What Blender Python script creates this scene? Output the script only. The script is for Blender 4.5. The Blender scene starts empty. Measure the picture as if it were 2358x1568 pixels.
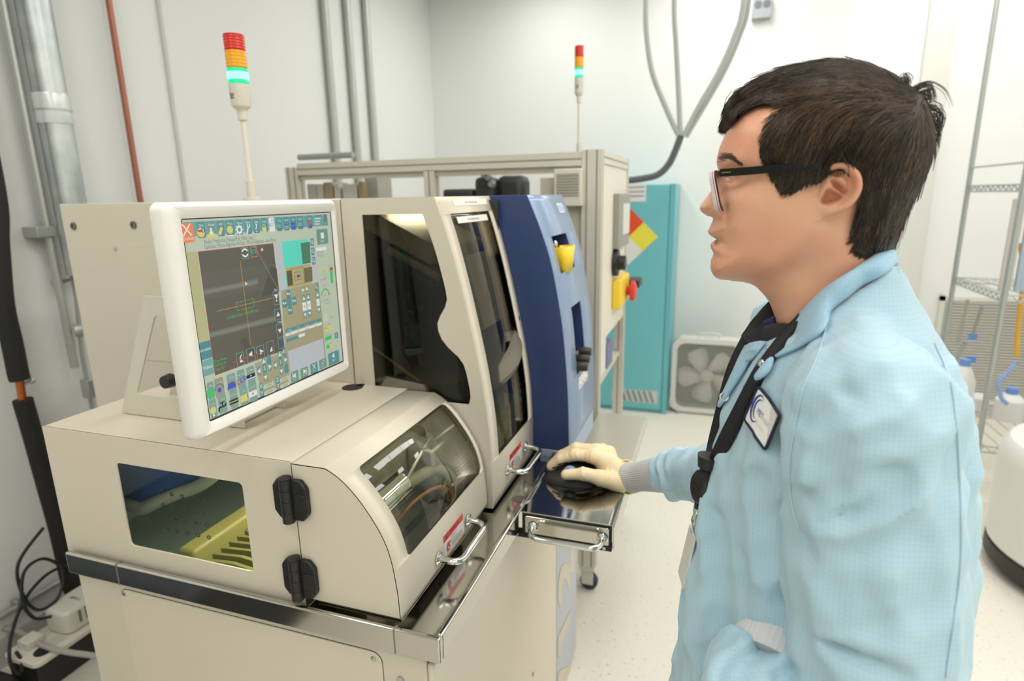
LAMP, WLAMP = 8.9, 30.0
import bpy, bmesh, math, random
import numpy as np
from mathutils import Vector, Matrix
random.seed(7); np.random.seed(7)
PI = math.pi
scene = bpy.context.scene
COL = scene.collection
# ------------------------------------------------------------------ camera
W_, H_ = 2358.0, 1568.0
FPX = 1378.6
YAW, PITCH, ROLL = math.radians(18.745), math.radians(13.474), math.radians(-1.0546)
CAM = Vector((0, 0, 1.60))
fwd = Vector((math.cos(YAW)*math.cos(PITCH), math.sin(YAW)*math.cos(PITCH), -math.sin(PITCH)))
_r = fwd.cross(Vector((0, 0, 1))).normalized(); _u = _r.cross(fwd)
rgt = math.cos(ROLL)*_r + math.sin(ROLL)*_u
upv = -math.sin(ROLL)*_r + math.cos(ROLL)*_u
cd = bpy.data.cameras.new('camera'); cam = bpy.data.objects.new('camera', cd); COL.objects.link(cam)
cd.sensor_width = 36; cd.lens = FPX/W_*36; cd.clip_start = 0.02; cd.clip_end = 60
Mx = Matrix.Identity(4)
for i in range(3):
    Mx[i][0] = rgt[i]; Mx[i][1] = upv[i]; Mx[i][2] = -fwd[i]; Mx[i][3] = CAM[i]
cam.matrix_world = Mx
cd.dof.use_dof = True; cd.dof.focus_distance = 0.86; cd.dof.aperture_fstop = 21.05/5.2
scene.camera = cam
vs = scene.view_settings
vs.view_transform = 'Standard'; vs.look = 'None'; vs.gamma = 1.0; vs.exposure = 0.0
try: vs.use_curve_mapping = False
except Exception: pass
# surveying helpers: a direction seen in the photo meets a real plane of the place
def ray(px, py): return fwd + rgt*((px-W_/2)/FPX) - upv*((py-H_/2)/FPX)
def onX(px, py, X): d = ray(px, py); return CAM + d*(X-CAM.x)/d.x
def onY(px, py, Y): d = ray(px, py); return CAM + d*(Y-CAM.y)/d.y
def onZ(px, py, Z): d = ray(px, py); return CAM + d*(Z-CAM.z)/d.z
def interp(t, xs, ys): return float(np.interp(t, xs, ys))
def onprof(px, py, prof):      # prof: list of (z, y) of a surface swept along x
    zs = [p[0] for p in prof]; ys = [p[1] for p in prof]
    if zs[0] > zs[-1]: zs = zs[::-1]; ys = ys[::-1]
    Y = 0.4
    for _ in range(40):
        p = onY(px, py, Y); Y = 0.5*Y+0.5*interp(p.z, zs, ys)
    return onY(px, py, Y)
# ------------------------------------------------------------------ materials
def lin(c):
    c = [v/255.0 for v in c[:3]]
    return [v/12.92 if v <= .04045 else ((v+.055)/1.055)**2.4 for v in c]+[1.0]
MATS = {}
def mat(name, c, rough=.5, metal=0., spec=.5, emit=None, es=0., coat=0., sss=0., bump=None, noise=None, aniso=0.):
    if name in MATS: return MATS[name]
    m = bpy.data.materials.new(name); m.use_nodes = True
    nt = m.node_tree; b = nt.nodes['Principled BSDF']
    b.inputs['Base Color'].default_value = lin(c); b.inputs['Roughness'].default_value = rough
    b.inputs['Metallic'].default_value = metal; b.inputs['Specular IOR Level'].default_value = spec
    b.inputs['Coat Weight'].default_value = coat
    if aniso: b.inputs['Anisotropic'].default_value = aniso
    if sss:
        b.inputs['Subsurface Weight'].default_value = sss
        b.inputs['Subsurface Radius'].default_value = (.012, .004, .002); b.inputs['Subsurface Scale'].default_value = .6
    if emit is not None:
        b.inputs['Emission Color'].default_value = lin(emit); b.inputs['Emission Strength'].default_value = es
    if noise or bump:
        tc = nt.nodes.new('ShaderNodeTexCoord')
        if noise:   # (scale, second colour, low, high)
            n = nt.nodes.new('ShaderNodeTexNoise'); n.inputs['Scale'].default_value = noise[0]; n.inputs['Detail'].default_value = 4
            r = nt.nodes.new('ShaderNodeMapRange'); r.inputs[1].default_value = noise[2]; r.inputs[2].default_value = noise[3]
            x = nt.nodes.new('ShaderNodeMix'); x.data_type = 'RGBA'
            x.inputs[6].default_value = lin(c); x.inputs[7].default_value = lin(noise[1])
            nt.links.new(tc.outputs['Object'], n.inputs['Vector']); nt.links.new(n.outputs['Fac'], r.inputs[0])
            nt.links.new(r.outputs[0], x.inputs[0]); nt.links.new(x.outputs[2], b.inputs['Base Color'])
        if bump:    # (scale, strength, distance)
            n = nt.nodes.new('ShaderNodeTexNoise'); n.inputs['Scale'].default_value = bump[0]; n.inputs['Detail'].default_value = 2
            k = nt.nodes.new('ShaderNodeBump'); k.inputs['Strength'].default_value = bump[1]; k.inputs['Distance'].default_value = bump[2]
            nt.links.new(tc.outputs['Object'], n.inputs['Vector']); nt.links.new(n.outputs['Fac'], k.inputs['Height'])
            nt.links.new(k.outputs['Normal'], b.inputs['Normal'])
    MATS[name] = m; return m
def glass(name, tint, refl=1.0, ior=1.5):
    if name in MATS: return MATS[name]
    m = bpy.data.materials.new(name); m.use_nodes = True; nt = m.node_tree
    for n in list(nt.nodes): nt.nodes.remove(n)
    o = nt.nodes.new('ShaderNodeOutputMaterial'); t = nt.nodes.new('ShaderNodeBsdfTransparent'); g = nt.nodes.new('ShaderNodeBsdfGlossy')
    f = nt.nodes.new('ShaderNodeFresnel'); mx = nt.nodes.new('ShaderNodeMixShader'); mu = nt.nodes.new('ShaderNodeMath'); mu.operation = 'MULTIPLY'
    t.inputs['Color'].default_value = lin(tint); g.inputs['Roughness'].default_value = .02; g.inputs['Color'].default_value = (1, 1, 1, 1)
    f.inputs['IOR'].default_value = ior; mu.inputs[1].default_value = refl
    ge = nt.nodes.new('ShaderNodeNewGeometry'); iv = nt.nodes.new('ShaderNodeMath'); iv.operation = 'SUBTRACT'; iv.inputs[0].default_value = 1
    m2 = nt.nodes.new('ShaderNodeMath'); m2.operation = 'MULTIPLY'
    nt.links.new(ge.outputs['Backfacing'], iv.inputs[1]); nt.links.new(f.outputs[0], mu.inputs[0]); nt.links.new(mu.outputs[0], m2.inputs[0]); nt.links.new(iv.outputs[0], m2.inputs[1]); nt.links.new(m2.outputs[0], mx.inputs[0])
    nt.links.new(t.outputs[0], mx.inputs[1]); nt.links.new(g.outputs[0], mx.inputs[2]); nt.links.new(mx.outputs[0], o.inputs['Surface'])
    MATS[name] = m; return m
scene.cycles.adaptive_threshold = .02; scene.cycles.max_bounces = 7; scene.cycles.diffuse_bounces = 4; scene.cycles.glossy_bounces = 4; scene.cycles.transparent_max_bounces = 10; scene.cycles.transmission_bounces = 4
scene.cycles.caustics_reflective = False; scene.cycles.caustics_refractive = False; scene.cycles.sample_clamp_indirect = 6
# ------------------------------------------------------------------ mesh helpers
def link(name, bm, m, parent=None, smooth=True, bevel=0., angle=35, solid=0., soff=-1, seg=2, kind=None, label=None):
    me = bpy.data.meshes.new(name)
    bmesh.ops.recalc_face_normals(bm, faces=bm.faces[:]) if not solid else None
    bm.to_mesh(me); bm.free()
    for mm in (m if isinstance(m, (list, tuple)) else [m]): me.materials.append(mm)
    return finish(name, me, parent, smooth, bevel, angle, solid, soff, seg, kind, label)
def finish(name, me, parent=None, smooth=True, bevel=0., angle=35, solid=0., soff=-1, seg=2, kind=None, label=None):
    o = bpy.data.objects.new(name, me); COL.objects.link(o)
    if smooth and len(me.polygons):
        me.polygons.foreach_set('use_smooth', [True]*len(me.polygons))
        try: me.set_sharp_from_angle(angle=math.radians(angle))
        except Exception: pass
    if bevel:
        b = o.modifiers.new('bevel', 'BEVEL'); b.width = bevel; b.segments = seg; b.limit_method = 'ANGLE'; b.angle_limit = math.radians(40)
        b.harden_normals = False
    if solid:
        s = o.modifiers.new('solid', 'SOLIDIFY'); s.thickness = solid; s.offset = soff
    if parent is not None:
        o.parent = parent; o.matrix_parent_inverse = Matrix.Translation(-Vector(parent.location)) if parent.type == 'EMPTY' else Matrix.Identity(4)
    if kind: o['kind'] = kind
    if label: o['label'] = label
    return o
def thing(name, label, cat, loc=(0, 0, 0), group=None):
    o = bpy.data.objects.new(name, None); COL.objects.link(o); o.location = loc; o.empty_display_size = .05
    o['label'] = label; o['category'] = cat
    if group: o['group'] = group
    return o
def tag(o, label, cat, group=None):
    o['label'] = label; o['category'] = cat
    if group: o['group'] = group
    return o
def box(bm, x0, x1, y0, y1, z0, z1, mi=0, rot=None):
    vs_ = [bm.verts.new((x, y, z)) for x in (x0, x1) for y in (y0, y1) for z in (z0, z1)]
    fs = [(0, 1, 3, 2), (4, 6, 7, 5), (0, 4, 5, 1), (2, 3, 7, 6), (0, 2, 6, 4), (1, 5, 7, 3)]
    out = []
    for f in fs:
        q = bm.faces.new([vs_[i] for i in f]); q.material_index = mi; out.append(q)
    if rot is not None:
        c = Vector(((x0+x1)/2, (y0+y1)/2, (z0+z1)/2))
        for v in vs_: v.co = rot @ (v.co-c)+c
    return vs_
def bx(name, x0, x1, y0, y1, z0, z1, m, parent=None, bevel=.002, rot=None, **k):
    bm = bmesh.new(); box(bm, x0, x1, y0, y1, z0, z1, rot=rot); return link(name, bm, m, parent, bevel=bevel, **k)
def smooth_path(pts, n=8, closed=False):
    pts = [Vector(p) for p in pts]; out = []
    N = len(pts)
    for i in range(N if closed else N-1):
        p0 = pts[(i-1) % N] if closed or i > 0 else pts[0]; p1 = pts[i]; p2 = pts[(i+1) % N]
        p3 = pts[(i+2) % N] if closed or i+2 < N else pts[-1]
        for k in range(n):
            t = k/n
            out.append(.5*((2*p1)+(-p0+p2)*t+(2*p0-5*p1+4*p2-p3)*t*t+(-p0+3*p1-3*p2+p3)*t**3))
    if not closed: out.append(pts[-1])
    return out
def tube(bm, pts, r, n=10, mi=0, caps=True, closed=False):
    pts = [Vector(p) for p in pts]; N = len(pts)
    rr = r if isinstance(r, (list, tuple)) else [r]*N
    t0 = (pts[1]-pts[0]).normalized()
    a = t0.orthogonal().normalized(); rings = []
    for i in range(N):
        if closed: t = (pts[(i+1) % N]-pts[i-1]).normalized()
        else: t = (pts[min(i+1, N-1)]-pts[max(i-1, 0)]).normalized()
        a = (a-t*a.dot(t)); a = a.normalized() if a.length > 1e-9 else t.orthogonal().normalized()
        b = t.cross(a)
        rings.append([bm.verts.new(pts[i]+(a*math.cos(2*PI*k/n)+b*math.sin(2*PI*k/n))*rr[i]) for k in range(n)])
    for i in range(N if closed else N-1):
        A = rings[i]; B = rings[(i+1) % N]
        for k in range(n):
            f = bm.faces.new((A[k], A[(k+1) % n], B[(k+1) % n], B[k])); f.material_index = mi
    if caps and not closed:
        for R in (rings[0][::-1], rings[-1]):
            f = bm.faces.new(R); f.material_index = mi
    return rings
def tb(name, pts, r, m, parent=None, n=10, closed=False, **k):
    bm = bmesh.new(); tube(bm, pts, r, n, closed=closed); return link(name, bm, m, parent, **k)
def prism(bm, poly, a, b, axis='x', mi=0):
    """polygon (two coords) extruded between a and b along axis"""
    def P(p, t):
        return {'x': (t, p[0], p[1]), 'y': (p[0], t, p[1]), 'z': (p[0], p[1], t)}[axis]
    A = [bm.verts.new(P(p, a)) for p in poly]; B = [bm.verts.new(P(p, b)) for p in poly]
    n = len(poly); out = []
    out.append(bm.faces.new(A[::-1])); out.append(bm.faces.new(B))
    for i in range(n): out.append(bm.faces.new((A[i], A[(i+1) % n], B[(i+1) % n], B[i])))
    for f in out: f.material_index = mi
    return out
def pr(name, poly, a, b, axis, m, parent=None, bevel=.001, **k):
    bm = bmesh.new(); prism(bm, poly, a, b, axis); return link(name, bm, m, parent, bevel=bevel, **k)
def lathe(bm, prof, c, axis=Vector((0, 0, 1)), n=24, mi=0):
    axis = Vector(axis).normalized(); a = axis.orthogonal().normalized(); b = axis.cross(a); c = Vector(c); rings = []
    for r, h in prof:
        if r < 1e-6: rings.append([bm.verts.new(c+axis*h)])
        else: rings.append([bm.verts.new(c+axis*h+(a*math.cos(2*PI*k/n)+b*math.sin(2*PI*k/n))*r) for k in range(n)])
    for A, B in zip(rings, rings[1:]):
        for k in range(n):
            q = [A[k % len(A)], A[(k+1) % len(A)], B[(k+1) % len(B)], B[k % len(B)]]
            q = list(dict.fromkeys(q))
            if len(q) > 2:
                f = bm.faces.new(q); f.material_index = mi
    if len(rings[0]) > 1: bm.faces.new(rings[0][::-1]).material_index = mi
    if len(rings[-1]) > 1: bm.faces.new(rings[-1]).material_index = mi
def lt(name, prof, c, m, parent=None, axis=(0, 0, 1), n=24, **k):
    bm = bmesh.new(); lathe(bm, prof, c, axis, n); return link(name, bm, m, parent, **k)
def rrect(x0, x1, y0, y1, r, n=5):
    out = []
    for cx, cy, a0 in ((x1-r, y1-r, 0), (x0+r, y1-r, 90), (x0+r, y0+r, 180), (x1-r, y0+r, 270)):
        for k in range(n+1):
            a = math.radians(a0+90*k/n); out.append((cx+r*math.cos(a), cy+r*math.sin(a)))
    return out
def rpoly(pts, r, n=4):
    """round the corners of a polygon"""
    out = []; N = len(pts)
    for i in range(N):
        p = Vector(pts[i]); a = Vector(pts[i-1])-p; b = Vector(pts[(i+1) % N])-p
        ra = min(r, a.length*.45, b.length*.45)
        A = p+a.normalized()*ra; B = p+b.normalized()*ra
        for k in range(n+1):
            t = k/n; out.append(tuple((1-t)**2*A+2*t*(1-t)*p+t*t*B))
    return out
def strip(bm, rows, xa, xb, holes, mp, mi=0, nx=1, pane=None):
    """surface of quads: rows of parameter s; between xa(s) and xb(s); holes: list of (s0,s1,wl,wr) functions of s.
    rows must include every s0/s1. mp(x, s) -> point."""
    F = lambda f, s: f(s) if callable(f) else f
    prev = None
    def cells(s, hs):
        xs = [F(xa, s)]
        for h in hs: xs += [F(h[2], s), F(h[3], s)]
        xs.append(F(xb, s)); return xs
    for s0, s1 in zip(rows, rows[1:]):
        mid = (s0+s1)/2
        hs = [h for h in holes if h[0]-1e-9 <= mid <= h[1]+1e-9]
        A = cells(s0, hs); B = cells(s1, hs)
        for i in range(len(A)-1):
            if i % 2 == 1 and hs: 
                continue
            q = [bm.verts.new(mp(A[i], s0)), bm.verts.new(mp(A[i+1], s0)), bm.verts.new(mp(B[i+1], s1)), bm.verts.new(mp(B[i], s1))]
            f = bm.faces.new(q); f.material_index = mi
    bmesh.ops.remove_doubles(bm, verts=bm.verts[:], dist=1e-5)
def rows_for(s0, s1, holes, n=30, rr=.01):
    rs = set(round(float(v), 6) for v in np.linspace(s0, s1, n))
    for h in holes:
        for v in np.linspace(h[0], h[1], 24): rs.add(round(float(v), 6))
        for k in range(1, 6):
            d = rr*(1-math.cos(k/5*PI/2)); rs.add(round(h[0]+d, 6)); rs.add(round(h[1]-d, 6))
    return sorted(v for v in rs if s0-1e-9 <= v <= s1+1e-9)
def rounded(lo, hi, s0, s1, r):
    """left/right edge functions of a window with rounded corners (lo,hi may be functions)"""
    L = lo if callable(lo) else (lambda s: lo); R = hi if callable(hi) else (lambda s: hi)
    def ins(s):
        d = min(s-s0, s1-s)
        if d >= r: return 0.
        d = max(d, 0.); return r-math.sqrt(max(r*r-(r-d)**2, 0))
    return (lambda s: L(s)+ins(s)), (lambda s: R(s)-ins(s))
# text: real lettering, meshed from Blender's own font
_tc = {}
def text_mesh(s, size, align='CENTER', bold=False):
    key = (s, align)
    if key not in _tc:
        cu = bpy.data.curves.new('t', 'FONT'); cu.body = s; cu.size = 1.0; cu.align_x = align; cu.align_y = 'CENTER'; cu.resolution_u = 2
        o = bpy.data.objects.new('t', cu); COL.objects.link(o)
        dg = bpy.context.evaluated_depsgraph_get(); dg.update()
        me = bpy.data.meshes.new_from_object(o.evaluated_get(dg))
        vs_ = [tuple(v.co) for v in me.vertices]; fs = [tuple(p.vertices) for p in me.polygons]
        bpy.data.objects.remove(o); bpy.data.curves.remove(cu); bpy.data.meshes.remove(me)
        _tc[key] = (vs_, fs)
    return _tc[key]
class Decal:
    """flat artwork on one surface: rectangles, polygons, lines and lettering in layers. mp(u,v,h) -> point"""
    def __init__(self, mp, step=.00012): self.bm = bmesh.new(); self.mp = mp; self.mats = []; self.h = 0.; self.step = step
    def mi(self, m):
        if m not in self.mats: self.mats.append(m)
        return self.mats.index(m)
    def poly(self, pts, m, up=True):
        if up: self.h += self.step
        f = self.bm.faces.new([self.bm.verts.new(self.mp(p[0], p[1], self.h)) for p in pts]); f.material_index = self.mi(m); return f
    def rect(self, u0, v0, u1, v1, m, r=0., up=True):
        u0, u1 = min(u0, u1), max(u0, u1); v0, v1 = min(v0, v1), max(v0, v1)
        r = min(r, (u1-u0)*.45, (v1-v0)*.45)
        return self.poly(rrect(u0, u1, v0, v1, r, 3) if r > 0 else [(u0, v0), (u1, v0), (u1, v1), (u0, v1)], m, up)
    def frame(self, u0, v0, u1, v1, w, m):
        u0, u1 = min(u0, u1), max(u0, u1); v0, v1 = min(v0, v1), max(v0, v1); self.h += self.step
        for a in ((u0, v0, u1, v0+w), (u0, v1-w, u1, v1), (u0, v0, u0+w, v1), (u1-w, v0, u1, v1)): self.rect(*a, m, up=False)
    def line(self, pts, w, m):
        self.h += self.step
        for p, q in zip(pts, pts[1:]):
            d = Vector((q[0]-p[0], q[1]-p[1])); 
            if d.length < 1e-9: continue
            n = Vector((-d.y, d.x)).normalized()*w/2
            self.poly([(p[0]-n.x, p[1]-n.y), (q[0]-n.x, q[1]-n.y), (q[0]+n.x, q[1]+n.y), (p[0]+n.x, p[1]+n.y)], m, up=False)
    def disc(self, u, v, r, m, n=16, ry=None):
        ry = ry or r
        self.poly([(u+r*math.cos(2*PI*k/n), v+ry*math.sin(2*PI*k/n)) for k in range(n)], m)
    def arc(self, u, v, r, a0, a1, w, m, n=12, ry=None, taper=False):
        ry = ry or r; self.h += self.step
        P = lambda a, k: (u+(r+k)*math.cos(a), v+(ry+k)*math.sin(a))
        A = [math.radians(a0+(a1-a0)*k/n) for k in range(n+1)]
        for i, (a, b) in enumerate(zip(A, A[1:])):
            w0 = w*(math.sin(PI*i/n) if taper else 1)+1e-6; w1 = w*(math.sin(PI*(i+1)/n) if taper else 1)+1e-6
            self.poly([P(a, -w0/2), P(a, w0/2), P(b, w1/2), P(b, -w1/2)], m, up=False)
    def text(self, s, u, v, size, m, align='CENTER', sx=1., rot=0., skew=0.):
        self.h += self.step; V, Fc = text_mesh(s, size, align); i = self.mi(m); c, sn = math.cos(rot), math.sin(rot)
        vv = []
        for x, y, _ in V:
            x, y = (x+skew*y)*size*sx, y*size
            vv.append(self.bm.verts.new(self.mp(u+x*c-y*sn, v+x*sn+y*c, self.h)))
        for f in Fc:
            try: self.bm.faces.new([vv[k] for k in f]).material_index = i
            except ValueError: pass
    def done(self, name, parent=None, label=None):
        me = bpy.data.meshes.new(name); self.bm.to_mesh(me); self.bm.free()
        for m in self.mats: me.materials.append(m)
        return finish(name, me, parent, smooth=False, label=label)
def copy_tree(o, delta=None, parent=None):
    c = o.copy(); COL.objects.link(c)
    if parent is not None: c.parent = parent
    if delta is not None: c.location = Vector(c.location)+Vector(delta)
    for ch in list(o.children): copy_tree(ch, None, c)
    return c
# ================================================================== THE ROOM
YW, XF, ZC = 2.33, 4.90, 3.25        # wall behind the machine, far wall, ceiling
XN, YN = -2.6, -3.4
wallm = mat('white_wall_paint', (238, 240, 237), .55, bump=(220, .08, .002))
floorm = mat('speckled_vinyl', (232, 227, 214), .3, noise=(75, (196, 188, 172), .62, .70), spec=.4)
def quad(name, pts, m, kind='structure'):
    bm = bmesh.new(); bm.faces.new([bm.verts.new(p) for p in pts]); return link(name, bm, m, smooth=False, kind=kind)
def slab(name, x0, x1, y0, y1, z0, z1, m):
    bm = bmesh.new(); box(bm, x0, x1, y0, y1, z0, z1); return link(name, bm, m, smooth=False, kind='structure')
slab('floor', XN, XF, YN, YW, -.05, 0, floorm)
slab('wall_left', XN-.1, XF+.1, YW, YW+.1, -.05, ZC, wallm)
slab('wall_back', XF, XF+.1, YN-.1, YW, -.05, ZC, wallm)
slab('wall_right', XN, XF, YN-.1, YN, -.05, ZC, wallm)
slab('wall_front', XN-.1, XN, YN-.1, YW, -.05, ZC, wallm)
slab('ceiling', XN-.1, XF+.1, YN-.1, YW+.1, ZC, ZC+.1, mat('ceiling_tile', (226, 227, 224), .8))
bm = bmesh.new(); box(bm, XN, XF, YW-.012, YW, 0, .11)
link('baseboard_left', bm, mat('baseboard_vinyl', (206, 204, 194), .5), smooth=False, kind='structure')
bm = bmesh.new(); box(bm, XF-.012, XF, YN, YW-.012, 0, .10)
link('baseboard_back', bm, MATS['baseboard_vinyl'], smooth=False, kind='structure')
# wall panel joints on the far wall, a thin pilaster behind the man
p = onX(2060, 650, XF-.03); q = onX(2120, 650, XF-.03)
slab('trim_1', XF-.03, XF, q.y, p.y, .1, ZC, mat('panel_trim', (222, 223, 216), .5))
# ------------------------------------------------ ceiling lights (the room's lamps)
tubem = mat('lamp_diffuser', (255, 255, 255), .5, emit=(254, 251, 247), es=LAMP)
frm = mat('lamp_frame', (238, 238, 238), .4)
k = 0
for yy, xx, rw, ps in [(y_, x_, r_, p_) for y_, r_, xs_ in ((-2.6, 'right', (-1.7, .7, 4.1)), (-1.3, 'centre right', (-1.5, .3, 1.55, 2.8, 4.05)), (0., 'centre left', (-.9, 1.3, 4.2)), (1.25, 'left', (.2, 3.9))) for x_, p_ in zip(xs_, {2: ('camera end', 'far end'), 3: ('camera end', 'middle', 'far end'), 5: ('camera end', 'second place', 'third place', 'fourth place', 'far end')}[len(xs_)])]:
    t = thing('ceiling_light', 'white ceiling light trough in the %s row, at its %s' % (rw, ps), 'ceiling light', (xx, yy, ZC), 'recessed ceiling lights')
    bm = bmesh.new()
    for (a, b, c_, d) in ((-.62, .62, -.205, -.19), (-.62, .62, .19, .205), (-.62, -.608, -.19, .19), (.608, .62, -.19, .19)):
        box(bm, xx+a, xx+b, yy+c_, yy+d, ZC-.05, ZC-.001)
    link('frame', bm, frm, t)
    bm = bmesh.new(); bm.faces.new([bm.verts.new(v) for v in ((xx-.608, yy-.19, ZC-.03), (xx-.608, yy+.19, ZC-.03), (xx+.608, yy+.19, ZC-.03), (xx+.608, yy-.19, ZC-.03))]); link('diffuser', bm, tubem, t, smooth=False)
# ------------------------------------------------ pipes and conduits on the wall behind the machine
galv = mat('galvanised_steel', (176, 184, 186), .36, .85, noise=(9, (208, 212, 210), .35, .65))
copper = mat('copper_pipe', (168, 108, 90), .42, .55)
steelc = mat('conduit_steel', (188, 191, 186), .45, .6)
bracketm = mat('bracket_steel', (186, 190, 190), .35, .8)
def vert_pipe(nm, px0, py0, px1, py1, y, r, m, z0, z1, label, cat, group=None, parent=None, n=14):
    a = onY(px0, py0, y); b = onY(px1, py1, y)
    return tag(tb(nm, [(a.x+(b.x-a.x)*(z-a.z)/(b.z-a.z), y, z) for z in (z0, z1)], r, m, n=n), label, cat, group)
# big galvanised duct with its clear tape joint and stand-off rail
px = onY(118, 235, YW-.1)
t = thing('exhaust_duct', 'fat galvanised steel duct running up the white wall at far left', 'duct', (px.x, YW-.1, 0))
def seam_tube():
    bm = bmesh.new(); tube(bm, [(px.x, YW-.1, 1.35), (px.x, YW-.1, ZC-.002)], .052, 28); return bm
link('duct_pipe', seam_tube(), galv, t)
tb('side_rail', [(px.x-.062, YW-.05, 1.0), (px.x-.062, YW-.05, ZC-.002)], .014, steelc, t)
z_ = onY(105, 250, YW-.1).z
lt('joint_tape', [(.0545, -.05), (.056, -.045), (.056, .045), (.0545, .05)], (px.x, YW-.1, z_), mat('clear_tape', (222, 226, 226), .25, .25), t, n=28, label='clear plastic tape around the joint')
lt('joint_collar', [(.053, -.006), (.057, -.003), (.057, .003), (.053, .006)], (px.x, YW-.1, z_-.005), steelc, t, n=28)
bx('strut_bracket', onY(65, 532, YW-.03).x, onY(140, 532, YW-.03).x, YW-.075, YW-.001, onY(100, 545, YW-.03).z, onY(100, 521, YW-.03).z, bracketm, t)
c = thing('copper_pipe', 'thin copper pipe running straight up the white wall', 'pipe', (onY(285, 230, YW-.04).x, YW-.04, 0))
a = onY(250, 0, YW-.04); tb('pipe', [(a.x, YW-.04, .12), (a.x, YW-.04, ZC-.002)], .012, copper, c)
for zz in (.9, 2.95): bx('clip', a.x-.02, a.x+.02, YW-.04, YW-.001, zz-.01, zz+.01, bracketm, c)
a = onY(398, 225, YW-.012)
tag(tb('surface_raceway', [(a.x, YW-.006, .12), (a.x, YW-.006, ZC-.002)], .009, mat('raceway_paint', (214, 217, 212), .5), n=8), 'slim pale wall raceway right of the copper pipe', 'raceway')
for (x_, nm) in ((761, 'leftmost of the three grey conduits on the wall near the corner'), (811, 'middle one of the three grey conduits on the wall near the corner'), (853, 'rightmost of the three grey conduits on the wall near the corner')):
    a = onY(x_, 180, YW-.03)
    tag(tb('wall_conduit', [(a.x, YW-.03, .12), (a.x, YW-.03, ZC-.002)], .022, steelc), nm, 'conduit', 'wall conduits by the corner')
# small piping below the duct: clamp, thin conduits and a drain valve
a = onY(190, 700, YW-.06)
t = thing('wall_drain_pipe', 'thin grey pipe with clamps and a valve beside the tall cabinet', 'pipe', (a.x, YW-.06, .12))
q = [onY(*p, YW-.06) for p in ((160, 560), (168, 640), (176, 690), (183, 760), (190, 820), (197, 860))]
tb('pipe', q, .008, steelc, t, n=8)
tb('lower_pipe', [q[-1], (q[-1].x, YW-.06, .5), (q[-1].x, YW-.06, .13)], .008, steelc, t, n=8)
a = onY(180, 760, YW-.06); lt('gauge', [(.0, -.012), (.024, -.012), (.026, 0), (.024, .012), (0, .012)], (a.x, YW-.06, a.z), steelc, t, axis=(1, -.6, 0), n=16)
a = onY(203, 890, YW-.06); bx('valve_body', a.x-.016, a.x+.016, YW-.08, YW-.04, a.z-.045, a.z+.03, bracketm, t, bevel=.004)
a = onY(150, 650, YW-.04); tb('clamp', [(a.x-.03, YW-.03, a.z), (a.x+.05, YW-.04, a.z+.01)], .007, bracketm, t, n=8)
lt('clamp_knob', [(0, -.012), (.012, -.012), (.012, .012), (0, .012)], (a.x-.03, YW-.03, a.z), bracketm, t, n=10)
# horizontal conduit low on the wall with a clamp
a = onY(0, 1420, YW-.02); b = onY(117, 1353, YW-.02); zz = (a.z+b.z)/2
t = thing('low_conduit', 'thin metal conduit running level along the wall just above the floor', 'conduit', (a.x, YW-.02, zz))
tb('pipe', [(XN+.01, YW-.018, zz), (3.2, YW-.018, zz)], .011, steelc, t)
a = onY(50, 1385, YW-.03); bx('clamp', a.x-.02, a.x+.02, YW-.035, YW-.001, zz-.014, zz+.028, bracketm, t)
lt('clamp_screw', [(.012, -.006), (.012, .01), (0, .01)], (a.x, YW-.03, zz+.034), bracketm, t, axis=(0, -1, 0), n=12)
# black insulated pipe with a bare copper joint
blk = mat('black_foam_insulation', (30, 30, 29), .75, bump=(60, .3, .004))
q = [onY(*p, YW-.09) for p in ((-14, 430), (-4, 560), (8, 700), (28, 790), (42, 860), (47, 888), (52, 920), (75, 1000), (105, 1110), (135, 1220), (160, 1330))]
t = thing('insulated_pipe', 'black foam insulated pipe with a bare copper joint at the far left wall', 'pipe', (q[5].x, YW-.09, 0))
tb('foam_sleeve', smooth_path([(q[0].x, YW-.09, ZC-.002), (q[0].x, YW-.09, 2.2)]+q[:5], 5)+[q[4]+Vector((.001, 0, -.022))], [.031]*31+[.024]*(len(smooth_path([(0, 0, 0)]*7, 5))+1-31) if False else .031, blk, t, n=16)
tb('lower_foam_sleeve', smooth_path([q[6]]+q[7:]+[(q[-1].x+.01, YW-.09, .14), (q[-1].x+.02, YW-.09, .03)], 5), .030, blk, t, n=16)
tb('copper_joint', [q[4], q[5], q[6]], .013, mat('bare_copper', (196, 110, 60), .3, .9), t)
lt('valve_cap', [(0, 0), (.006, 0), (.006, .03), (.009, .03), (.009, .042), (0, .042)], q[5], bracketm, t, axis=(.9, -.4, .25), n=10)
# ------------------------------------------------ condensate pump on the floor by the wall
white_pl = mat('pump_white_plastic', (226, 221, 208), .45); blk_pl = mat('black_plastic', (34, 34, 33), .45)
PX0, PX1, PY0, PY1 = 1.085, 1.42, 2.055, 2.205
t = thing('condensate_pump', 'white and black condensate pump on the floor between wall and machine', 'pump', (1.25, 2.13, 0))
bm = bmesh.new(); box(bm, PX0, PX1, PY0, PY1, .0, .105); link('tank', bm, blk_pl, t, bevel=.008, label='black tank')
bm = bmesh.new(); prism(bm, rrect(PX0-.008, PX1+.008, PY0-.008, PY1+.008, .025), .105, .125, 'z'); link('lid', bm, white_pl, t, bevel=.004, label='white lid')
bm = bmesh.new(); prism(bm, rrect(PX0+.12, PX1-.01, PY0+.015, PY1-.015, .03), .125, .215, 'z'); link('motor_cover', bm, white_pl, t, bevel=.012)
for i in range(5): bx('vent_slot', PX0+.165+i*.024, PX0+.173+i*.024, PY0+.0125, PY0+.02, .155, .2, mat('slot_grey', (120, 116, 104), .6), t, bevel=0)
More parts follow.
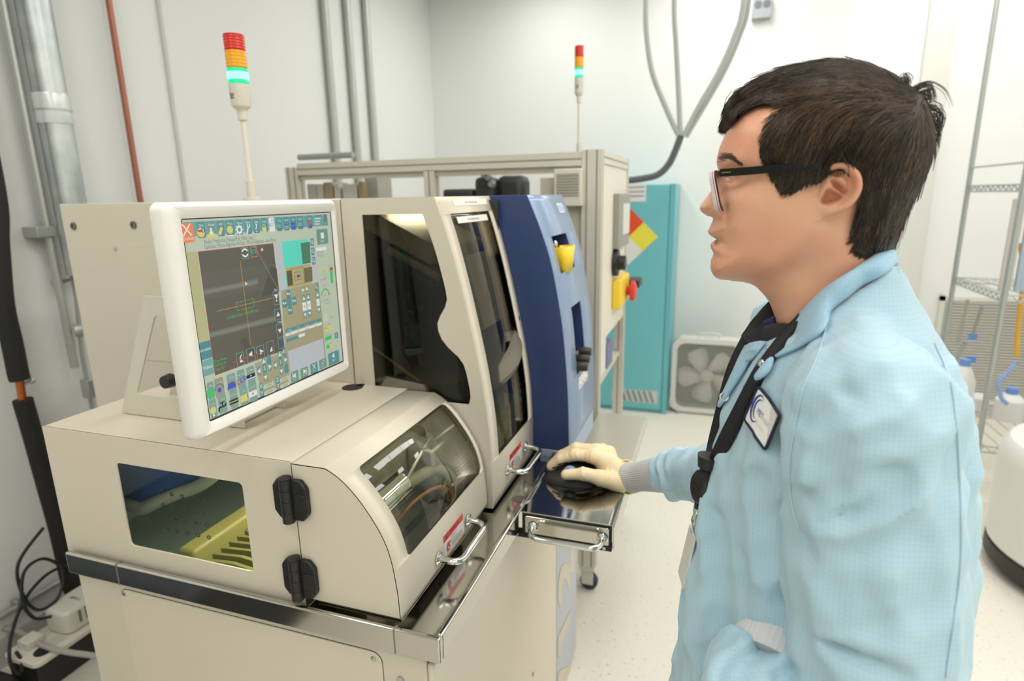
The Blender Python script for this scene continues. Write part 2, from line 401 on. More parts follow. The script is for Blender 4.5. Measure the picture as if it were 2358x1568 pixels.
bx('switch_block', PX0+.03, PX0+.085, PY0+.08, PY0+.135, .125, .155, white_pl, t, bevel=.004)
lt('hose_port', [(.026, 0), (.026, .003), (0, .003)], (PX0+.045, PY0+.035, .125), mat('port_black', (18, 18, 18), .6), t, n=20)
bx('data_plate', PX0+.075, PX0+.118, PY0+.02, PY0+.07, .125, .1262, mat('plate_grey', (205, 203, 194), .5), t, bevel=0)
d = Decal(lambda u, v, h: (u, v, .2153+h))
for (s, u, v) in (('UP', PX0+.2, PY0+.085), ('TANK', PX0+.2, PY0+.068)): d.text(s, u, v, .018, mat('ink_grey', (90, 90, 92), .6), rot=PI/2)
d.done('top_marking', t)
cblk = mat('cable_black', (26, 26, 26), .5)
cz = [onY(*p, 2.2) for p in ((165, 1330), (128, 1350), (112, 1400), (100, 1440))]
tag(tb('power_cable', smooth_path([(1.30, 2.24, .47), (1.19, 2.22, .40), (1.165, 2.19, .30), (1.19, 2.17, .225), (1.26, 2.17, .23), (1.30, 2.19, .31), (1.26, 2.21, .375), (1.19, 2.2, .37), (1.15, 2.17, .29), (1.16, 2.15, .22), (1.20, 2.13, .2)], 8), .0055, cblk, n=8), 'black cable looping above the condensate pump', 'cable')
tag(tb('float_cable', smooth_path([(1.36, 2.2, .30), (1.27, 2.22, .305), (1.17, 2.2, .27), (1.09, 2.16, .2), (1.05, 2.12, .14), (1.058, 2.1, .095), (1.082, 2.12, .115), (1.09, 2.155, .14)], 8), .0055, cblk, n=8), 'black cable arching from the wall down to the end of the pump', 'cable')
hz = [onZ(*p, .13) for p in ((-90, 1425), (0, 1447), (40, 1455), (95, 1487), (150, 1503), (213, 1512), (300, 1525))]
tag(tb('grey_hose', smooth_path([(p.x, p.y-.0, .135+(.0 if i else .0)) for i, p in enumerate(hz)], 8), .0095, mat('hose_grey', (176, 174, 166), .5), n=10), 'pale grey hose lying across the front of the pump', 'hose')
bm = bmesh.new(); box(bm, .78, 1.07, 2.12, 2.25, 0, .07)
tag(link('black_tray', bm, blk_pl, bevel=.01), 'black box on the floor left of the white pump', 'box')
ec = thing('added_dark_case', 'unseen low black case, added to give the steel apron a dark reflection', 'case', (-.25, 1.8, 0))  # out of view, added so the steel apron mirrors something dark
bx('added_case_body', -.8, .28, 1.45, 2.2, .0, .40, mat('added_case_black', (26, 28, 32), .5), ec, bevel=.02)
bx('added_case_lid', -.81, .29, 1.44, 2.21, .402, .46, mat('added_case_lid_dark', (44, 54, 66), .4), ec, bevel=.02)
# ------------------------------------------------ far wall: junction box, hoses, teal cabinet, fan
a = onX(1733, 8, XF-.05); b = onX(1776, 40, XF-.05)
t = thing('outlet_box', 'grey square outlet box high on the far wall', 'outlet box', (XF, (a.y+b.y)/2, b.z))
bx('box', XF-.06, XF-.001, b.y, a.y, b.z, a.z+.03, mat('outlet_grey', (168, 172, 176), .5), t, bevel=.004)
for f_ in (.28, .72): lt('socket', [(.024, 0), (.024, .004), (0, .004)], (XF-.06, a.y+(b.y-a.y)*f_, b.z+.088), mat('socket_dark', (110, 116, 122), .6), t, axis=(-1, 0, 0), n=16)
tb('feed_conduit', [(XF-.03, (a.y+b.y)/2, a.z+.03), (XF-.03, (a.y+b.y)/2, ZC-.002)], .011, steelc, t)
hm = mat('hose_grey_pvc', (184, 189, 186), .5); hd = mat('hose_dark', (92, 98, 100), .55)
HX = 3.9
hroot = thing('hose_drop', 'four grey utility hoses dropping from the ceiling and joining into one dark bundle', 'hose', (3.9, .26, ZC))
def hose(pts, r, m, label, top=True):
    q = [onX(x, y, HX) for x, y in pts]
    if top: q = [Vector((HX, q[0].y+(q[0].y-q[1].y)*.2, ZC-.002))]+q
    return tb('hose' if top else 'hose_bundle', smooth_path(q, 8), r, m, hroot, n=10)
hose([(1487, 0), (1490, 90), (1503, 170), (1530, 240), (1552, 290), (1565, 315)], .016, hm, 'leftmost grey hose hanging from the ceiling and curving in to the join')
hose([(1553, 0), (1557, 100), (1563, 220), (1567, 315)], .016, hm, 'middle grey hose hanging straight down from the ceiling to the join')
hose([(1712, 0), (1690, 85), (1655, 165), (1612, 240), (1575, 312)], .015, hm, 'right grey hose slanting down from the ceiling to the join, inner of the pair')
hose([(1725, 0), (1703, 85), (1668, 165), (1622, 245), (1580, 316)], .013, mat('hose_grey_green', (170, 178, 170), .5), 'right grey hose slanting down from the ceiling to the join, outer of the pair')
hose([(1568, 312), (1556, 345), (1540, 378), (1515, 402), (1480, 411), (1440, 416), (1400, 420)], .021, hd, 'dark hose bundle running from the join down behind the aluminium frame', top=False)
teal = mat('teal_steel_paint', (112, 190, 198), .4); teal2 = mat('teal_side_paint', (106, 182, 191), .4)
TX = 4.36
y0 = onX(1553, 600, TX).y; y0 = onX(1545, 700, TX).y; y1 = y0+.62; zt = onX(1500, 424, TX).z
t = thing('chemical_cabinet', 'tall teal chemical storage cabinet standing against the far wall', 'cabinet', (TX, (y0+y1)/2, 0))
bx('body', TX+.02, XF-.015, y0, y1, 0, zt, teal2, t, bevel=.004)
ys = onX(1531, 700, TX).y
bx('door', TX, TX+.019, ys, y1-.004, .03, zt-.004, teal, t, bevel=.004)
bx('side_stile', TX, TX+.019, y0, ys-.004, .0, zt, teal2, t, bevel=.003)
L = lambda x, y: (onX(x, y, TX-.001).y, onX(x, y, TX-.001).z)
d = Decal(lambda u, v, h: (TX-.0006-h, u, v), .0004)
cy, cz_ = L(1448, 545)[0]+.0, L(1448, 545)[1]
cR = abs(L(1515, 545)[0]-cy)
red, yel, wht, blu = mat('sign_red', (226, 78, 40), .5), mat('sign_yellow', (232, 222, 74), .5), mat('sign_white', (226, 226, 224), .5), mat('sign_blue', (50, 90, 170), .5)
h_ = cR/2
def dia(cu, cv, m): d.poly([(cu+h_, cv), (cu, cv+h_), (cu-h_, cv), (cu, cv-h_)], m)
dia(cy, cz_+h_, red); dia(cy-h_, cz_, yel); dia(cy, cz_-h_, wht); dia(cy+h_, cz_, blu)
d.done('hazard_diamond', t, 'red, yellow and white hazard diamond'); d = Decal(lambda u, v, h: (TX-.0006-h, u, v), .0004)
a, b = L(1452, 425), L(1487, 464); d.rect(a[0]+.06, a[1], b[0], b[1], wht); 
for i in range(3): d.rect(a[0]+.04, a[1]-.015-i*.03, b[0]+.012, a[1]-.022-i*.03, mat('sign_ink', (120, 124, 128), .6))
d.done('notice_sticker', t); d = Decal(lambda u, v, h: (TX-.0006-h, u, v), .0004)
a, b = L(1440, 895), L(1513, 930); d.rect(a[0]+.1, a[1], b[0], b[1], mat('sign_pale', (196, 206, 202), .5))
gk = mat('sign_grey', (128, 140, 140), .6)
u0, u1, v0, v1 = b[0], a[0]+.1, b[1], a[1]
for i in range(7):
    uu = u0+.02+i*(u1-u0-.05)/7; d.poly([(uu, v0+.006), (uu+.02, v0+.006), (uu+.05, v1-.006), (uu+.03, v1-.006)], gk)
d.done('warning_sticker', t)
# box fan
FXP = 4.42
a = onX(1542, 945, FXP); b = onX(1545, 777, FXP); zf = b.z; yl = a.y; yr = yl-.50
t = thing('box_fan', 'white square box fan standing on the floor against the far wall', 'fan', (FXP, (yl+yr)/2, 0))
fanm = mat('fan_white', (216, 217, 210), .5); fang = mat('fan_grey', (128, 132, 124), .6)
cyf, czf = (yl+yr)/2, zf/2+.005; hw = .25
def ring_plate(nm, outer, inner, xa, xb, m, par):
    bm = bmesh.new(); n = len(outer)
    V = [[bm.verts.new((x, p[0], p[1])) for p in o] for x in (xa, xb) for o in (outer, inner)]
    for i in range(n):
        j = (i+1) % n
        for A, B in ((V[0], V[1]), (V[1], V[3]), (V[3], V[2]), (V[2], V[0])): bm.faces.new((A[i], A[j], B[j], B[i]))
    return link(nm, bm, m, par)
ring_plate('housing', rrect(yr, yl, .012, zf, .07), rrect(yr+.035, yl-.035, .05, zf-.038, .06), FXP, FXP+.12, fanm, t)
bx('grey_surround', FXP-.01, FXP+.13, yr-.004, yr+.0, .02, zf-.05, mat('fan_dark', (150, 152, 146), .6), t, bevel=0)
bm = bmesh.new()
for i in range(34):
    yy = yr+.035+i*(.43/33); box(bm, FXP+.004, FXP+.007, yy-.0011, yy+.0011, .05, zf-.038)
for i in range(38):
    zz = .05+i*((zf-.088)/37); box(bm, FXP+.007, FXP+.01, yr+.035, yl-.035, zz-.0011, zz+.0011)
link('grille', bm, mat('grille_grey', (196, 197, 188), .5), t, smooth=False)
bx('back_panel', FXP+.1, FXP+.118, yr+.03, yl-.03, .045, zf-.03, fang, t, bevel=0)
for i in range(5):
    a0 = math.radians(64+72*i); bm = bmesh.new()
    pts = []
    for rr_, wd, tw in ((.03, .03, .02), (.09, .055, .02), (.16, .075, .016), (.2, .06, .012), (.208, .035, .01)):
        pts.append((rr_, wd, tw))
    R_ = [[bm.verts.new((FXP+.06+s*tw, cyf+r_*math.cos(a0)-s*wd*math.sin(a0), czf+r_*math.sin(a0)+s*wd*math.cos(a0))) for s in (-1, 0, 1)] for r_, wd, tw in pts]
    for A, B in zip(R_, R_[1:]):
        for j in range(2): bm.faces.new((A[j], A[j+1], B[j+1], B[j]))
    link('blade', bm, mat('blade_white', (226, 226, 218), .5), t, solid=.004, soff=0)
lt('hub', [(.045, 0), (.045, .03), (.03, .04), (0, .04)], (FXP+.06, cyf, czf), MATS['blade_white'], t, axis=(-1, 0, 0))
bm = bmesh.new(); tube(bm, smooth_path([(FXP+.06, cyf+.07, zf-.002), (FXP+.06, cyf+.06, zf+.028), (FXP+.06, cyf-.06, zf+.028), (FXP+.06, cyf-.07, zf-.002)], 6), .007, 8); link('carry_handle', bm, fanm, t)
for s in (yl-.06, yr+.06): bx('foot', FXP-.02, FXP+.14, s-.012, s+.012, 0, .0125, MATS['fan_dark'], t)
# ------------------------------------------------ right: wire rack, return air grille, bottles, white drum
chrome_w = mat('rack_wire', (182, 186, 184), .35, .7)
RX1 = 4.15; pa = onX(2238, 376, RX1).y; _d = ray(2311, 690); RX0 = pa/(_d.y/_d.x); pb = pa-.95
print('rack', RX0, pa)
t = thing('wire_rack', 'silver wire rack with slim slotted posts against the far wall at right', 'rack', (RX0, (pa+pb)/2, 0))
for (x, y) in ((RX0, pa), (RX0, pb), (RX1, pa), (RX1, pb)):
    bm = bmesh.new(); tube(bm, [(x, y, .0), (x, y, 2.75)], .0135, 12)
    link('post', bm, chrome_w, t)
for zz in (onX(2238, 441, RX1).z, onX(2216, 652, RX1).z, .28):
    bm = bmesh.new()
    for (x0, y0_, x1, y1_) in ((RX0, pa, RX0, pb), (RX1, pa, RX1, pb), (RX0, pa, RX1, pa), (RX0, pb, RX1, pb)):
        for dz in (0, .032): tube(bm, [(x0, y0_, zz+dz), (x1, y1_, zz+dz)], .0045, 6)
        A, B = Vector((x0, y0_, zz)), Vector((x1, y1_, zz)); n = max(4, int((B-A).length/.03))
        zig = [A.lerp(B, i/n)+Vector((0, 0, .032*(i % 2))) for i in range(n+1)]
        tube(bm, zig, .003, 5)
    if True:
        for i in range(14): yy = pa+(pb-pa)*(i+.5)/14; tube(bm, [(RX0, yy, zz+.03), (RX1, yy, zz+.03)], .0025, 5)
    link('shelf_frame', bm, chrome_w, t)
tb('top_rail', [(RX0, pa, onX(2238, 386, RX1).z), (RX1, pa, onX(2238, 386, RX1).z)], .006, chrome_w, t, n=8)
_bz = onX(2216, 652, RX1).z+.037
# tall panels leaning in the rack (pale and blue-grey boards)
for i, (x, y0_, y1_, m_, lb) in enumerate(((RX0+.12, pa-.02, pa-.07, (206, 201, 190), 'narrow beige board standing in the wire rack'), (RX0+.12, pa-.085, pa-.15, (176, 192, 206), 'narrow blue-grey board standing in the wire rack'))):
    bm = bmesh.new(); box(bm, x, x+.02, y1_, y0_, _bz, _bz+.45); tag(link('leaning_board', bm, mat('board_%d' % i, m_, .5), bevel=.002), lb, 'board', 'boards in the rack')
# slatted return air grille on the far wall
a = onX(2166, 682, XF-.02); gz = a.z
t = thing('air_grille', 'white slatted return air grille low on the far wall behind the rack', 'air grille', (XF-.02, a.y-.6, .1))
g0, g1 = a.y, a.y-1.1
bm = bmesh.new()
for q in ((g0, g0-.03, .11, gz), (g1+.03, g1, .11, gz), (g0, g1, gz-.03, gz), (g0, g1, .11, .14)): box(bm, XF-.03, XF-.001, q[1], q[0], q[2], q[3])
link('frame', bm, mat('grille_white', (220, 219, 210), .5), t)
bx('duct_void', XF-.008, XF-.001, g1+.03, g0-.03, .14, gz-.03, mat('void_grey', (150, 146, 134), .8), t, bevel=0)
bm = bmesh.new(); n = 34
for i in range(n):
    zz = .14+(gz-.17)*(i+.5)/n
    box(bm, XF-.028, XF-.012, g1+.03, g0-.03, zz-.006, zz+.004)
link('slats', bm, MATS['grille_white'], t, smooth=False)
# bottles with blue caps, hoses on the rack
wb = mat('bottle_white', (226, 226, 222), .4); bb = mat('cap_blue', (108, 150, 214), .5)
def bottle(px, py, X, s, lb, cap=True):
    p = onX(px, py, X); zb = .315
    t = thing('plastic_bottle', lb, 'bottle', (p.x, p.y, zb), 'bottles on the wire rack')
    h = p.z-zb
    lt('body', [(0, 0), (s, 0), (s*1.02, .01), (s, h*.75), (s*.6, h*.93), (s*.35, h), (0, h)], (p.x, p.y, zb), wb, t, n=20)
    if cap: lt('cap', [(s*.42, 0), (s*.42, .035), (0, .035)], (p.x, p.y, p.z-.004), bb, t, n=16)
bottle(2222, 840, 3.75, .06, 'white bottle with a blue cap beside the near rack post')
bottle(2330, 905, 3.95, .07, 'white bottle behind the near rack post at the right edge')
bottle(2252, 905, 4.1, .05, 'short white bottle between the rack posts', False)
tag(tb('yellow_hose', smooth_path([onX(*p, 3.7) for p in ((2350, 560), (2356, 640), (2346, 740), (2340, 820))], 6), .012, mat('hose_amber', (226, 172, 60), .5), n=8), 'yellow and orange hose hanging by the rack at the right edge', 'hose')
tag(tb('blue_hose', smooth_path([onX(*p, 3.7) for p in ((2340, 835), (2318, 860), (2300, 880), (2306, 915), (2320, 930))], 6), .011, mat('hose_blue', (150, 176, 226), .5), n=8), 'pale blue hose curling below the yellow hose', 'hose')
for i, (x, y, lb) in enumerate(((2240, 775, 'blue tag hanging on a line in the rack, upper'), (2237, 828, 'blue tag hanging on a line in the rack, lower'))):
    p = onX(x, y, 3.8); tag(bx('blue_tag', p.x-.005, p.x+.005, p.y-.02, p.y+.02, p.z-.02, p.z+.02, bb), lb, 'tag', 'blue tags in the rack')
for i, (x0, y0_, x1, y1_) in enumerate(((2228, 690, 2205, 790), (2262, 705, 2240, 770), (2222, 790, 2200, 830))):
    tag(tb('rack_strut', [onX(x0, y0_, 3.8), onX(x1, y1_, 3.8)], .009, mat('strut_grey', (158, 160, 152), .5), n=8), ('upper left grey line hanging slanted in the rack', 'right grey line holding the upper blue tag', 'lower grey line slanting to the shoulder of the man')[i], 'line', 'slanted lines in the rack')
# white drum on a black dolly
c0 = onZ(2285, 1297, 0); 
DC = Vector((2.83, -1.60, 0)); DR = .40
ztop = onX(2340, 983, 3.05).z
t = thing('white_drum', 'large white round bin on a black wheeled base behind the man', 'bin', DC)
lt('drum_body', [(0, .115), (DR*.97, .115), (DR, .13), (DR*1.01, ztop-.09), (DR*.99, ztop-.03), (DR*.93, ztop), (DR*.5, ztop+.012), (0, ztop+.014)], DC, mat('drum_white', (228, 226, 220), .4), t, n=48)
lt('base', [(0, .03), (DR*.9, .03), (DR*1.0, .05), (DR*1.0, .11), (DR*.97, .115), (0, .115)], DC, mat('dolly_black', (40, 38, 36), .5), t, n=48, label='black base')
for i in range(5):
    a_ = 2*PI*i/5+2.6; lt('caster', [(0, -.012), (.028, -.012), (.03, 0), (.028, .012), (0, .012)], DC+Vector((math.cos(a_)*DR*.82, math.sin(a_)*DR*.82, .03)), cblk, t, axis=(-math.sin(a_), math.cos(a_), 0), n=14)
# ================================================================== ALUMINIUM FRAME MACHINE BEHIND
alu = mat('frame_profile', (214, 210, 196), .42, .25); slot = mat('profile_slot', (150, 143, 128), .6)
panelm = mat('frame_panel', (196, 190, 172), .5); fpan = mat('front_panel', (226, 220, 204), .45)
FX0, FX1, FY0, FY1, FZ0, FZ1 = 2.15, 2.83, .388, 1.712, .12, 1.755
t = thing('test_rack', 'beige aluminium profile equipment frame on casters behind the blue tower', 'equipment frame', ((FX0+FX1)/2, (FY0+FY1)/2, 0))
def profile(nm, x0, x1, y0, y1, z0, z1, ax, par):
    bm = bmesh.new(); box(bm, x0, x1, y0, y1, z0, z1)
    w = .006; 
    def sl(a, b, c_, d_, e, f_): box(bm, a, b, c_, d_, e, f_, 1)
    if ax == 'z':
        n = max(1, round((y1-y0)/.04))
        for i in range(n):
            yc = y0+(i+.5)*(y1-y0)/n; sl(x0-.0006, x0+.001, yc-w/2, yc+w/2, z0, z1)
        xc = (x0+x1)/2; sl(xc-w/2, xc+w/2, y0-.0006, y0+.001, z0, z1)
    if ax == 'y':
        zc = (z0+z1)/2; sl(x0-.0006, x0+.001, y0, y1, zc-w/2, zc+w/2)
    if ax == 'x':
        zc = (z0+z1)/2; sl(x0, x1, y0-.0006, y0+.001, zc-w/2, zc+w/2)
    return link(nm, bm, [alu, slot], par, smooth=False)
profile('post', FX0, FX0+.045, FY0, FY0+.072, FZ0, FZ1, 'z', t)
profile('post', FX1-.045, FX1, FY0, FY0+.045, FZ0, FZ1, 'z', t)
profile('post', FX0, FX0+.045, FY1-.06, FY1, FZ0, FZ1-.02, 'z', t)
profile('post', FX1-.045, FX1, FY1-.045, FY1, FZ0, FZ1-.02, 'z', t)
ym = onX(988, 420, FX0).y
profile('post', FX0, FX0+.045, ym-.022, ym+.022, FZ0, FZ1-.05, 'z', t)
profile('beam', FX0, FX0+.045, FY0+.073, FY1-.061, FZ1-.052, FZ1-.006, 'y', t)
profile('beam', FX1-.045, FX1, FY0+.046, FY1-.046, FZ1-.05, FZ1-.005, 'y', t)
profile('beam', FX0+.046, FX1-.046, FY0, FY0+.045, FZ1-.046, FZ1, 'x', t)
profile('beam', FX0+.046, FX1-.046, FY1-.045, FY1, FZ1-.05, FZ1-.02, 'x', t)
profile('beam', FX0, FX0+.045, FY0+.073, FY1-.061, .3, .345, 'y', t)
bx('header_panel', FX0+.012, FX0+.03, FY0+.074, FY1-.062, onX(1000, 405, FX0+.012).z, FZ1-.054, panelm, t, bevel=0)
ya = onX(1245, 420, FX0+.02).y
bx('side_panel', FX0+.014, FX0+.026, FY0+.074, ya, .35, FZ1-.09, panelm, t, bevel=0)
bx('lower_panel', FX0+.016, FX0+.028, ya+.002, FY1-.062, .35, 1.42, panelm, t, bevel=0)
# louvred cooling unit on the side
u0 = onX(1342, 420, FX0-.03).y; u1 = onX(1275, 420, FX0-.03).y; w0 = onX(1310, 475, FX0-.03).z; w1 = onX(1310, 388, FX0-.03).z
bx('cooling_unit', FX0-.03, FX0+.013, u0+.004, u1, w0, w1, mat('vent_white', (216, 211, 196), .5), t, bevel=.004)
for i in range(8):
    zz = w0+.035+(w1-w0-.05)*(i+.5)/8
    bx('louvre', FX0-.034, FX0-.029, u0+.014, u1-.012, zz-.0035, zz+.0035, mat('louvre_grey', (168, 164, 150), .6), t, bevel=0)  # louvre bars a little darker than the unit
# front panel with display, rotary switch and emergency stop
bx('front_panel', FX0+.046, FX1-.046, FY0+.004, FY0+.014, 1.05, FZ1-.048, fpan, t, bevel=0)
FR = lambda x, y: (onY(x, y, FY0).x, onY(x, y, FY0).z)
a, b = FR(1418, 458), FR(1438, 560)
bx('display_frame', a[0]-.03, b[0], FY0-.02, FY0+.004, b[1], a[1]+.02, mat('display_frame_grey', (150, 147, 138), .5), t, bevel=.003)
bx('display_glass', a[0]+.07, b[0]-.02, FY0-.0225, FY0-.019, b[1]+.05, a[1]-.02, mat('display_lit', (214, 216, 208), .3), t, bevel=0)
a = FR(1413, 606); lt('rotary_switch', [(.055, 0), (.055, .02), (.03, .024), (.03, .05), (0, .05)], (a[0]+.02, FY0+.004, a[1]), blk_pl, t, axis=(0, -1, 0))
a = FR(1427, 605); lt('indicator', [(.02, 0), (.02, .015), (0, .018)], (a[0]+.1, FY0+.004, a[1]), mat('indicator_amber', (200, 186, 140), .4), t, axis=(0, -1, 0))
a, b = FR(1412, 645), FR(1437, 683)
bx('stop_box', a[0], b[0]-.06, FY0-.03, FY0+.004, b[1], a[1], mat('stop_yellow', (238, 206, 52), .45), t, bevel=.006)
lt('stop_button', [(.02, 0), (.02, .015), (.045, .02), (.045, .035), (.03, .042), (0, .044)], ((a[0]+b[0])/2+.02, FY0-.03, (a[1]+b[1])/2-.01), mat('stop_red', (216, 58, 40), .4), t, axis=(0, -1, 0))
a = FR(1443, 645); bx('padlock_bar', a[0]-.14, a[0]-.02, FY0-.075, FY0-.02, a[1]-.015, a[1]+.02, blk_pl, t, bevel=.004)
# folding worktop on the front
zs = .80; w = [onZ(x, y, zs) for x, y in ((1365, 950), (1492, 958), (1462, 1060))]
bm = bmesh.new(); prism(bm, rrect(1.70, w[1].x, w[1].y, FY0-.002, .03), zs-.03, zs, 'z')
link('fold_down_table', bm, mat('table_grey', (196, 194, 184), .25, .35), t, bevel=.006)
for xx in (1.95, 2.2): bx('table_bracket', xx-.01, xx+.01, FY0-.12, FY0+.004, zs-.11, zs-.031, alu, t)
for (x, y) in ((FX0+.03, FY0+.036), (FX1-.03, FY0+.036), (FX0+.03, FY1-.036), (FX1-.03, FY1-.036)):
    bm = bmesh.new(); box(bm, x-.03, x+.03, y-.03, y+.03, .098, .12); box(bm, x-.022, x-.018, y-.025, y+.025, .03, .1); box(bm, x+.018, x+.022, y-.025, y+.025, .03, .1)
    cst = link('caster', bm, mat('caster_grey', (206, 208, 198), .4), t, bevel=.002)
    lt('wheel', [(0, -.016), (.03, -.016), (.0375, -.01), (.0375, .01), (.03, .016), (0, .016)], (x, y-.005, .0378), mat('caster_navy', (40, 46, 74), .5), cst, axis=(1, 0, 0), n=20)
# things standing inside the frame: shelf boards carry them
bx('shelf_board', FX0+.05, FX1-.05, FY0+.05, FY1-.05, 1.40, 1.418, panelm, t, bevel=0)
bx('lower_shelf', FX0+.05, FX1-.05, FY0+.016, FY1-.05, .86, .878, alu, t, bevel=0)
def inner(nm, x0, x1, pxl, pxr, X, z0, pyt, c_, lb, cat, bev=.01, rough=.5, gr=None):
    a = onX(pxl, pyt, X); b = onX(pxr, pyt, X)
    return tag(bx(nm, X, X+.12, b.y, a.y, z0, a.z, mat('inner_'+nm+str(pxl), c_, rough), bevel=bev), lb, cat, gr)
inner('camera_housing', 0, 0, 1090, 1131, 2.40, 1.419, 408, (52, 54, 52), 'black upright camera housing inside the frame behind the beige tower', 'equipment', .02)
inner('lamp_housing', 0, 0, 1140, 1205, 2.47, 1.419, 404, (48, 50, 50), 'largest black housing inside the frame, right of the upright one', 'equipment', .03)
inner('stage_block', 0, 0, 1018, 1088, 2.42, 1.419, 436, (58, 62, 60), 'low dark block inside the frame, left of the black housings', 'equipment', .012)
a = onX(1118, 405, 2.36); 
for i, (x, y) in enumerate(((1116, 402), (1124, 408), (1132, 424))):
    p_ = onX(x, y, 2.385); tag(lt('lens_ring', [(.016, 0), (.018, .01), (.012, .02), (0, .02)], (2.395, p_.y, p_.z), mat('lens_grey', (150, 154, 152), .3, .5), axis=(-1, 0, 0), n=18), ('upper grey lens ring on the black housings', 'middle grey lens ring on the black housings', 'lower grey lens ring on the black housings')[i], 'lens', 'lens rings')
a = onX(950, 445, 2.5); t2 = thing('bench_motor', 'white topped motor with black side on the frame shelf', 'motor', (2.5, a.y, 1.419))
lt('casing', [(0, -.06), (.075, -.06), (.08, 0), (.075, .06), (0, .06)], (2.5, a.y, 1.495), mat('motor_white', (222, 224, 222), .4), t2, axis=(0, 1, 0), n=24)
bx('black_cover', 2.42, 2.58, a.y+.061, a.y+.14, 1.419, 1.60, blk_pl, t2, bevel=.02)
bx('yellow_bracket', 2.42, 2.58, a.y+.145, a.y+.185, 1.419, 1.60, mat('bracket_tan', (206, 190, 140), .5), t2)
for i, (xl, xr, lb) in enumerate(((706, 725, 'leftmost white slatted box seen through the frame'), (727, 742, 'second white slatted box seen through the frame'), (768, 780, 'third white slatted box seen through the frame'), (788, 820, 'widest white slatted box seen through the frame'))):
    inner('slatted_box', 0, 0, xl, xr, 2.26, 1.419, 424, (222, 222, 214), lb, 'box', .002, gr='slatted boxes in the frame')
inner('tan_post', 0, 0, 744, 764, 2.26, 1.419, 420, (186, 172, 142), 'tan upright block between the white slatted boxes', 'block', .002)
inner('tan_block', 0, 0, 824, 836, 2.26, 1.419, 418, (180, 164, 132), 'tan upright block beside the grey post inside the frame', 'block', .002)
inner('grey_column', 0, 0, 838, 868, 2.30, 1.419, 408, (178, 178, 168), 'grey aluminium column inside the left half of the frame', 'column', .002)
# boxes on the open right half below the stop button
for (x0, x1, z0, z1, c_, lb) in ((2.25, 2.42, .879, 1.03, (226, 224, 214), 'white carton on the frame shelf under the front panel'), (2.46, 2.60, .879, .98, (118, 120, 160), 'violet blue carton on the frame shelf under the front panel'),
    (2.22, 2.40, .346, .70, (124, 172, 226), 'light blue box standing low in the frame'), (2.44, 2.62, .346, .62, (226, 226, 224), 'white box standing low in the frame')):
    tag(bx('carton', x0, x1, FY0+.02, FY0+.2, z0, z1, mat('carton_%d_%d' % c_[:2], c_, .5), bevel=.003), lb, 'box', 'cartons in the frame')
bx('bottom_shelf', FX0+.05, FX1-.05, FY0+.016, FY1-.05, .328, .345, alu, t, bevel=0)
# ================================================================== DICING MACHINE
cream = mat('cream_powder_coat', (221, 212, 193), .42, bump=(900, .06, .0006), spec=.45)
creamd = mat('cream_panel', (216, 208, 190), .45, bump=(900, .06, .0006))
stain = mat('stainless_steel', (200, 197, 188), .11, 1.0, bump=(14, .05, .004))
chrome = mat('chrome', (225, 225, 222), .06, 1.0)
screwm = mat('zinc_screw', (190, 192, 190), .3, .9)
navy = mat('navy_powder_coat', (46, 66, 112), .42, bump=(900, .06, .0006))
lblue = mat('light_blue_satin', (146, 166, 194), .3, .25, bump=(900, .05, .0005))
paleblue = mat('pale_blue_panel', (182, 188, 198), .4)
rubber = mat('black_hinge_plastic', (28, 28, 27), .4)
dark = mat('chamber_dark', (44, 46, 44), .5)
gap = mat('gap_dark', (60, 58, 50), .8)  # even dark tone for the seams and the plinth
smoke = glass('smoked_acrylic', (190, 190, 182), .55)
clearg = glass('clear_acrylic', (240, 241, 232), 1.3)
sideg = glass('tinted_acrylic', (232, 238, 232), .9)
X0, XS, XT, XB, XR = .717, .735, 1.137, 1.455, 1.81
Y0, YT, YB = .372, 1.19, 1.62
ZR, ZF, ZH, ZT = .93, .916, 1.188, 1.6035
mach = thing('dicing_machine', 'cream and navy blue wafer dicing machine with hinged front hood and steel tray', 'machine', (1.2, .8, 0))
# ---- lower cabinet
bx('base_cabinet', XS-.005, XR, .405, YT-.005, .02, .884, creamd, mach, bevel=.004)
bm = bmesh.new(); box(bm, XT+.02, XR-.02, .42, YB-.03, 0, .06); link('plinth', bm, gap, mach)
ya, yb = onX(275, 1357, XS-.007).y, onX(878, 1512, XS-.007).y
zt_ = onX(285, 1357, XS-.007).z
pr('side_access_panel', rrect(yb, ya, .10, zt_, .02), XS-.0072, XS-.0052, 'x', cream, mach, bevel=.0008)
gapb = mat('panel_gap_brown', (112, 104, 88), .8)
pr('panel_gap', rrect(yb-.0009, ya+.0009, .0991, zt_+.0009, .0205), XS-.0060, XS-.0051, 'x', gapb, mach, bevel=0)
for (x, y) in ((285, 1367), (860, 1517), ):
    p_ = onX(x, y, XS-.0075); lt('screw', [(.0048, 0), (.0048, .0012), (.003, .002), (0, .0015)], (XS-.0072, p_.y, p_.z), screwm, mach, axis=(-1, 0, 0), n=14)
for zz in (.13,):
    for yy in (ya-.02, yb+.02): lt('screw', [(.0048, 0), (.0048, .0012), (.003, .002), (0, .0015)], (XS-.0072, yy, zz), screwm, mach, axis=(-1, 0, 0), n=14)
bx('front_door', X0+.012, 1.528, .392, .4045, .06, .868, cream, mach, bevel=.006)
lt('door_screw', [(.006, 0), (.006, .002), (.002, .003), (0, .003)], onY(1228, 1552, .391), screwm, mach, axis=(0, -1, 0), n=14)
p_ = onX(922, 1565, XS-.006); lt('cabinet_screw', [(.006, 0), (.006, .003), (0, .003)], (XS-.005, p_.y, p_.z), screwm, mach, axis=(-1, 0, 0), n=14)
bx('logo_panel', 1.53, XR, .392, .4045, .02, .868, paleblue, mach, bevel=.003)
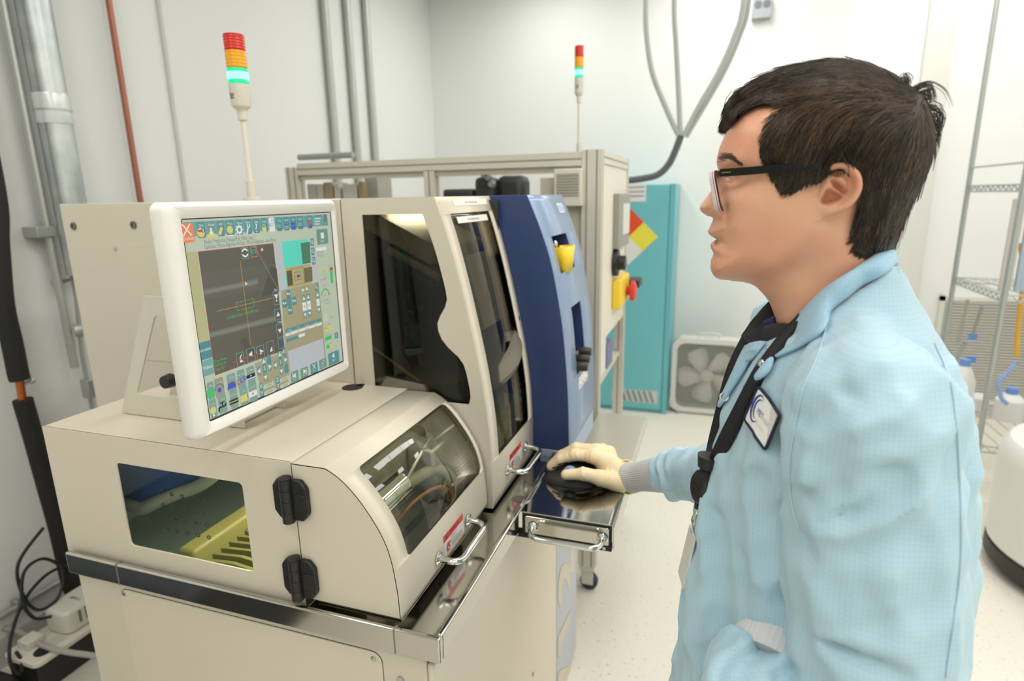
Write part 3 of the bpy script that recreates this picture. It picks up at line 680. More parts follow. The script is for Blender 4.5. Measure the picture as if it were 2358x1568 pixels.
# tall raised lettering on the logo panel (the visible slivers of the letters)
d = Decal(lambda u, v, h: (u, .3917-h, v), .0002)
LP = lambda x, y: (lambda q: (q.x, q.z))(onY(1180+x*.222, 1220+y*.222, .3918))
lc = mat('letter_cream', (206, 199, 180), .5); lo_ = mat('letter_outline', (150, 140, 122), .6)
def glyph(pts, m):
    d.poly([LP(*q) for q in pts], m)
g1 = [(604, 200), (640, 200), (640, 780), (604, 800), (590, 760), (590, 430)]
g2 = [(530, 352), (575, 352), (600, 420), (600, 610), (586, 610), (545, 505), (532, 500), (514, 560), (512, 640), (516, 740), (500, 800), (484, 790), (472, 700), (474, 600), (484, 480), (505, 390)]
g3 = [(602, 825), (606, 940), (560, 1040), (520, 1140), (500, 1180), (496, 1320), (470, 1320), (472, 1105), (500, 1050), (560, 920)]
g4 = [(600, 1410), (600, 1700), (466, 1700), (470, 1520), (484, 1465), (520, 1440)]
for g in (g2, g3, g4):
    cx_ = sum(q[0] for q in g)/len(g); cy_ = sum(q[1] for q in g)/len(g)
    d.h = 0; d.poly([LP(cx_+(q[0]-cx_)*1.03-2, cy_+(q[1]-cy_)*1.01) for q in g], lo_); glyph(g, lc)
d.h = 0; d.poly([LP(*q) for q in ((604, 190), (640, 180), (640, 440), (594, 440), (596, 240))], lc)
d.done('logo_lettering', mach)
# ---- steel tray: floor, four-sided apron and rolled rim
bm = bmesh.new(); box(bm, X0+.006, XB, Y0+.006, YT, ZF-.006, ZF); link('tray_floor', bm, stain, mach, smooth=False)
bm = bmesh.new()
box(bm, X0, X0+.011, Y0, YT, .884, ZR); box(bm, X0+.0112, XB, Y0, Y0+.011, .884, ZR)
link('tray_apron', bm, stain, mach, bevel=.0035, seg=3)
for px_ in (272, 897):
    p_ = onX(px_, 1330, X0); bm = bmesh.new(); box(bm, X0-.0006, X0+.0117, p_.y-.0012, p_.y+.0012, .886, ZR+.0005); link('weld_seam', bm, mat('weld', (150, 146, 138), .5, .8), mach)
p_ = onZ(1196, 1148, ZF+.001); lt('round_sticker', [(.016, 0), (.016, .0008), (0, .0008)], (p_.x, p_.y, ZF), mat('sticker_brown', (92, 84, 70), .6), mach, n=24)  # dark round sticker on the tray floor
# ---- low rear housing (carries the monitor)
YD = .6335
cheek = bmesh.new()
wn = [onX(*q, XS) for q in ((266, 1064), (557, 1112), (584, 1318), (302, 1256))]
zt0, zt1 = 1.1365, .9655; yl0, yr0 = wn[0].y, wn[1].y
wl, wr = rounded(yr0, yl0, zt1, zt0, .009)
hole = [(zt1, zt0, wl, wr)]
strip(cheek, rows_for(ZF+.002, ZH, hole, 4, .009), YD, 1.206, hole, lambda y, z: (XS, y, z))
link('side_panel', cheek, cream, mach, solid=.003, soff=1, smooth=False)
bm = bmesh.new()
box(bm, XS, XT-.002, YD, 1.206, ZH-.003, ZH); box(bm, XS+.0031, XT-.002, 1.202, 1.206, ZF, ZH-.0032)
link('housing_top', bm, cream, mach, bevel=.0025)
bm = bmesh.new(); bm.faces.new([bm.verts.new((XS+.0035, y, z)) for y, z in rrect(yr0-.01, yl0+.01, zt1-.01, zt0+.01, .004)])
sw = link('side_window', bm, sideg, mach, solid=.003, soff=0, smooth=False)
holes_px = [(369.7, 1134.7), (393.5, 1139.5), (418, 1143.8), (442, 1148), (466.5, 1153)]
P = onX(369.7, 1134.7, XS); Q = onX(466.5, 1153, XS); R_ = onX(383.5, 1218, XS)
for i in range(4):
    for j in range(5):
        yy = P.y+(Q.y-P.y)*j/4+(R_.y-P.y)*i/3*.0; zz = P.z+(Q.z-P.z)*j/4+(R_.z-P.z)*i/3
        bm = bmesh.new(); tube(bm, [(XS+.0015, yy+.0033*math.cos(a), zz+.0033*math.sin(a)) for a in np.linspace(0, 2*PI, 15)[:-1]], .0009, 6, closed=True)
        link('vent_hole', bm, mat('hole_rim', (30, 30, 28), .4), sw)
# inside the housing: chamber walls, bellows, navy splash cover with grey rim
bm = bmesh.new()
box(bm, XS+.02, XT-.01, YD+.01, 1.195, ZF+.001, ZF+.006); box(bm, XT-.012, XT-.008, YD+.01, 1.195, ZF+.006, ZH-.01); box(bm, XS+.02, XT-.012, 1.190, 1.195, ZF+.006, ZH-.01)
link('chamber_walls', bm, mat('chamber_green_grey', (112, 120, 108), .5), mach, smooth=False)
sp_ = [(onX(*p, .80).y, onX(*p, .80).z) for p in ((250, 1040), (480, 1078), (478, 1096), (440, 1112), (395, 1128), (350, 1143), (320, 1160), (288, 1149), (255, 1134))]
bm = bmesh.new(); prism(bm, sp_, .80, XT-.02, 'x'); link('splash_cover', bm, mat('splash_navy', (74, 104, 172), .45), mach, bevel=.003, label='navy splash cover seen through the side window')
bm = bmesh.new(); tube(bm, smooth_path([onX(*p, .795) for p in ((268, 1156), (300, 1163), (330, 1172), (362, 1156), (410, 1136), (450, 1122), (480, 1104), (500, 1086))], 6), .0125, 12); link('splash_rim', bm, mat('rim_grey', (186, 182, 170), .5), mach)
bx('rail_block', XS+.012, XT-.02, .885, .925, ZF+.006, ZF+.055, mat('rail_brass', (184, 166, 100), .45), mach, bevel=.006)
bm = bmesh.new()
for i in range(15):
    x = XS+.015+i*.021; z0 = ZF+.008
    prism(bm, [(.742, z0), (.742, z0+.03), (.80, z0+.036), (.868, z0+.03), (.868, z0)], x, x+.007, 'x')
link('bellows', bm, mat('bellows_olive', (150, 140, 84), .6), mach, smooth=False)
wlamp = mat('work_lamp', (255, 255, 255), .5, emit=(250, 250, 235), es=WLAMP)
bx('work_lamp', .78, 1.10, .66, .72, ZH-.014, ZH-.010, wlamp, mach, bevel=0)
# ---- hood door: curved front with window
cur = [onX(*q_, XS) for q_ in ((750, 1079), (775, 1096), (800, 1119), (826, 1149), (850, 1181), (872, 1216), (890, 1252), (903, 1290), (912, 1330), (920, 1378), (925, 1427))]
HP = [(YD-.0015, ZH), (.566, ZH)]+[(min(v.y, .560), v.z+.0015*(1 if i < 4 else 0)) for i, v in enumerate(cur)][1:]
sp = smooth_path([(0, y, z) for y, z in HP[1:]], 4)
HPs = [HP[0]]+[(v.y, v.z) for v in sp]
# arc length parameter
S_ = [0.]
for a, b in zip(HPs, HPs[1:]): S_.append(S_[-1]+math.hypot(b[0]-a[0], b[1]-a[1]))
def hp(s): return (interp(s, S_, [p[0] for p in HPs]), interp(s, S_, [p[1] for p in HPs]))
XD1 = 1.128
hprof = [(z, y) for y, z in HPs[1:]]
def hs(px_, py_):
    q = onprof(px_, py_, hprof); i = min(range(len(HPs)), key=lambda k: (HPs[k][0]-q.y)**2+(HPs[k][1]-q.z)**2); return q.x, S_[i]
c4 = [hs(*q) for q in ((1018, 930), (820, 1078), (941, 1280), (1112, 1080))]
s0 = (c4[0][1]+c4[1][1])/2; s1 = (c4[2][1]+c4[3][1])/2
xl = (c4[1][0]+c4[2][0])/2; xr = (c4[0][0]+c4[3][0])/2
print('hood window', c4, s0, s1)
wl, wr = rounded(xl, xr, s0, s1, .012)
bm = bmesh.new(); hole = [(s0, s1, wl, wr)]
strip(bm, sorted(set(rows_for(0, S_[-1], hole, 40, .012)+[round(v, 6) for v in S_])), XS, XD1, hole, lambda x, s: (x, hp(s)[0], hp(s)[1]))
hood = link('hood_door', bm, cream, mach, solid=.003, soff=1, angle=60)
bm = bmesh.new()
poly = [p for p in HPs]+[(YD-.0015, HPs[-1][1])]
for x in (XS, XD1-.003): prism(bm, poly, x, x+.003, 'x') if x == XS else None
link('door_cheek', bm, cream, hood, bevel=.0015, label='flat cream side of the hood door')
bm = bmesh.new(); prism(bm, [(y, z) for y, z in HPs]+[(y+.012, z-.012) for y, z in HPs[::-1]], XD1-.003, XD1, 'x'); link('door_far_edge', bm, cream, hood)
bm = bmesh.new()
rws = [s for s in np.linspace(s0-.01, s1+.01, 26)]
def off(x, s, o):
    y, z = hp(s); y2, z2 = hp(s+.002); t_ = Vector((0, y2-y, z2-z)).normalized(); n_ = Vector((0, -t_.z, t_.y)); n_ = n_ if n_.y < 0 or n_.z > 0 else -n_
    return (x, y-n_.y*o, z-n_.z*o)
strip(bm, rws, xl-.012, xr+.012, [], lambda x, s: off(x, s, .0042))
link('hood_window', bm, clearg, hood, solid=.002, soff=0)
# u-shaped chrome pull with round flanges
def pull(name, A, B, out, r, par, drop=None):
    A, B, out = Vector(A), Vector(B), Vector(out); d_ = (B-A).normalized(); e = out.length; n_ = out.normalized(); cr = min(.022, e*.6)
    pts = [A]
    for k in range(7):
        a_ = k/6*PI/2; pts.append(A+n_*(e-cr+cr*math.sin(a_))+d_*(cr-cr*math.cos(a_)))
    for k in range(7):
        a_ = (6-k)/6*PI/2; pts.append(B+n_*(e-cr+cr*math.sin(a_))-d_*(cr-cr*math.cos(a_)))
    pts.append(B)
    bm = bmesh.new(); tube(bm, pts, r, 14)
    for c_ in (A, B): lathe(bm, [(r*2.0, 0), (r*2.0, .0025), (r*1.5, .005), (r, .006)], c_, n_, 18)
    return link(name, bm, chrome, par)
def front_pt(px_, py_, prof): return onprof(px_, py_, prof)
A = front_pt(1008, 1284, hprof); B = front_pt(1076, 1197, hprof)
zh_ = (A.z+B.z)/2; yh_ = interp(zh_, [p[0] for p in hprof][::-1], [p[1] for p in hprof][::-1])
print('hood handle', A, B)
pull('hood_handle', (A.x, yh_-.001, zh_), (B.x, yh_-.001, zh_), (0, -.042, -.004), .0062, hood)
def warn(name, cx_, z0, z1, w, prof, par, faint=False):
    zs_ = [p[0] for p in prof]; ys_ = [p[1] for p in prof]
    if zs_[0] > zs_[-1]: zs_, ys_ = zs_[::-1], ys_[::-1]
    d = Decal(lambda u, v, h: (cx_+u, interp(z0+v, zs_, ys_)-.0006-h, z0+v), .00012)
    H = z1-z0; R_m = mat('warning_red', (208, 48, 52), .45); Wm = mat('label_white', (236, 232, 224), .45); K = mat('label_ink', (70, 66, 64), .6)
    d.rect(-w/2, 0, w/2, H, Wm); d.rect(-w/2, H*.68, w/2, H, R_m)
    d.text('WARNING', .06*w, H*.84, H*.22, mat('warning_dark', (120, 30, 34), .5))
    d.poly([(-w*.42, H*.75), (-w*.30, H*.75), (-w*.36, H*.94)], mat('warning_dark', (120, 30, 34), .5))
    for i, s_ in enumerate(('Moving parts can', 'cut or crush.', 'Keep hands away')): d.text(s_, -.16*w, H*(.60-.10*i), H*.095, K, 'LEFT')
    for i in range(4): d.rect(-.16*w, H*(.285-.065*i), w*(.40-.05*(i % 2)), H*(.285-.065*i)+H*.022, mat('label_grey', (120, 114, 110), .6))
    # red pictogram of a hand and a blade
    d.disc(-.33*w, H*.25, w*.075, R_m); d.disc(-.33*w, H*.25, w*.03, Wm)
    for i in range(6):
        a_ = i*PI/3; d.poly([(-.33*w+.06*w*math.cos(a_-.2), H*.25+.06*w*math.sin(a_-.2)), (-.33*w+.06*w*math.cos(a_+.2), H*.25+.06*w*math.sin(a_+.2)), (-.33*w+.11*w*math.cos(a_), H*.25+.11*w*math.sin(a_))], R_m)
    d.poly([(-.38*w, H*.42), (-.24*w, H*.42), (-.22*w, H*.5), (-.27*w, H*.58), (-.3*w, H*.5), (-.34*w, H*.6), (-.37*w, H*.5)], R_m)
    return d.done(name, par, label='red and white WARNING sticker')
La = front_pt(1020, 1238, hprof); Lb = front_pt(1064, 1180, hprof); Lc = front_pt(1026, 1276, hprof)
print('label', La, Lb, Lc)
warn('warning_label', (La.x+Lb.x)/2, Lc.z-.002, La.z+.001, abs(Lb.x-La.x)*1.0, hprof, hood)
# stuff seen through the hood window: spindle block, corrugated hose, tubes, basin
met = mat('machined_metal', (186, 184, 170), .3, .7); greyp = mat('inner_grey', (128, 124, 112), .4)
bm = bmesh.new(); box(bm, XS+.02, XD1-.01, .46, YD-.01, ZF+.001, ZF+.004); link('basin_floor', bm, mat('basin_olive', (150, 146, 112), .35, .4), mach, smooth=False)
bm = bmesh.new(); box(bm, .80, 1.10, .56, YD-.008, .95, 1.155); link('spindle_plate', bm, mat('spindle_plate', (168, 162, 142), .4), mach, bevel=.004)
bm = bmesh.new(); box(bm, .98, 1.09, .50, .559, 1.04, 1.12); link('spindle_block', bm, met, mach, bevel=.006)
bm = bmesh.new(); lathe(bm, [(0, 0), (.028, 0), (.03, .01), (.03, .09), (.02, .1), (0, .1)], (.80, .53, 1.085), (1, 0, 0), 24); link('spindle_motor', bm, chrome, mach)
bm = bmesh.new(); box(bm, .84, 1.05, .475, .52, .955, .985); link('work_table', bm, mat('table_violet_grey', (112, 104, 104), .35, .3), mach, bevel=.004)
bm = bmesh.new(); tube(bm, smooth_path([(.86, .55, 1.05), (.93, .525, 1.075), (1.0, .505, 1.07), (1.045, .495, 1.03), (1.04, .50, .985)], 8), .012, 12); link('corrugated_hose', bm, mat('hose_corrugated', (150, 146, 126), .5), mach)
bm = bmesh.new(); tube(bm, smooth_path([(.84, .52, 1.03), (.91, .505, 1.05), (.98, .49, 1.045), (1.02, .485, 1.01), (1.02, .49, .975)], 8), .0035, 8); link('orange_tube', bm, mat('tube_orange', (168, 110, 48), .4), mach)
bm = bmesh.new(); tube(bm, smooth_path([(1.10, .545, 1.10), (1.04, .53, 1.125), (.97, .525, 1.11), (.92, .53, 1.08)], 8), .004, 8); link('coolant_tube', bm, met, mach)
# ---- hinges
def hinge(px_, py_, sc=1.0):
    p_ = onX(px_, py_, XS); zc, yc = p_.z, YD
    t_ = None
    bm = bmesh.new(); h = .036*sc
    def leaf(s):
        pts = [(yc+s*.004, zc-h), (yc+s*.004, zc+h), (yc+s*.022, zc+h), (yc+s*.033, zc+h*.62), (yc+s*.033, zc-h*.62), (yc+s*.022, zc-h)]
        return pts if s > 0 else pts[::-1]
    prism(bm, rpoly(leaf(-1), .003, 2), XS-.010, XS-.0005, 'x'); hg = link('hinge', bm, rubber, mach, bevel=.002)
    pr('fixed_leaf', rpoly(leaf(1), .003, 2), XS-.010, XS-.0005, 'x', rubber, hg, bevel=.002)
    bm = bmesh.new(); lathe(bm, [(.0095, -.040), (.0105, -.039)]+[v for k in range(4) for v in ((.0105, -.039+k*.0195), (.0105, -.0210+k*.0195), (.0098, -.0207+k*.0195), (.0098, -.0198+k*.0195))]+[(.0105, .0395), (.009, .0405), (0, .0408)], (XS-.0105, yc+.005, zc), (0, 0, 1), 20)
    link('barrel', bm, rubber, hg)
    bm = bmesh.new(); prism(bm, [(yc-.010, zc-.019), (yc-.010, zc+.012), (yc-.030, zc+.012), (yc-.030, zc-.019)], XS-.0112, XS-.0098, 'x'); link('cover_cap', bm, mat('hinge_cap', (36, 36, 34), .35), hg, bevel=.0006)
hinge(670, 1144); hinge(692, 1324)
bx('seam_gap', XS+.001, XT-.01, YD-.0012, YD-.0002, ZF+.002, ZH-.0018, gap, mach, bevel=0)
# logo and round black grommets on the housing top
p_ = onZ(812, 892, ZH); lt('grommet', [(.0235, 0), (.0235, .001), (0, .001)], (p_.x, p_.y, ZH), mat('grommet_black', (40, 36, 34), .6), mach, n=28)
p_ = onZ(831, 887, ZH); lt('small_grommet', [(.009, 0), (.009, .001), (0, .001)], (p_.x, p_.y, ZH), MATS['grommet_black'], mach, n=20)
# ---- tall tower: beige cover with smoked windows
tp = [(1.6035, .547), (1.528, .522), (1.43, .497), (1.311, .472), (1.217, .455), (1.119, .443), (1.018, .438), (.922, .438)]
tsp = smooth_path([(0, y, z) for z, y in tp], 4); TP = [(v.z, v.y) for v in tsp][::-1]      # ascending z
def ty(z): return interp(z, [p[0] for p in TP], [p[1] for p in TP])
wv = [(973, 493), (985, 525), (1003, 578), (1016, 625), (1026, 665), (1030, 690), (1026, 706), (1014, 728), (1008, 745), (1012, 768), (1024, 790), (1045, 812), (1062, 828), (1072, 850), (1080, 885), (1084, 910), (1083, 925), (1074, 935), (1062, 930)]
wq = smooth_path([onX(*q, XT) for q in wv], 4); wz = [v.z for v in wq][::-1]; wy = [v.y for v in wq][::-1]
for i in range(1, len(wz)): wz[i] = max(wz[i], wz[i-1]+1e-6)
zw0, zw1 = wz[0]+.0005, wz[-1]; ywl = .7185
def lfw(z): return interp(z, wz, wy)
hole = [(zw0, zw1, lfw, (lambda z: ywl if z > zw0+.001 else ywl))]
bm = bmesh.new()
YC = .768
strip(bm, rows_for(.922, ZT, hole, 40, .003), ty, YC, hole, lambda y, z: (XT, y, z))
tower = link('tower_cover', bm, creamd, mach, solid=.003, soff=0, smooth=False)
bm = bmesh.new()
fz = lambda px_, py_: onprof(px_, py_, TP)
c4 = [fz(*q) for q in ((1037, 492), (1125, 485), (1219, 965), (1148, 1050))]
print('tower window', c4)
fw0, fw1 = (c4[2].z+c4[3].z)/2, (c4[0].z+c4[1].z)/2; fxl, fxr = (c4[0].x+c4[3].x)/2, (c4[1].x+c4[2].x)/2
wl, wr = rounded(fxl, fxr, fw0, fw1, .006)
hole = [(fw0, fw1, wl, wr)]
strip(bm, sorted(set(rows_for(.922, ZT, hole, 40, .006)+[round(p[0], 6) for p in TP])), XT, XB-.001, hole, lambda x, z: (x, ty(z), z))
link('tower_front', bm, cream, tower, solid=.003, soff=-1, angle=60, label='curved cream front of the tower')
bm = bmesh.new(); box(bm, XT, XB-.001, ty(ZT)+.0, YC, ZT-.003, ZT); link('tower_top', bm, cream, tower, bevel=.0012)
bm = bmesh.new(); strip(bm, [float(v) for v in np.linspace(fw0-.01, fw1+.01, 30)], fxl-.01, fxr+.01, [], lambda x, z: (x, ty(z)+.0045, z)); link('front_window', bm, glass('smoked_front_acrylic', (196, 196, 188), 1.2), tower, solid=.002, soff=0)
bm = bmesh.new(); strip(bm, [float(v) for v in np.linspace(zw0, zw1+.005, 30)], lambda z: ty(z)+.012, ywl+.006, [], lambda y, z: (XT+.0035, y, z)); link('side_window', bm, smoke, tower, solid=.002, soff=0)
# chamber inside the tower
bm = bmesh.new()
box(bm, XT+.01, XB-.01, YC-.02, YC-.01, .93, ZT-.01); box(bm, XB-.015, XB-.008, ty(1.0)+.03, YC-.02, .93, 1.30); box(bm, XB-.015, XB-.008, .52, YC-.02, 1.3, ZT-.01)
box(bm, XT+.01, XB-.016, .56, YC-.021, ZT-.02, ZT-.01)
link('tower_chamber', bm, dark, mach, smooth=False)
bm = bmesh.new(); box(bm, XT+.06, XB-.03, ty(1.0)+.02, YC-.021, .925, .93); link('chamber_floor', bm, mat('chamber_floor', (96, 92, 80), .5), mach, smooth=False)
bx('added_tower_lamp', 1.20, 1.40, .66, .69, ZT-.028, ZT-.024, mat('added_tower_lamp_lit', (255, 255, 255), .5, emit=(250, 246, 230), es=WLAMP*.9), mach, bevel=0)  # lamp added to brighten the chamber so the arms show
arm = bmesh.new(); box(arm, 1.16, 1.43, .555, .735, 1.497, 1.54, rot=Matrix.Rotation(math.radians(26), 3, 'X')); link('transfer_arm', arm, mat('arm_cream', (196, 180, 136), .45), mach, bevel=.004, label='cream slanted arm inside the tower')
arm = bmesh.new(); box(arm, 1.15, 1.43, .55, .735, 1.452, 1.485, rot=Matrix.Rotation(math.radians(26), 3, 'X')); link('arm_rail', arm, mat('arm_black', (40, 42, 40), .5), mach, bevel=.002)
arm = bmesh.new(); box(arm, 1.23, 1.40, .50, .57, 1.30, 1.47, rot=Matrix.Rotation(math.radians(-14), 3, 'X')); link('camera_head', arm, mat('head_cream', (206, 188, 158), .45), mach, bevel=.003)
bm = bmesh.new(); tube(bm, [(1.24, .545, 1.302), (1.40, .545, 1.302)], .009, 10); link('drive_shaft', bm, met, mach)
lt('shaft_collar', [(0, 0), (.022, 0), (.022, .03), (0, .03)], (1.37, .545, 1.302), mat('collar_dark', (70, 70, 68), .4, .5), mach, axis=(1, 0, 0), n=18)
bm = bmesh.new(); lathe(bm, [(.20, 0), (.205, .02), (.19, .05), (.175, .05), (.17, .012), (0, .010)], (1.33, .64, 1.215), (-.32, -.12, .95), 48); link('wafer_bowl', bm, mat('bowl_grey', (118, 112, 98), .45), mach)
tb('brass_rod', [onX(858, 800, 1.15), onX(985, 892, 1.15)], .003, mat('brass', (206, 184, 124), .4, .2), mach, n=8)
tb('guide_tube', [onX(895, 575, 1.15), onX(1012, 640, 1.15)], .008, mat('tube_grey_brown', (150, 140, 118), .4), mach, n=10)
lt('pivot_bolt', [(.013, 0), (.013, .006), (.007, .008), (0, .006)], (1.165, .672, 1.478), met, mach, axis=(-1, 0, 0), n=16)
bm = bmesh.new()
for i in range(14):
    z0_ = .945+i*.011; prism(bm, [(ty(z0_)+.02, z0_), (ty(z0_)+.075, z0_), (ty(z0_)+.075, z0_+.007), (ty(z0_)+.02, z0_+.007)], 1.16, 1.43, 'x')
link('lower_bellows', bm, mat('bellows_yellow', (190, 184, 104), .6), mach, smooth=False)
# labels on the tower front
def strip_label(name, px4, txt, yoff, par):
    A, B, C_ = [fz(*q) for q in px4]
    d = Decal(lambda u, v, h: (u, ty(v)-yoff-h, v), .00015)
    z0_, z1_ = C_.z, (A.z+B.z)/2
    d.rect(A.x, z0_, B.x, z1_, mat('label_white', (236, 232, 224), .45))
    d.text(txt, (A.x+B.x)/2, (z0_+z1_)/2, (z1_-z0_)*.52, mat('label_text', (128, 116, 112), .6), sx=.72)
    d.done(name, par)
strip_label('paper_label', ((1040, 459.5), (1117, 457), (1044, 474)), 'Perform Y offset after blade change', .0008, tower)
strip_label('paper_label', ((1050, 500), (1119, 492.5), (1055, 514.5)), 'Lift lid up slightly before closing', .0008, tower)
tw = [(z, y) for z, y in TP]
A = fz(1167, 1081); B = fz(1208, 1027); print('tower handle', A, B)
zz = (A.z+B.z)/2; pull('tower_handle', (A.x, ty(zz)-.001, zz), (B.x, ty(zz)-.001, zz), (0, -.045, -.003), .0062, tower)
La, Lb, Lc = fz(1173, 1050), fz(1199, 1006), fz(1175, 1075); print('label2', La, Lb, Lc)
warn('warning_label', (La.x+Lb.x)/2, min(Lc.z, La.z-.045), La.z+.002, abs(Lb.x-La.x), TP, tower)
# ---- rear electrical cabinet
bx('rear_cabinet', XT, XR, YC+.004, YB, .885, ZT, creamd, mach, bevel=.003)
bx('cabinet_seam', XT+.002, XB, YC+.0005, YC+.0035, .93, ZT-.002, gap, mach, bevel=0)
bx('column_groove', XT-.0006, XT+.002, .7385, .7395, ZH, ZT-.004, mat('groove', (150, 144, 126), .6), mach, bevel=0)
for (x, y) in ((170, 520.5), (308, 518)):
    p_ = onX(x, y, XT); lt('cap_screw', [(.0095, 0), (.0095, .003), (.005, .0032), (.005, .001), (0, .001)], (XT, p_.y, p_.z), mat('screw_dark', (120, 118, 110), .35, .8), mach, axis=(-1, 0, 0), n=18)
a, b = onX(260, 561, XT), onX(300, 760, XT)
bm = bmesh.new(); prism(bm, rrect(.9, a.y, 1.2, a.z, .004), XT-.0016, XT-.0002, 'x'); link('service_plate', bm, creamd, mach, bevel=.0008)
p_ = onX(267, 574, XT); lt('plate_screw', [(.005, 0), (.005, .0015), (0, .0015)], (XT-.0016, p_.y, p_.z), screwm, mach, axis=(-1, 0, 0), n=12)
# ---- blue control tower
bp = [(1.6045, .448), (1.519, .413), (1.433, .386), (1.312, .363), (1.222, .352), (1.082, .342), (.935, .339), (.87, .339)]
bsp = smooth_path([(0, y, z) for z, y in bp], 4); BP = [(v.z, v.y) for v in bsp][::-1]
def by(z): return interp(z, [p[0] for p in BP], [p[1] for p in BP])
ZB0 = .937
zsb = [p[0] for p in BP if p[0] > ZB0]+[]
bm = bmesh.new()
poly = [(by(ZB0), ZB0)]+[(by(z), z) for z in zsb]+[(YC, 1.6045), (YC, ZB0)]
poly = list(dict.fromkeys(poly))
prism(bm, poly, XB, XB+.003, 'x'); ctl = link('control_tower', bm, navy, mach, bevel=.0012, label='navy blue side of the control tower')
fb = lambda px_, py_: onprof(px_, py_, BP)
h1 = [fb(*q) for q in ((1269.7, 544), (1304, 536), (1323.7, 614), (1291.6, 630.6))]; h2 = [fb(*q) for q in ((1313, 709.7), (1333.7, 694), (1351, 832), (1331, 864))]
print('blue holes', h1, h2)
def hz(h): return ((h[2].z+h[3].z)/2, (h[0].z+h[1].z)/2, (h[0].x+h[3].x)/2, (h[1].x+h[2].x)/2)
H1, H2 = hz(h1), hz(h2)
bm = bmesh.new()
hl = [(H[0], H[1], (lambda s, v=H[2]: v), (lambda s, v=H[3]: v)) for H in (H2, H1)]
strip(bm, sorted(set(rows_for(ZB0, 1.6045, hl, 40, .003)+[round(z, 6) for z in zsb])), XB+.0031, XR, hl, lambda x, z: (x, by(z), z))
cf = link('control_front', bm, lblue, ctl, solid=.003, soff=-1, angle=60, label='light blue curved front of the control tower')
bm = bmesh.new(); box(bm, XB+.0031, XR, by(1.6045)+.003, YC, 1.6015, 1.6045); box(bm, XR-.003, XR, .46, YC, ZB0, 1.6014); box(bm, XB+.0031, XR-.003, by(ZB0)+.004, YC, ZB0, ZB0+.003)
link('control_shell', bm, navy, ctl, smooth=False)
for H, dp, nm in ((H1, .06, 'key_recess'), (H2, .045, 'gauge_recess')):
    bm = bmesh.new(); y_ = max(by(H[0]), by(H[1]))+dp
    box(bm, H[2]-.004, H[3]+.004, y_, y_+.003, H[0]-.004, H[1]+.004)
    zz_ = np.linspace(H[0], H[1], 8); pl_ = [(by(z)+.0034, z) for z in zz_]+[(y_, H[1]), (y_, H[0])]
    prism(bm, pl_, H[2]-.004, H[2]-.0005, 'x'); prism(bm, pl_, H[3]+.0005, H[3]+.004, 'x')
    box(bm, H[2]-.0004, H[3]+.0004, by(H[0])+.0034, y_, H[0]-.004, H[0]-.0005); box(bm, H[2]-.0004, H[3]+.0004, by(H[1])+.0034, y_, H[1]+.0005, H[1]+.004)
    link(nm, bm, navy, ctl, smooth=False)
cx_, cz_ = (H1[2]+H1[3])/2, (H1[0]+H1[1])/2; yk = by(cz_)
kp = mat('key_yellow', (244, 206, 30), .35)
bm = bmesh.new(); box(bm, H1[2]+.004, cx_+.004, yk+.052, yk+.056, cz_+.01, H1[1]-.003); link('switch_plate', bm, mat('plate_cream', (216, 208, 180), .4), ctl)
lt('lock_cylinder', [(.012, 0), (.012, .03), (.008, .034), (0, .034)], (cx_-.012, yk+.052, cz_+.022), chrome, ctl, axis=(0, -1, 0), n=20)
bm = bmesh.new()
cv = smooth_path([(cx_-.052, yk+.018, cz_+.016), (cx_-.05, yk-.012, cz_+.018), (cx_-.02, yk-.022, cz_+.018), (cx_+.016, yk-.022, cz_+.018), (cx_+.042, yk-.012, cz_+.018), (cx_+.044, yk+.012, cz_+.016), (cx_+.03, yk+.022, cz_+.016)], 5)
lv = smooth_path([(v.x*.82+cx_*.18, v.y+.006, cz_-.05) for v in cv], 1)
for i in range(len(cv)-1): bm.faces.new([bm.verts.new(v) for v in (cv[i], cv[i+1], lv[i+1], lv[i])])
bmesh.ops.remove_doubles(bm, verts=bm.verts[:], dist=1e-5); link('yellow_guard', bm, kp, ctl, solid=.007, soff=0, bevel=.002)
lt('green_lamp', [(.009, 0), (.009, .02), (0, .024)], (cx_-.006, yk+.035, H1[0]+.012), mat('lamp_green', (30, 200, 110), .3, emit=(30, 235, 130), es=2.5), ctl, axis=(0, -1, 0), n=16)
gz0, gz1 = H2[0]+.055, H2[1]-.004
for i in range(3):
    xg = H2[2]+.010+i*.016
    tb('flow_meter_tube', [(xg, by((gz0+gz1)/2)+.018, gz0), (xg, by((gz0+gz1)/2)+.03, gz1)], .006, mat('meter_grey', (150, 142, 128), .3, .3, noise=(160, (70, 64, 56), .45, .55)), ctl, n=10)
for i in range(3):
    xg = H2[2]+.014+i*.030; zg = H2[0]+.032-.006*(2-i)+i*.008
    lt('flow_knob', [(.0135, 0), (.0145, .004), (.013, .036), (.011, .04), (.0, .04)], (xg, by(zg)+.012, zg), mat('knob_brown_black', (50, 42, 36), .4), ctl, axis=(0, -1, .05), n=20)
lt('bleed_screw', [(.005, 0), (.007, .008), (0, .010)], (H2[2]+.006, by(H2[0]+.06)+.004, H2[0]+.062), screwm, ctl, axis=(0, -1, 0), n=12)
q = [fb(*v) for v in ((1332, 878), (1352, 851), (1333, 898))]
d = Decal(lambda u, v, h: (u, by(v)-.0006-h, v), .0002)
d.rect(q[0].x, q[2].z, q[1].x, q[2].z+.035, mat('label_white', (236, 232, 224), .45))
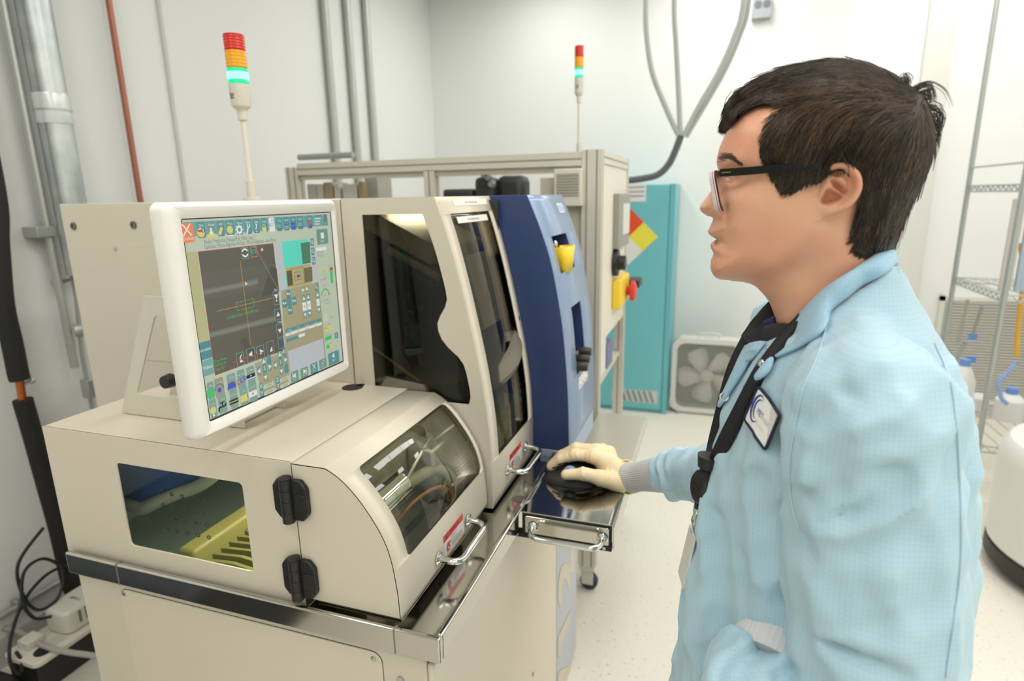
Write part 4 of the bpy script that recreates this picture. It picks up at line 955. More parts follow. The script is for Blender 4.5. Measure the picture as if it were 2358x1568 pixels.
for i in range(3):
    d.text(('AIR', 'DI', 'WATER')[i], q[0].x+(q[1].x-q[0].x)*(.2+.3*i), q[2].z+.024, .007, mat('label_ink', (70, 66, 64), .6)); d.rect(q[0].x+(q[1].x-q[0].x)*(.1+.3*i), q[2].z+.006, q[0].x+(q[1].x-q[0].x)*(.27+.3*i), q[2].z+.009, mat('label_grey', (120, 114, 110), .6))
d.done('gauge_label', ctl)
q = [fb(*v) for v in ((1279, 468), (1291, 467), (1282, 491), (1297, 489))]
d = Decal(lambda u, v, h: (u, by(v)-.0006-h, v), .0002)
d.rect(q[0].x, q[2].z, q[1].x+.01, q[0].z, mat('badge_rim', (214, 222, 240), .3), .008); d.rect(q[0].x+.004, q[2].z+.004, q[1].x+.006, q[0].z-.004, mat('badge_lilac', (168, 178, 218), .3), .006)
d.text('aDT', (q[0].x+q[1].x)/2+.005, (q[0].z+q[2].z)/2, .02, mat('badge_ink', (214, 220, 240), .4))
d.done('tower_badge', ctl)
bx('under_block', XB, XR, .341, .42, .87, .9345, mat('pale_steel_blue', (164, 182, 200), .4), mach, bevel=.002)
# ---- pull-out steel mouse shelf
SX0, SX1, SY0, SY1, SZ0, SZ1 = 1.130, 1.452, .166, .370, .874, .9305
sh = bmesh.new()
prof_ = [(SY1, SZ1), (SY0+.012, SZ1)]+[(SY0+.012-.012*math.sin(a), SZ1-.012+.012*math.cos(a)) for a in np.linspace(0, PI/2, 6)[1:]]+[(SY0, SZ0), (SY0+.003, SZ0)]+[(SY0+.003, SZ1-.012)]+[(SY0+.012-.009*math.sin(a), SZ1-.012+.009*math.cos(a)) for a in np.linspace(PI/2, 0, 6)[1:]]+[(SY1, SZ1-.003)]
prism(sh, prof_, SX0, SX1, 'x'); shelf = link('mouse_shelf', sh, mat('polished_steel', (186, 186, 182), .07, 1.0, bump=(9, .03, .004)), mach, smooth=True, angle=30, label='polished steel pull-out shelf')
bm = bmesh.new(); prism(bm, rpoly([(SY0+.010, SZ0+.008), (SY1-.010, SZ0+.008), (SY1-.010, SZ1-.008), (SY0+.010, SZ1-.008)], .004), SX0-.004, SX0, 'x'); link('shelf_end_plate', bm, stain, shelf, bevel=.001)
bm = bmesh.new(); box(bm, SX0-.001, SX0+.004, SY0+.0045, SY1-.003, SZ0+.001, SZ1-.0035); link('shelf_gap', bm, mat('gasket_black', (24, 22, 20), .7), shelf)
bm = bmesh.new(); box(bm, SX0-.002, SX0+.02, SY0+.004, SY1+.02, SZ0-.006, SZ0+.004); link('shelf_rail', bm, mat('rail_black', (26, 24, 22), .5), shelf, bevel=.001)
for yy in (SY0+.02, SY1-.022, SY1+.010): lt('rail_screw', [(.004, 0), (.004, .001), (0, .0015)], (SX0-.002, yy, SZ0), screwm, shelf, axis=(-1, 0, 0), n=10)
A, B = onX(1228, 1207, SX0), onX(1388, 1240, SX0); zz = (A.z+B.z)/2
pull('shelf_handle', (SX0-.004, A.y, zz), (SX0-.004, B.y, zz), (-.036, 0, -.006), .0062, shelf)
# ================================================================== MONITOR
MY = .745
bez = mat('monitor_white', (240, 236, 230), .38); bezs = mat('monitor_inner_bevel', (206, 198, 188), .5)
a, b, c_, e_ = onY(364, 472, MY), onY(775, 457, MY), onY(808, 850, MY), onY(462, 1021, MY)
mx0, mx1, mz0, mz1 = (a.x+e_.x)/2, (b.x+c_.x)/2, (c_.z+e_.z)/2, (a.z+b.z)/2
SP = MY+.0065
sa, sb, sc_, sd = onY(418, 509, SP), onY(758.5, 488, SP), onY(791.5, 826, SP), onY(487, 970, SP)
sx0, sx1, sz0, sz1 = (sa.x+sd.x)/2, (sb.x+sc_.x)/2, (sc_.z+sd.z)/2, (sa.z+sb.z)/2
mon = thing('touch_monitor', 'white framed touch screen monitor showing a machine control page, on the beige housing', 'monitor', ((mx0+mx1)/2, .9, ZH))
def loops(ls, name, m, par, cap0=False, cap1=False, **k):
    bm = bmesh.new(); V = [[bm.verts.new(p) for p in l] for l in ls]; n = len(V[0])
    for A, B in zip(V, V[1:]):
        for i in range(n): bm.faces.new((A[i], A[(i+1) % n], B[(i+1) % n], B[i]))
    if cap0: bm.faces.new(V[0][::-1])
    if cap1: bm.faces.new(V[-1])
    return link(name, bm, m, par, **k)
def rr3(x0, x1, z0, z1, r, y): return [(p[0], y, p[1]) for p in rrect(x0, x1, z0, z1, r, 5)]
bev = .009
loops([rr3(sx0-.0005, sx1+.003, sz0-.003, sz1+.001, .003, MY+.008), rr3(sx0-.012, sx1+.012, sz0-.012, sz1+.012, .010, MY+.0015), rr3(mx0+.006, mx1-.006, mz0+.006, mz1-.006, .012, MY), rr3(mx0, mx1, mz0, mz1, .014, MY+.006),
       rr3(mx0-.001, mx1+.001, mz0-.001, mz1+.001, .015, MY+.024), rr3(mx0+.004, mx1-.004, mz0+.004, mz1-.004, .02, MY+.03), rr3(mx0+.05, mx1-.05, mz0+.05, mz1-.05, .03, MY+.058)], 'casing', bez, mon, cap1=True, angle=50)
bx('screen_bezel', sx0-.0035, sx1+.0035, MY+.0075, MY+.0095, sz0-.0035, sz1+.0035, mat('screen_bezel_dark', (52, 50, 48), .5), mon, bevel=0)
def UI(name, c, es=None):
    return mat('ui_'+name, [v*.35 for v in c], .25, emit=c, es=UIES if es is None else es, spec=.4)
UIES = .72
bgm = UI('page', (196, 208, 186)); tealb = UI('teal', (96, 156, 158)); tealt = UI('teal_bar', (116, 170, 168)); teald = UI('teal_dull', (122, 160, 146)); org = UI('orange', (244, 140, 92)); wh = UI('white', (236, 240, 232)); whd = UI('pale', (206, 212, 208))
beige = UI('beige', (176, 169, 134)); vid = UI('video', (100, 98, 87)); vid2 = UI('video_streak', (116, 116, 106)); vid3 = UI('video_streak_core', (132, 133, 122)); vdk = UI('video_dark', (88, 86, 78)); ora = UI('cross', (196, 148, 70)); grn = UI('green', (70, 205, 110)); redu = UI('red', (220, 70, 66)); cya = UI('cyan', (104, 226, 202))
dgr = UI('dark_green', (92, 136, 108)); tan = UI('tan', (190, 178, 126)); tand = UI('tan_dark', (104, 100, 80)); blu_ = UI('blue', (70, 90, 200)); txt = UI('text', (120, 134, 128)); yel_ = UI('yellow', (226, 214, 120)); lil = UI('lilac', (196, 202, 206)); frm_ = UI('line', (126, 190, 186)); lef = UI('left_strip', (190, 188, 140)); loc = UI('location', (84, 146, 154)); vdo = UI('video_tab', (118, 174, 168)); shd = UI('shade', (70, 116, 122)); blk_ = UI('black', (40, 40, 36)); grb = UI('grey_button', (160, 160, 140))
d = Decal(lambda u, v, h: (u, MY+.0073-h, v), .000005)
def Z(x, y): p = onY(400+x/3.135, 480+y/3.135, MY+.006); return p.x, p.z
def R(x0, y0, x1, y1, m, r=0.): d.rect(*Z(x0, y0), *Z(x1, y1), m, r)
def PL(pts, m): d.poly([Z(*p) for p in pts][::-1], m)
def FIT(s, x0, y0, x1, y1, hh, m):
    p, q = Z(x0, y0), Z(x1, y1); V, _ = text_mesh(s, 1, 'LEFT'); w = max(v[0] for v in V); sz = hh; zc = (p[1]+q[1])/2
    d.text(s, p[0], zc, sz, m, 'LEFT', sx=(q[0]-p[0])/(w*sz))
def CT(s, x, y, hh, m, sx=1.): u, v = Z(x, y); d.text(s, u, v, hh, m, sx=sx)
def B(x0, y0, x1, y1, m, r=.0025):
    R(x0, y0, x1, y1, shd if m in (tealb, tealt) else m, r); u0, v0 = Z(x0, y0); u1, v1 = Z(x1, y1); e = .0007
    d.rect(u0+e*.3, v0-e*.3, u1-e, v1+e*1.4, m, r)
def TRI(x, y, s, dr, m):
    u, v = Z(x, y); k = {'u': 90, 'd': -90, 'l': 180, 'r': 0}[dr]
    d.poly([(u+s*math.cos(math.radians(k+j)), v+s*math.sin(math.radians(k+j))) for j in (0, 120, 240)], m)
d.rect(sx0, sz0, sx1, sz1, bgm)
R(60, 100, 1118, 122, tealt)
B(52, 108, 163, 243, org, .005); CT('X', 100, 160, .026, wh); CT('E-stop', 112, 216, .0085, wh)
top = lambda x: 100-(x-165)*.0625; bot = lambda x: 214-(x-200)*.09
tops = [('Dice', 166, 238), ('Assist', 241, 310), ('Edit', 313, 374), ('Proc.', 377, 445), ('Setup', 448, 507), ('Maint.', 510, 570), ('Help', 572, 628), ('Login', 630, 683), ('', 686, 738), ('Log', 741, 790), ('Load', 792, 840), ('Ref', 843, 890), ('Slots', 893, 940), ('Print', 962, 1006)]
for i, (s, x0, x1) in enumerate(tops):
    m = teald if i == 1 else wh if s == '' else tealb
    B(x0, top(x0), x1, bot(x1), m)
    xm = (x0+x1)/2; yt_ = top(xm)+24; yc = (top(xm)+bot(xm))/2+18; u, v = Z(xm, yc)
    if s: CT(s, xm, yt_, .0052, wh)
    if i == 0: d.disc(u, v, .0075, yel_); d.rect(u-.006, v+.001, u+.004, v+.004, redu); d.arc(u+.004, v+.003, .003, 0, 360, .0012, blu_)
    elif i == 1: d.disc(u, v-.006, .010, yel_, ry=.004); d.poly([(u-.005, v), (u, v-.006), (u+.005, v)], wh); d.rect(u-.002, v, u+.002, v+.006, wh)
    elif i == 2: d.poly([(u-.006, v-.004), (u-.001, v-.007), (u+.006, v+.004), (u+.001, v+.007)], yel_)
    elif i == 3: d.disc(u, v+.001, .0065, yel_); d.rect(u-.006, v-.009, u+.006, v-.0075, wh)
    elif i == 4:
        d.arc(u, v, .005, 0, 360, .0032, wh, 18)
        for k in range(8): d.rect(u+.007*math.cos(k*PI/4)-.0013, v+.007*math.sin(k*PI/4)-.0013, u+.007*math.cos(k*PI/4)+.0013, v+.007*math.sin(k*PI/4)+.0013, wh, up=False)
    elif i == 5: d.line([(u-.004, v-.009), (u+.001, v+.003)], .003, wh); d.arc(u+.002, v+.0055, .003, 120, 420, .002, wh)
    elif i == 6: d.text('?', u, v, .022, wh)
    elif i == 7: d.rect(u-.005, v-.008, u+.005, v+.001, yel_, .001); d.arc(u, v+.002, .0033, 0, 180, .0014, yel_)
    elif i == 8: d.text('ADT', u, v+.004, .010, txt, sx=.7); d.arc(u+.003, v+.008, .005, 0, 150, .0008, txt)
    elif i == 11:
        for k in (0, 1):
            for j in (0, 1): d.rect(u-.006+k*.0065, v-.006+j*.0065, u-.001+k*.0065, v-.001+j*.0065, blu_); 
    elif i == 13: d.frame(u-.004, v-.004, u+.004, v+.006, .0015, redu); d.disc(u+.003, v-.004, .003, blu_)
    elif i in (9, 10, 12): 
        for k in range(3): d.rect(u-.006, v-.004+k*.003, u+.006, v-.0032+k*.003, (blu_, yel_, whd)[(k+i) % 3])
for k in range(4): R(1018, 48+k*20, 1068-k*4, 57+k*20, whd if k else loc)
R(1083, 42, 1112, 120, txt, .002); u, v = Z(1098, 106); d.disc(u, v, .0032, grn)
FIT('Recipe: Production_Recipes/Full_Wafer_Lots_1', 222, 243, 590, 208, .0098, txt)
FIT('Operation: Manual Alignment Process : Manual Alignment - Auto Focus', 224, 281, 740, 224, .0098, txt)
R(92, 318, 262, 962, lef)
B(188, 972, 286, 1072, loc, 0); CT('Location', 232, 1018, .0075, wh, .85); B(204, 1105, 298, 1188, vdo, 0); CT('Video', 250, 1146, .0085, wh)
# camera picture
R(177, 311, 806, 1024, redu); R(180, 314, 804, 1021, vid)
PL([(206, 470), (738, 394), (752, 562), (224, 660)], UI('video_haze', (104, 102, 92)))
for w_, m in ((44, vid2), (22, vid3)):
    PL([(222, 605-w_/2), (610, 528-w_/2), (614, 528+w_/2), (226, 605+w_/2)], m); PL([(262, 915-w_/2), (732, 795-w_/2), (740, 795+w_/2), (268, 915+w_/2)], m)
PL([(700, 420), (745, 430), (765, 600), (640, 640), (660, 560)], vdk); PL([(480, 960), (520, 930), (600, 1050), (560, 1060)], vdk)
d.line([Z(583, 268), Z(762, 592)], .0018, vid3)
d.line([Z(483, 380), Z(560, 992)], .0011, ora); d.line([Z(313, 743), Z(708, 648)], .0011, ora)
for p, q in (((455, 680), (582, 650)), ((455, 680), (462, 738)), ((582, 650), (586, 708)), ((462, 738), (586, 708))):
    for k in range(5): 
        f0, f1 = k/5+.02, k/5+.14; L_ = lambda f: Z(p[0]+(q[0]-p[0])*f, p[1]+(q[1]-p[1])*f)
        d.line([L_(f0), L_(f1)], .0009, grn)
FIT('X: 0.02615 Inch, Y: 0.00795 Inch', 386, 789, 616, 737, .0068, grn)
PL([(518, 527), (536, 548), (526, 552), (520, 556)], wh)
for q in ((487, 285, 548, 358), (553, 278, 608, 348), (716, 602, 768, 690), (727, 732, 781, 796), (740, 842, 796, 920), (752, 945, 803, 1003), (451, 1050, 514, 1128), (525, 1018, 595, 1096), (596, 1000, 661, 1076), (668, 968, 731, 1046)):
    d.frame(*Z(*q[:2]), *Z(*q[2:]), .0007, frm_)
u, v = Z(517, 320); d.arc(u, v, .0062, 20, 160, .0028, wh); d.arc(u, v, .0062, 200, 340, .0028, wh)
d.frame(*Z(557, 283), *Z(604, 345), .001, redu); d.frame(*Z(564, 300), *Z(596, 322), .0011, grn)
u, v = Z(640, 297); d.disc(u, v, .0028, yel_)
TRI(742, 632, .006, 'd', wh); u, v = Z(744, 665); d.disc(u, v, .0018, wh); CT('Pin', 738, 588, .006, wh)
TRI(756, 766, .0055, 'u', wh); CT('Y Step', 765, 820, .005, wh); TRI(768, 880, .0055, 'd', wh)
u, v = Z(780, 974); d.rect(u-.005, v-.0012, u+.005, v+.0012, blu_); d.rect(u-.0012, v-.005, u+.0012, v+.005, blu_)
TRI(560, 1052, .0062, 'l', wh); TRI(634, 1034, .0062, 'r', wh); CT('1', 597, 1040, .006, wh)
for (x, y, f_) in ((488, 1085, 1), (705, 1008, -1)):
    u, v = Z(x, y); d.arc(u+.004*f_, v, .006, 100 if f_ > 0 else -80, 190 if f_ > 0 else 20, .002, wh); d.poly([(u-.004, v-.006), (u+.004, v-.006), (u, v+.001)], wh)
for i, s in enumerate(('Dress Mode', 'Cut/Mark 18', 'Step 027')): FIT(s, 290+i*6, 1108+i*30, 382-i*4, 1080+i*32, .006, grn)
for i in range(6): d.line([Z(430+i*38, 1110-i*13), Z(460+i*38, 1100-i*13)], .0015, redu)
# beige control field and chuck picture
R(737, 246, 812, 585, lil); R(985, 215, 1043, 532, lil)
R(780, 240, 985, 395, cya); R(800, 405, 828, 578, cya)
PL([(918, 250), (985, 240), (990, 392), (932, 402)], dgr)
R(808, 428, 1000, 398+140, tan); PL([(815, 452), (856, 444), (868, 552), (826, 562)], tand); PL([(940, 432), (1000, 420), (1004, 522), (948, 536)], tand)
for k in range(7): d.line([Z(945+k*8, 434-k), Z(952+k*8, 530-k*2)], .0006, tan)
R(850, 436, 946, 538, blk_); R(851.5, 437.5, 944.5, 536.5, tan); d.frame(*Z(872, 462), *Z(922, 512), .0006, blk_); R(892, 480, 910, 496, blu_); R(930, 448, 940, 470, grn)
d.line([Z(880, 490), Z(918, 484)], .0006, blk_); d.line([Z(896, 462), Z(904, 516)], .0006, blk_)
PL([(775, 592), (1046, 530), (1078, 822), (1100, 1086), (840, 1170), (826, 1260), (640, 1340), (585, 1120), (806, 1030), (800, 900)], beige)
for q in ((985, 218, 1015, 268), (990, 283, 1020, 335), (996, 352, 1026, 402)):
    B(*q, tealb, .002); u, v = Z((q[0]+q[2])/2, (q[1]+q[3])/2); d.arc(u-.001, v+.001, .003, 0, 360, .001, wh); d.line([(u+.001, v-.001), (u+.004, v-.005)], .0014, wh)
for q, s, m in (((812, 592, 846, 640), '', wh), ((782, 660, 819, 708), '', wh), ((815, 648, 852, 698), 'S', redu), ((851, 642, 888, 690), '', wh), ((822, 710, 860, 758), '', wh)):
    B(*q, tealb, .002); xm, ym = (q[0]+q[2])/2, (q[1]+q[3])/2
    if s: CT(s, xm, ym, .0105, m)
    else: TRI(xm-7, ym, .003, 'l' if ym > 650 and ym < 700 else 'u', m); TRI(xm+7, ym, .003, 'r' if ym > 650 and ym < 700 else 'd', m)
for q, dr in (((925, 628, 956, 674), 'u'), ((957, 618, 988, 664), 'u'), ((934, 742, 966, 787), 'd'), ((966, 732, 1000, 778), 'd'), ((1024, 602, 1053, 646), 'u'), ((1035, 706, 1062, 752), 'd'), ((920, 572, 944, 606), 'd'), ((950, 562, 974, 598), 'u')):
    B(*q, teald, .002); TRI((q[0]+q[2])/2, (q[1]+q[3])/2, .005, dr, wh)
for q, s in (((928, 681, 961, 736), '40'), ((961, 671, 993, 726), '255'), ((1030, 656, 1056, 700), '1')): R(*q, wh); CT(s, (q[0]+q[2])/2, (q[1]+q[3])/2, .0075, txt, .7)
B(1018, 545, 1046, 590, tealb, .002); u, v = Z(1031, 566); d.arc(u-.001, v+.001, .003, 0, 360, .001, wh); d.line([(u+.001, v-.001), (u+.004, v-.005)], .0014, wh)
R(805, 872, 1068, 812, tealb); R(808, 905, 1070, 838, wh); R(812, 944, 902, 938, tealb); R(901, 912, 947, 918, wh)
for k, s in enumerate(('Index', 'Cut', 'Depth', 'Feed')): CT(s, 838+k*62, 878-k*18, .0055, whd); CT(('0.02', '315', '100.0', '1.4')[k], 838+k*62, 904-k*18, .005, txt)
R(825, 1030, 1090, 1085, lil)
for i, (q, m, s) in enumerate((((842, 1186, 905, 1243), teald, 'Start'), ((912, 1160, 974, 1207), teald, 'Next'), ((984, 1126, 1042, 1176), tealb, 'Cancel'), ((1048, 1098, 1106, 1141), teald, 'Finish'))):
    B(*q, m); xm, ym = (q[0]+q[2])/2, (q[1]+q[3])/2; CT(s, xm, ym+20, .0045, whd)
    if i < 2: TRI(xm, ym-8, .006, 'lr'[i], wh); u, v = Z(xm+(-14 if i == 0 else 14), ym-8); d.rect(u-.0008, v-.006, u+.0008, v+.006, wh)
    elif i == 2: CT('X', xm, ym-8, .016, wh)
    else: u, v = Z(xm, ym-8); d.line([(u-.004, v), (u-.001, v-.004), (u+.004, v+.005)], .0012, wh)
B(1027, 152, 1117, 252, teald); R(1060, 175, 1086, 215, wh); CT('Stop', 1073, 234, .0055, wh)
R(1028, 284, 1102, 300, wh)
for k in range(2): CT(('08:35 14 C', 'A4 36.0C')[k], 1062, 316+k*24, .006, txt, .8)
u, v = Z(1085, 470); d.arc(u, v, .012, 0, 180, .0022, yel_); d.line([(u, v-.008), (u, v+.009)], .0006, txt); CT('30.0 KRPM', 1082, 512, .0055, txt, .8)
R(1126, 440, 1152, 536, grn); R(1124, 428, 1150, 440, redu); CT('Data', 1132, 415, .005, txt); CT('Load', 1088, 555, .005, txt)
u, v = Z(1095, 625); d.arc(u, v, .0125, 20, 180, .0032, grn); d.arc(u, v, .0125, -10, 18, .0032, redu); d.line([(u-.008, v-.001), (u+.002, v-.001)], .0006, blk_); CT('SDI Amper', 1100, 660, .005, txt, .8); CT('(Spindle) 0.17 / 50', 1116, 680, .004, txt, .7)
R(1083, 768, 1116, 812, yel_); R(1087, 772, 1113, 808, whd); CT('Water', 1138, 782, .0055, txt, .8); CT('Cut Water', 1112, 838, .005, txt, .8); R(1088, 858, 1144, 872, yel_); R(1090, 860, 1096, 872, redu); R(1108, 860, 1112, 872, redu)
CT('Main Vacuum', 1120, 910, .0048, txt, .75); R(1092, 930, 1140, 940, grn); CT('Air Pressure', 1126, 974, .0048, txt, .75); R(1100, 992, 1126, 1008, grn); R(1127, 988, 1150, 1000, yel_)
B(1160, 900, 1188, 932, tealb, .002); CT('S', 1173, 916, .009, wh); B(1112, 1050, 1196, 1103, tealb); TRI(1152, 1062, .0065, 'l', wh); CT('Back', 1155, 1094, .0055, wh)
# bottom left buttons
rows_ = [[(236, 1262, 298, 1364), (288, 1236, 371, 1348), (378, 1204, 455, 1306), (452, 1174, 523, 1286), (522, 1150, 591, 1252)], [(250, 1388, 318, 1498), (314, 1360, 389, 1462), (399, 1328, 468, 1428), (470, 1298, 541, 1404), (534, 1266, 607, 1378)]]
nm_ = [['Align', 'Spindle', 'Height', 'Blade Change', 'Y Offset'], ['Lamp', 'Water', 'Cut Check', 'Table', 'Cut Info']]
for i, rw in enumerate(rows_):
    for j, q in enumerate(rw):
        m = grb if (i, j) == (0, 1) else UI('teal_soft', (132, 168, 156)); B(*q, m); xm, ym = (q[0]+q[2])/2, (q[1]+q[3])/2; u, v = Z(xm, ym+14)
        CT(nm_[i][j], xm, ym-34, .0048, whd, .8)
        k = i*5+j
        if k == 0: d.poly([(u-.009, v-.008), (u+.008, v-.008), (u+.008, v+.006), (u-.009, v+.004)], grn); [d.line([(u-.009, v-.004+t*.004), (u+.008, v-.004+t*.004)], .0007, teald) for t in range(3)]
        elif k == 1: d.arc(u, v, .009, 0, 180, .0026, txt); d.disc(u, v-.001, .004, blu_)
        elif k == 2: d.poly([(u-.010, v-.007), (u+.010, v-.007), (u+.007, v+.003), (u-.007, v+.003)], blu_); d.rect(u-.004, v+.003, u+.004, v+.0045, redu)
        elif k == 3: d.arc(u-.006, v, .0045, 0, 360, .0014, redu); d.arc(u+.003, v+.001, .0045, 0, 360, .0014, blu_); d.arc(u+.009, v+.002, .003, 0, 360, .0014, blu_)
        elif k == 4: d.rect(u-.010, v-.001, u+.010, v+.005, blk_); d.rect(u-.010, v-.003, u+.010, v-.0018, wh); d.rect(u-.0015, v+.001, u+.0015, v+.003, wh)
        elif k == 5: d.disc(u, v, .006, yel_); d.rect(u-.002, v-.010, u+.002, v-.007, wh)
        elif k == 6: d.line([(u-.008, v-.008), (u-.008, v-.001), (u+.007, v-.001), (u+.007, v+.003)], .003, blk_); d.rect(u-.001, v, u+.001, v+.006, blk_); d.rect(u-.005, v+.005, u+.005, v+.007, blk_)
        elif k == 7: d.rect(u-.010, v-.004, u+.010, v+.004, blk_); d.rect(u-.010, v-.001, u+.010, v+.001, tan)
        elif k == 8: d.rect(u-.008, v-.007, u+.008, v+.005, yel_); d.rect(u+.008, v-.002, u+.010, v+.003, blu_)
        elif k == 9: d.rect(u-.010, v-.005, u+.010, v+.005, wh); d.disc(u, v, .002, redu)
def CR(x, y, q, cs):
    pass
for q, s in (((633, 1082, 664, 1128), 'u'), ((600, 1146, 634, 1198), 'l'), ((638, 1130, 672, 1178), 'S'), ((674, 1118, 708, 1166), 'r'), ((645, 1194, 678, 1240), 'd'), ((667, 1066, 702, 1112), ''), ((748, 1034, 778, 1078), 'u'), ((780, 1012, 808, 1056), 'A'), ((718, 1106, 750, 1152), 'l'), ((752, 1084, 786, 1132), 'S'), ((788, 1068, 820, 1116), 'r'), ((760, 1150, 792, 1194), 'd'), ((794, 1132, 826, 1178), ''), ((612, 1264, 642, 1306), 'X'), ((618, 1312, 650, 1354), 'Y'), ((732, 1216, 762, 1258), 'Z'), ((738, 1260, 766, 1306), 'T')):
    B(*q, tealb if s in 'SAXYZT' else teald, .002); xm, ym = (q[0]+q[2])/2, (q[1]+q[3])/2
    if s in ('u', 'd', 'l', 'r'): TRI(xm, ym, .0052, s, wh)
    elif s: CT(s, xm, ym, .011, wh)
for q in ((644, 1268, 724, 1268), (650, 1316, 730, 1316), (762, 1222, 832, 1218), (768, 1266, 838, 1264)):
    u0, v0 = Z(q[0], q[1]); u1, v1 = Z(q[2], q[3]); vm = v0-.006; d.rect(u0, vm-.0035, u1, vm+.0035, bgm); d.text('0.0000', (u0+u1)/2, vm, .005, txt)
d.done('screen', mon, label='lit screen with teal buttons and a dark camera view')
# monitor stand: bent plate with a cut-out side
stm = mat('stand_paint', (214, 210, 194), .4, bump=(900, .06, .0006))
SXP = .836
sp_ = [onX(*p, SXP) for p in ((282, 938), (283, 944), (420, 958), (520, 969))]
out_ = [(onX(283, 943, SXP).y, ZH+.002), (onX(338, 672, SXP).y, onX(335, 670, SXP).z), (.812, onX(335, 670, SXP).z), (.812, ZH+.002)]
a1 = onX(362, 727, SXP); a2 = onX(318, 905, SXP); a3 = onX(318, 912, SXP)
inn = [(onX(318, 906, SXP).y, onX(318, 906, SXP).z), (onX(360, 726, SXP).y, onX(360, 725, SXP).z), (.85, onX(360, 725, SXP).z), (.85, onX(318, 906, SXP).z)]
bm = bmesh.new()
zA, zB = ZH+.002, out_[1][1]; hz0, hz1 = inn[0][1], inn[1][1]
yo = lambda z: out_[0][0]+(out_[1][0]-out_[0][0])*(z-zA)/(zB-zA)
yi = lambda z: inn[0][0]+(inn[1][0]-inn[0][0])*(z-hz0)/(hz1-hz0)
hl_, hr_ = rounded(lambda z: .85, yi, hz0, hz1, .008)
_, yo2 = rounded(lambda z: .812, yo, zA-.02, zB, .012)
hole = [(hz0, hz1, hl_, hr_)]
strip(bm, rows_for(zA, zB, hole, 30, .008)+[], .812, yo2, hole, lambda y, z: (SXP, y, z))
link('stand_side', bm, stm, mon, solid=.004, soff=-1, smooth=False, bevel=0)
bm = bmesh.new(); strip(bm, rows_for(zA, zB, hole, 30, .008), .812, yo2, hole, lambda y, z: (.95, y, z)); link('stand_side', bm, stm, mon, solid=.004, soff=-1, smooth=False)
bx('stand_base', SXP+.0041, .9459, .835, yo(zA)-.004, ZH+.0005, ZH+.0045, stm, mon, bevel=.001)
bx('stand_plate', SXP-.01, .96, MY+.058, .8119, mz0+.07, zB+.02, stm, mon, bevel=.002)
p_ = onX(404, 868, .85); lt('clamp_knob', [(0, 0), (.012, 0), (.014, .004), (.012, .02), (0, .02)], (SXP-.001, p_.y-.01, p_.z), mat('knob_black', (30, 30, 34), .4), mon, axis=(-1, 0, 0), n=18)
# ================================================================== SIGNAL TOWERS
redl = mat('lens_red', (200, 44, 30), .25, emit=(190, 30, 18), es=.12, spec=.5); amb = mat('lens_amber', (226, 160, 14), .25, emit=(220, 150, 10), es=.12, spec=.5); grl = mat('lens_green', (10, 130, 90), .2, emit=(16, 214, 150), es=1.0); twb = mat('tower_body', (214, 208, 192), .45); grc = mat('lens_green_core', (160, 255, 235), .3, emit=(120, 250, 214), es=1.1); polem = mat('pole_ivory', (222, 218, 206), .4)
def tower(X, pts, y, z0, r, label, loc_on):
    t = thing('signal_tower', label, 'signal light', (X, y, z0))
    zz = [onX(*p, X).z for p in pts]       # top red, red/amber, amber/green, green/body, body bottom, pole top, pole bottom ring
    def lens(nm, za, zb, m):
        pf = [(r*.9, za)]; n = 5
        for i in range(n):
            h0 = za+(zb-za)*i/n; h1 = za+(zb-za)*(i+1)/n; pf += [(r*.96, h0+.0005), (r, h0+(h1-h0)*.3), (r, h0+(h1-h0)*.7), (r*.96, h1-.0005)]
        pf.append((r*.9, zb)); return lt(nm, pf, (X, y, 0), m, t, n=28)
    lt('top_cap', [(r*.97, zz[0]-.003), (r*.97, zz[0]), (r*.6, zz[0]+.002), (0, zz[0]+.002)], (X, y, 0), redl, t, n=28)
    lens('red_lens', zz[1], zz[0]-.003, redl); lens('amber_lens', zz[2], zz[1]-.001, amb); lens('green_lens', zz[3], zz[2]-.001, grl)
    lt('green_bulb', [(r*1.003, zz[3]+(zz[2]-zz[3])*.25), (r*1.006, zz[3]+(zz[2]-zz[3])*.5), (r*1.003, zz[3]+(zz[2]-zz[3])*.75)], (X, y, 0), grc, t, n=28)
    lt('body', [(r*.5, zz[4]-.012), (r*.92, zz[4]-.002), (r*.98, zz[4]+.006), (r, zz[3]-.001)], (X, y, 0), twb, t, n=28)
    for k in range(3): bx('body_slot', X-r-.0004, X-r+.003, y-r*.1, y+r*.42, zz[4]+(zz[3]-zz[4])*(.3+.09*k), zz[4]+(zz[3]-zz[4])*(.34+.09*k), mat('slot_dark', (96, 92, 90), .6), t, bevel=0)
    lt('neck', [(r*.5, zz[4]-.035), (r*.5, zz[4]-.011)], (X, y, 0), twb, t, n=20)
    tb('pole', [(X, y, z0+.01), (X, y, zz[4]-.034)], r*.28, polem, t, n=14)
    lt('pole_foot', [(r*.9, z0+.0005), (r*.9, z0+.006), (r*.46, z0+.008), (r*.46, z0+.05), (r*.3, z0+.052)], (X, y, 0), twb, t, n=20)
    return t
P = onX(550, 170, 1.35); tower(1.35, ((540, 80), (542, 117), (546, 158), (550, 194), (554, 244)), onX(565, 320, 1.35).y, ZT, abs(onX(520.5, 100, 1.35).y-onX(558, 100, 1.35).y)/2, 'nearer and larger signal tower with lit green lens, standing on the beige cabinet', 'cabinet')
tower(2.5, ((1334, 106), (1334, 131), (1334, 156), (1333, 180), (1333, 215)), onX(1333, 230, 2.5).y, FZ1, abs(onX(1324, 120, 2.5).y-onX(1344.5, 120, 2.5).y)/2, 'farther and smaller signal tower with lit green lens, on the aluminium frame', 'frame')
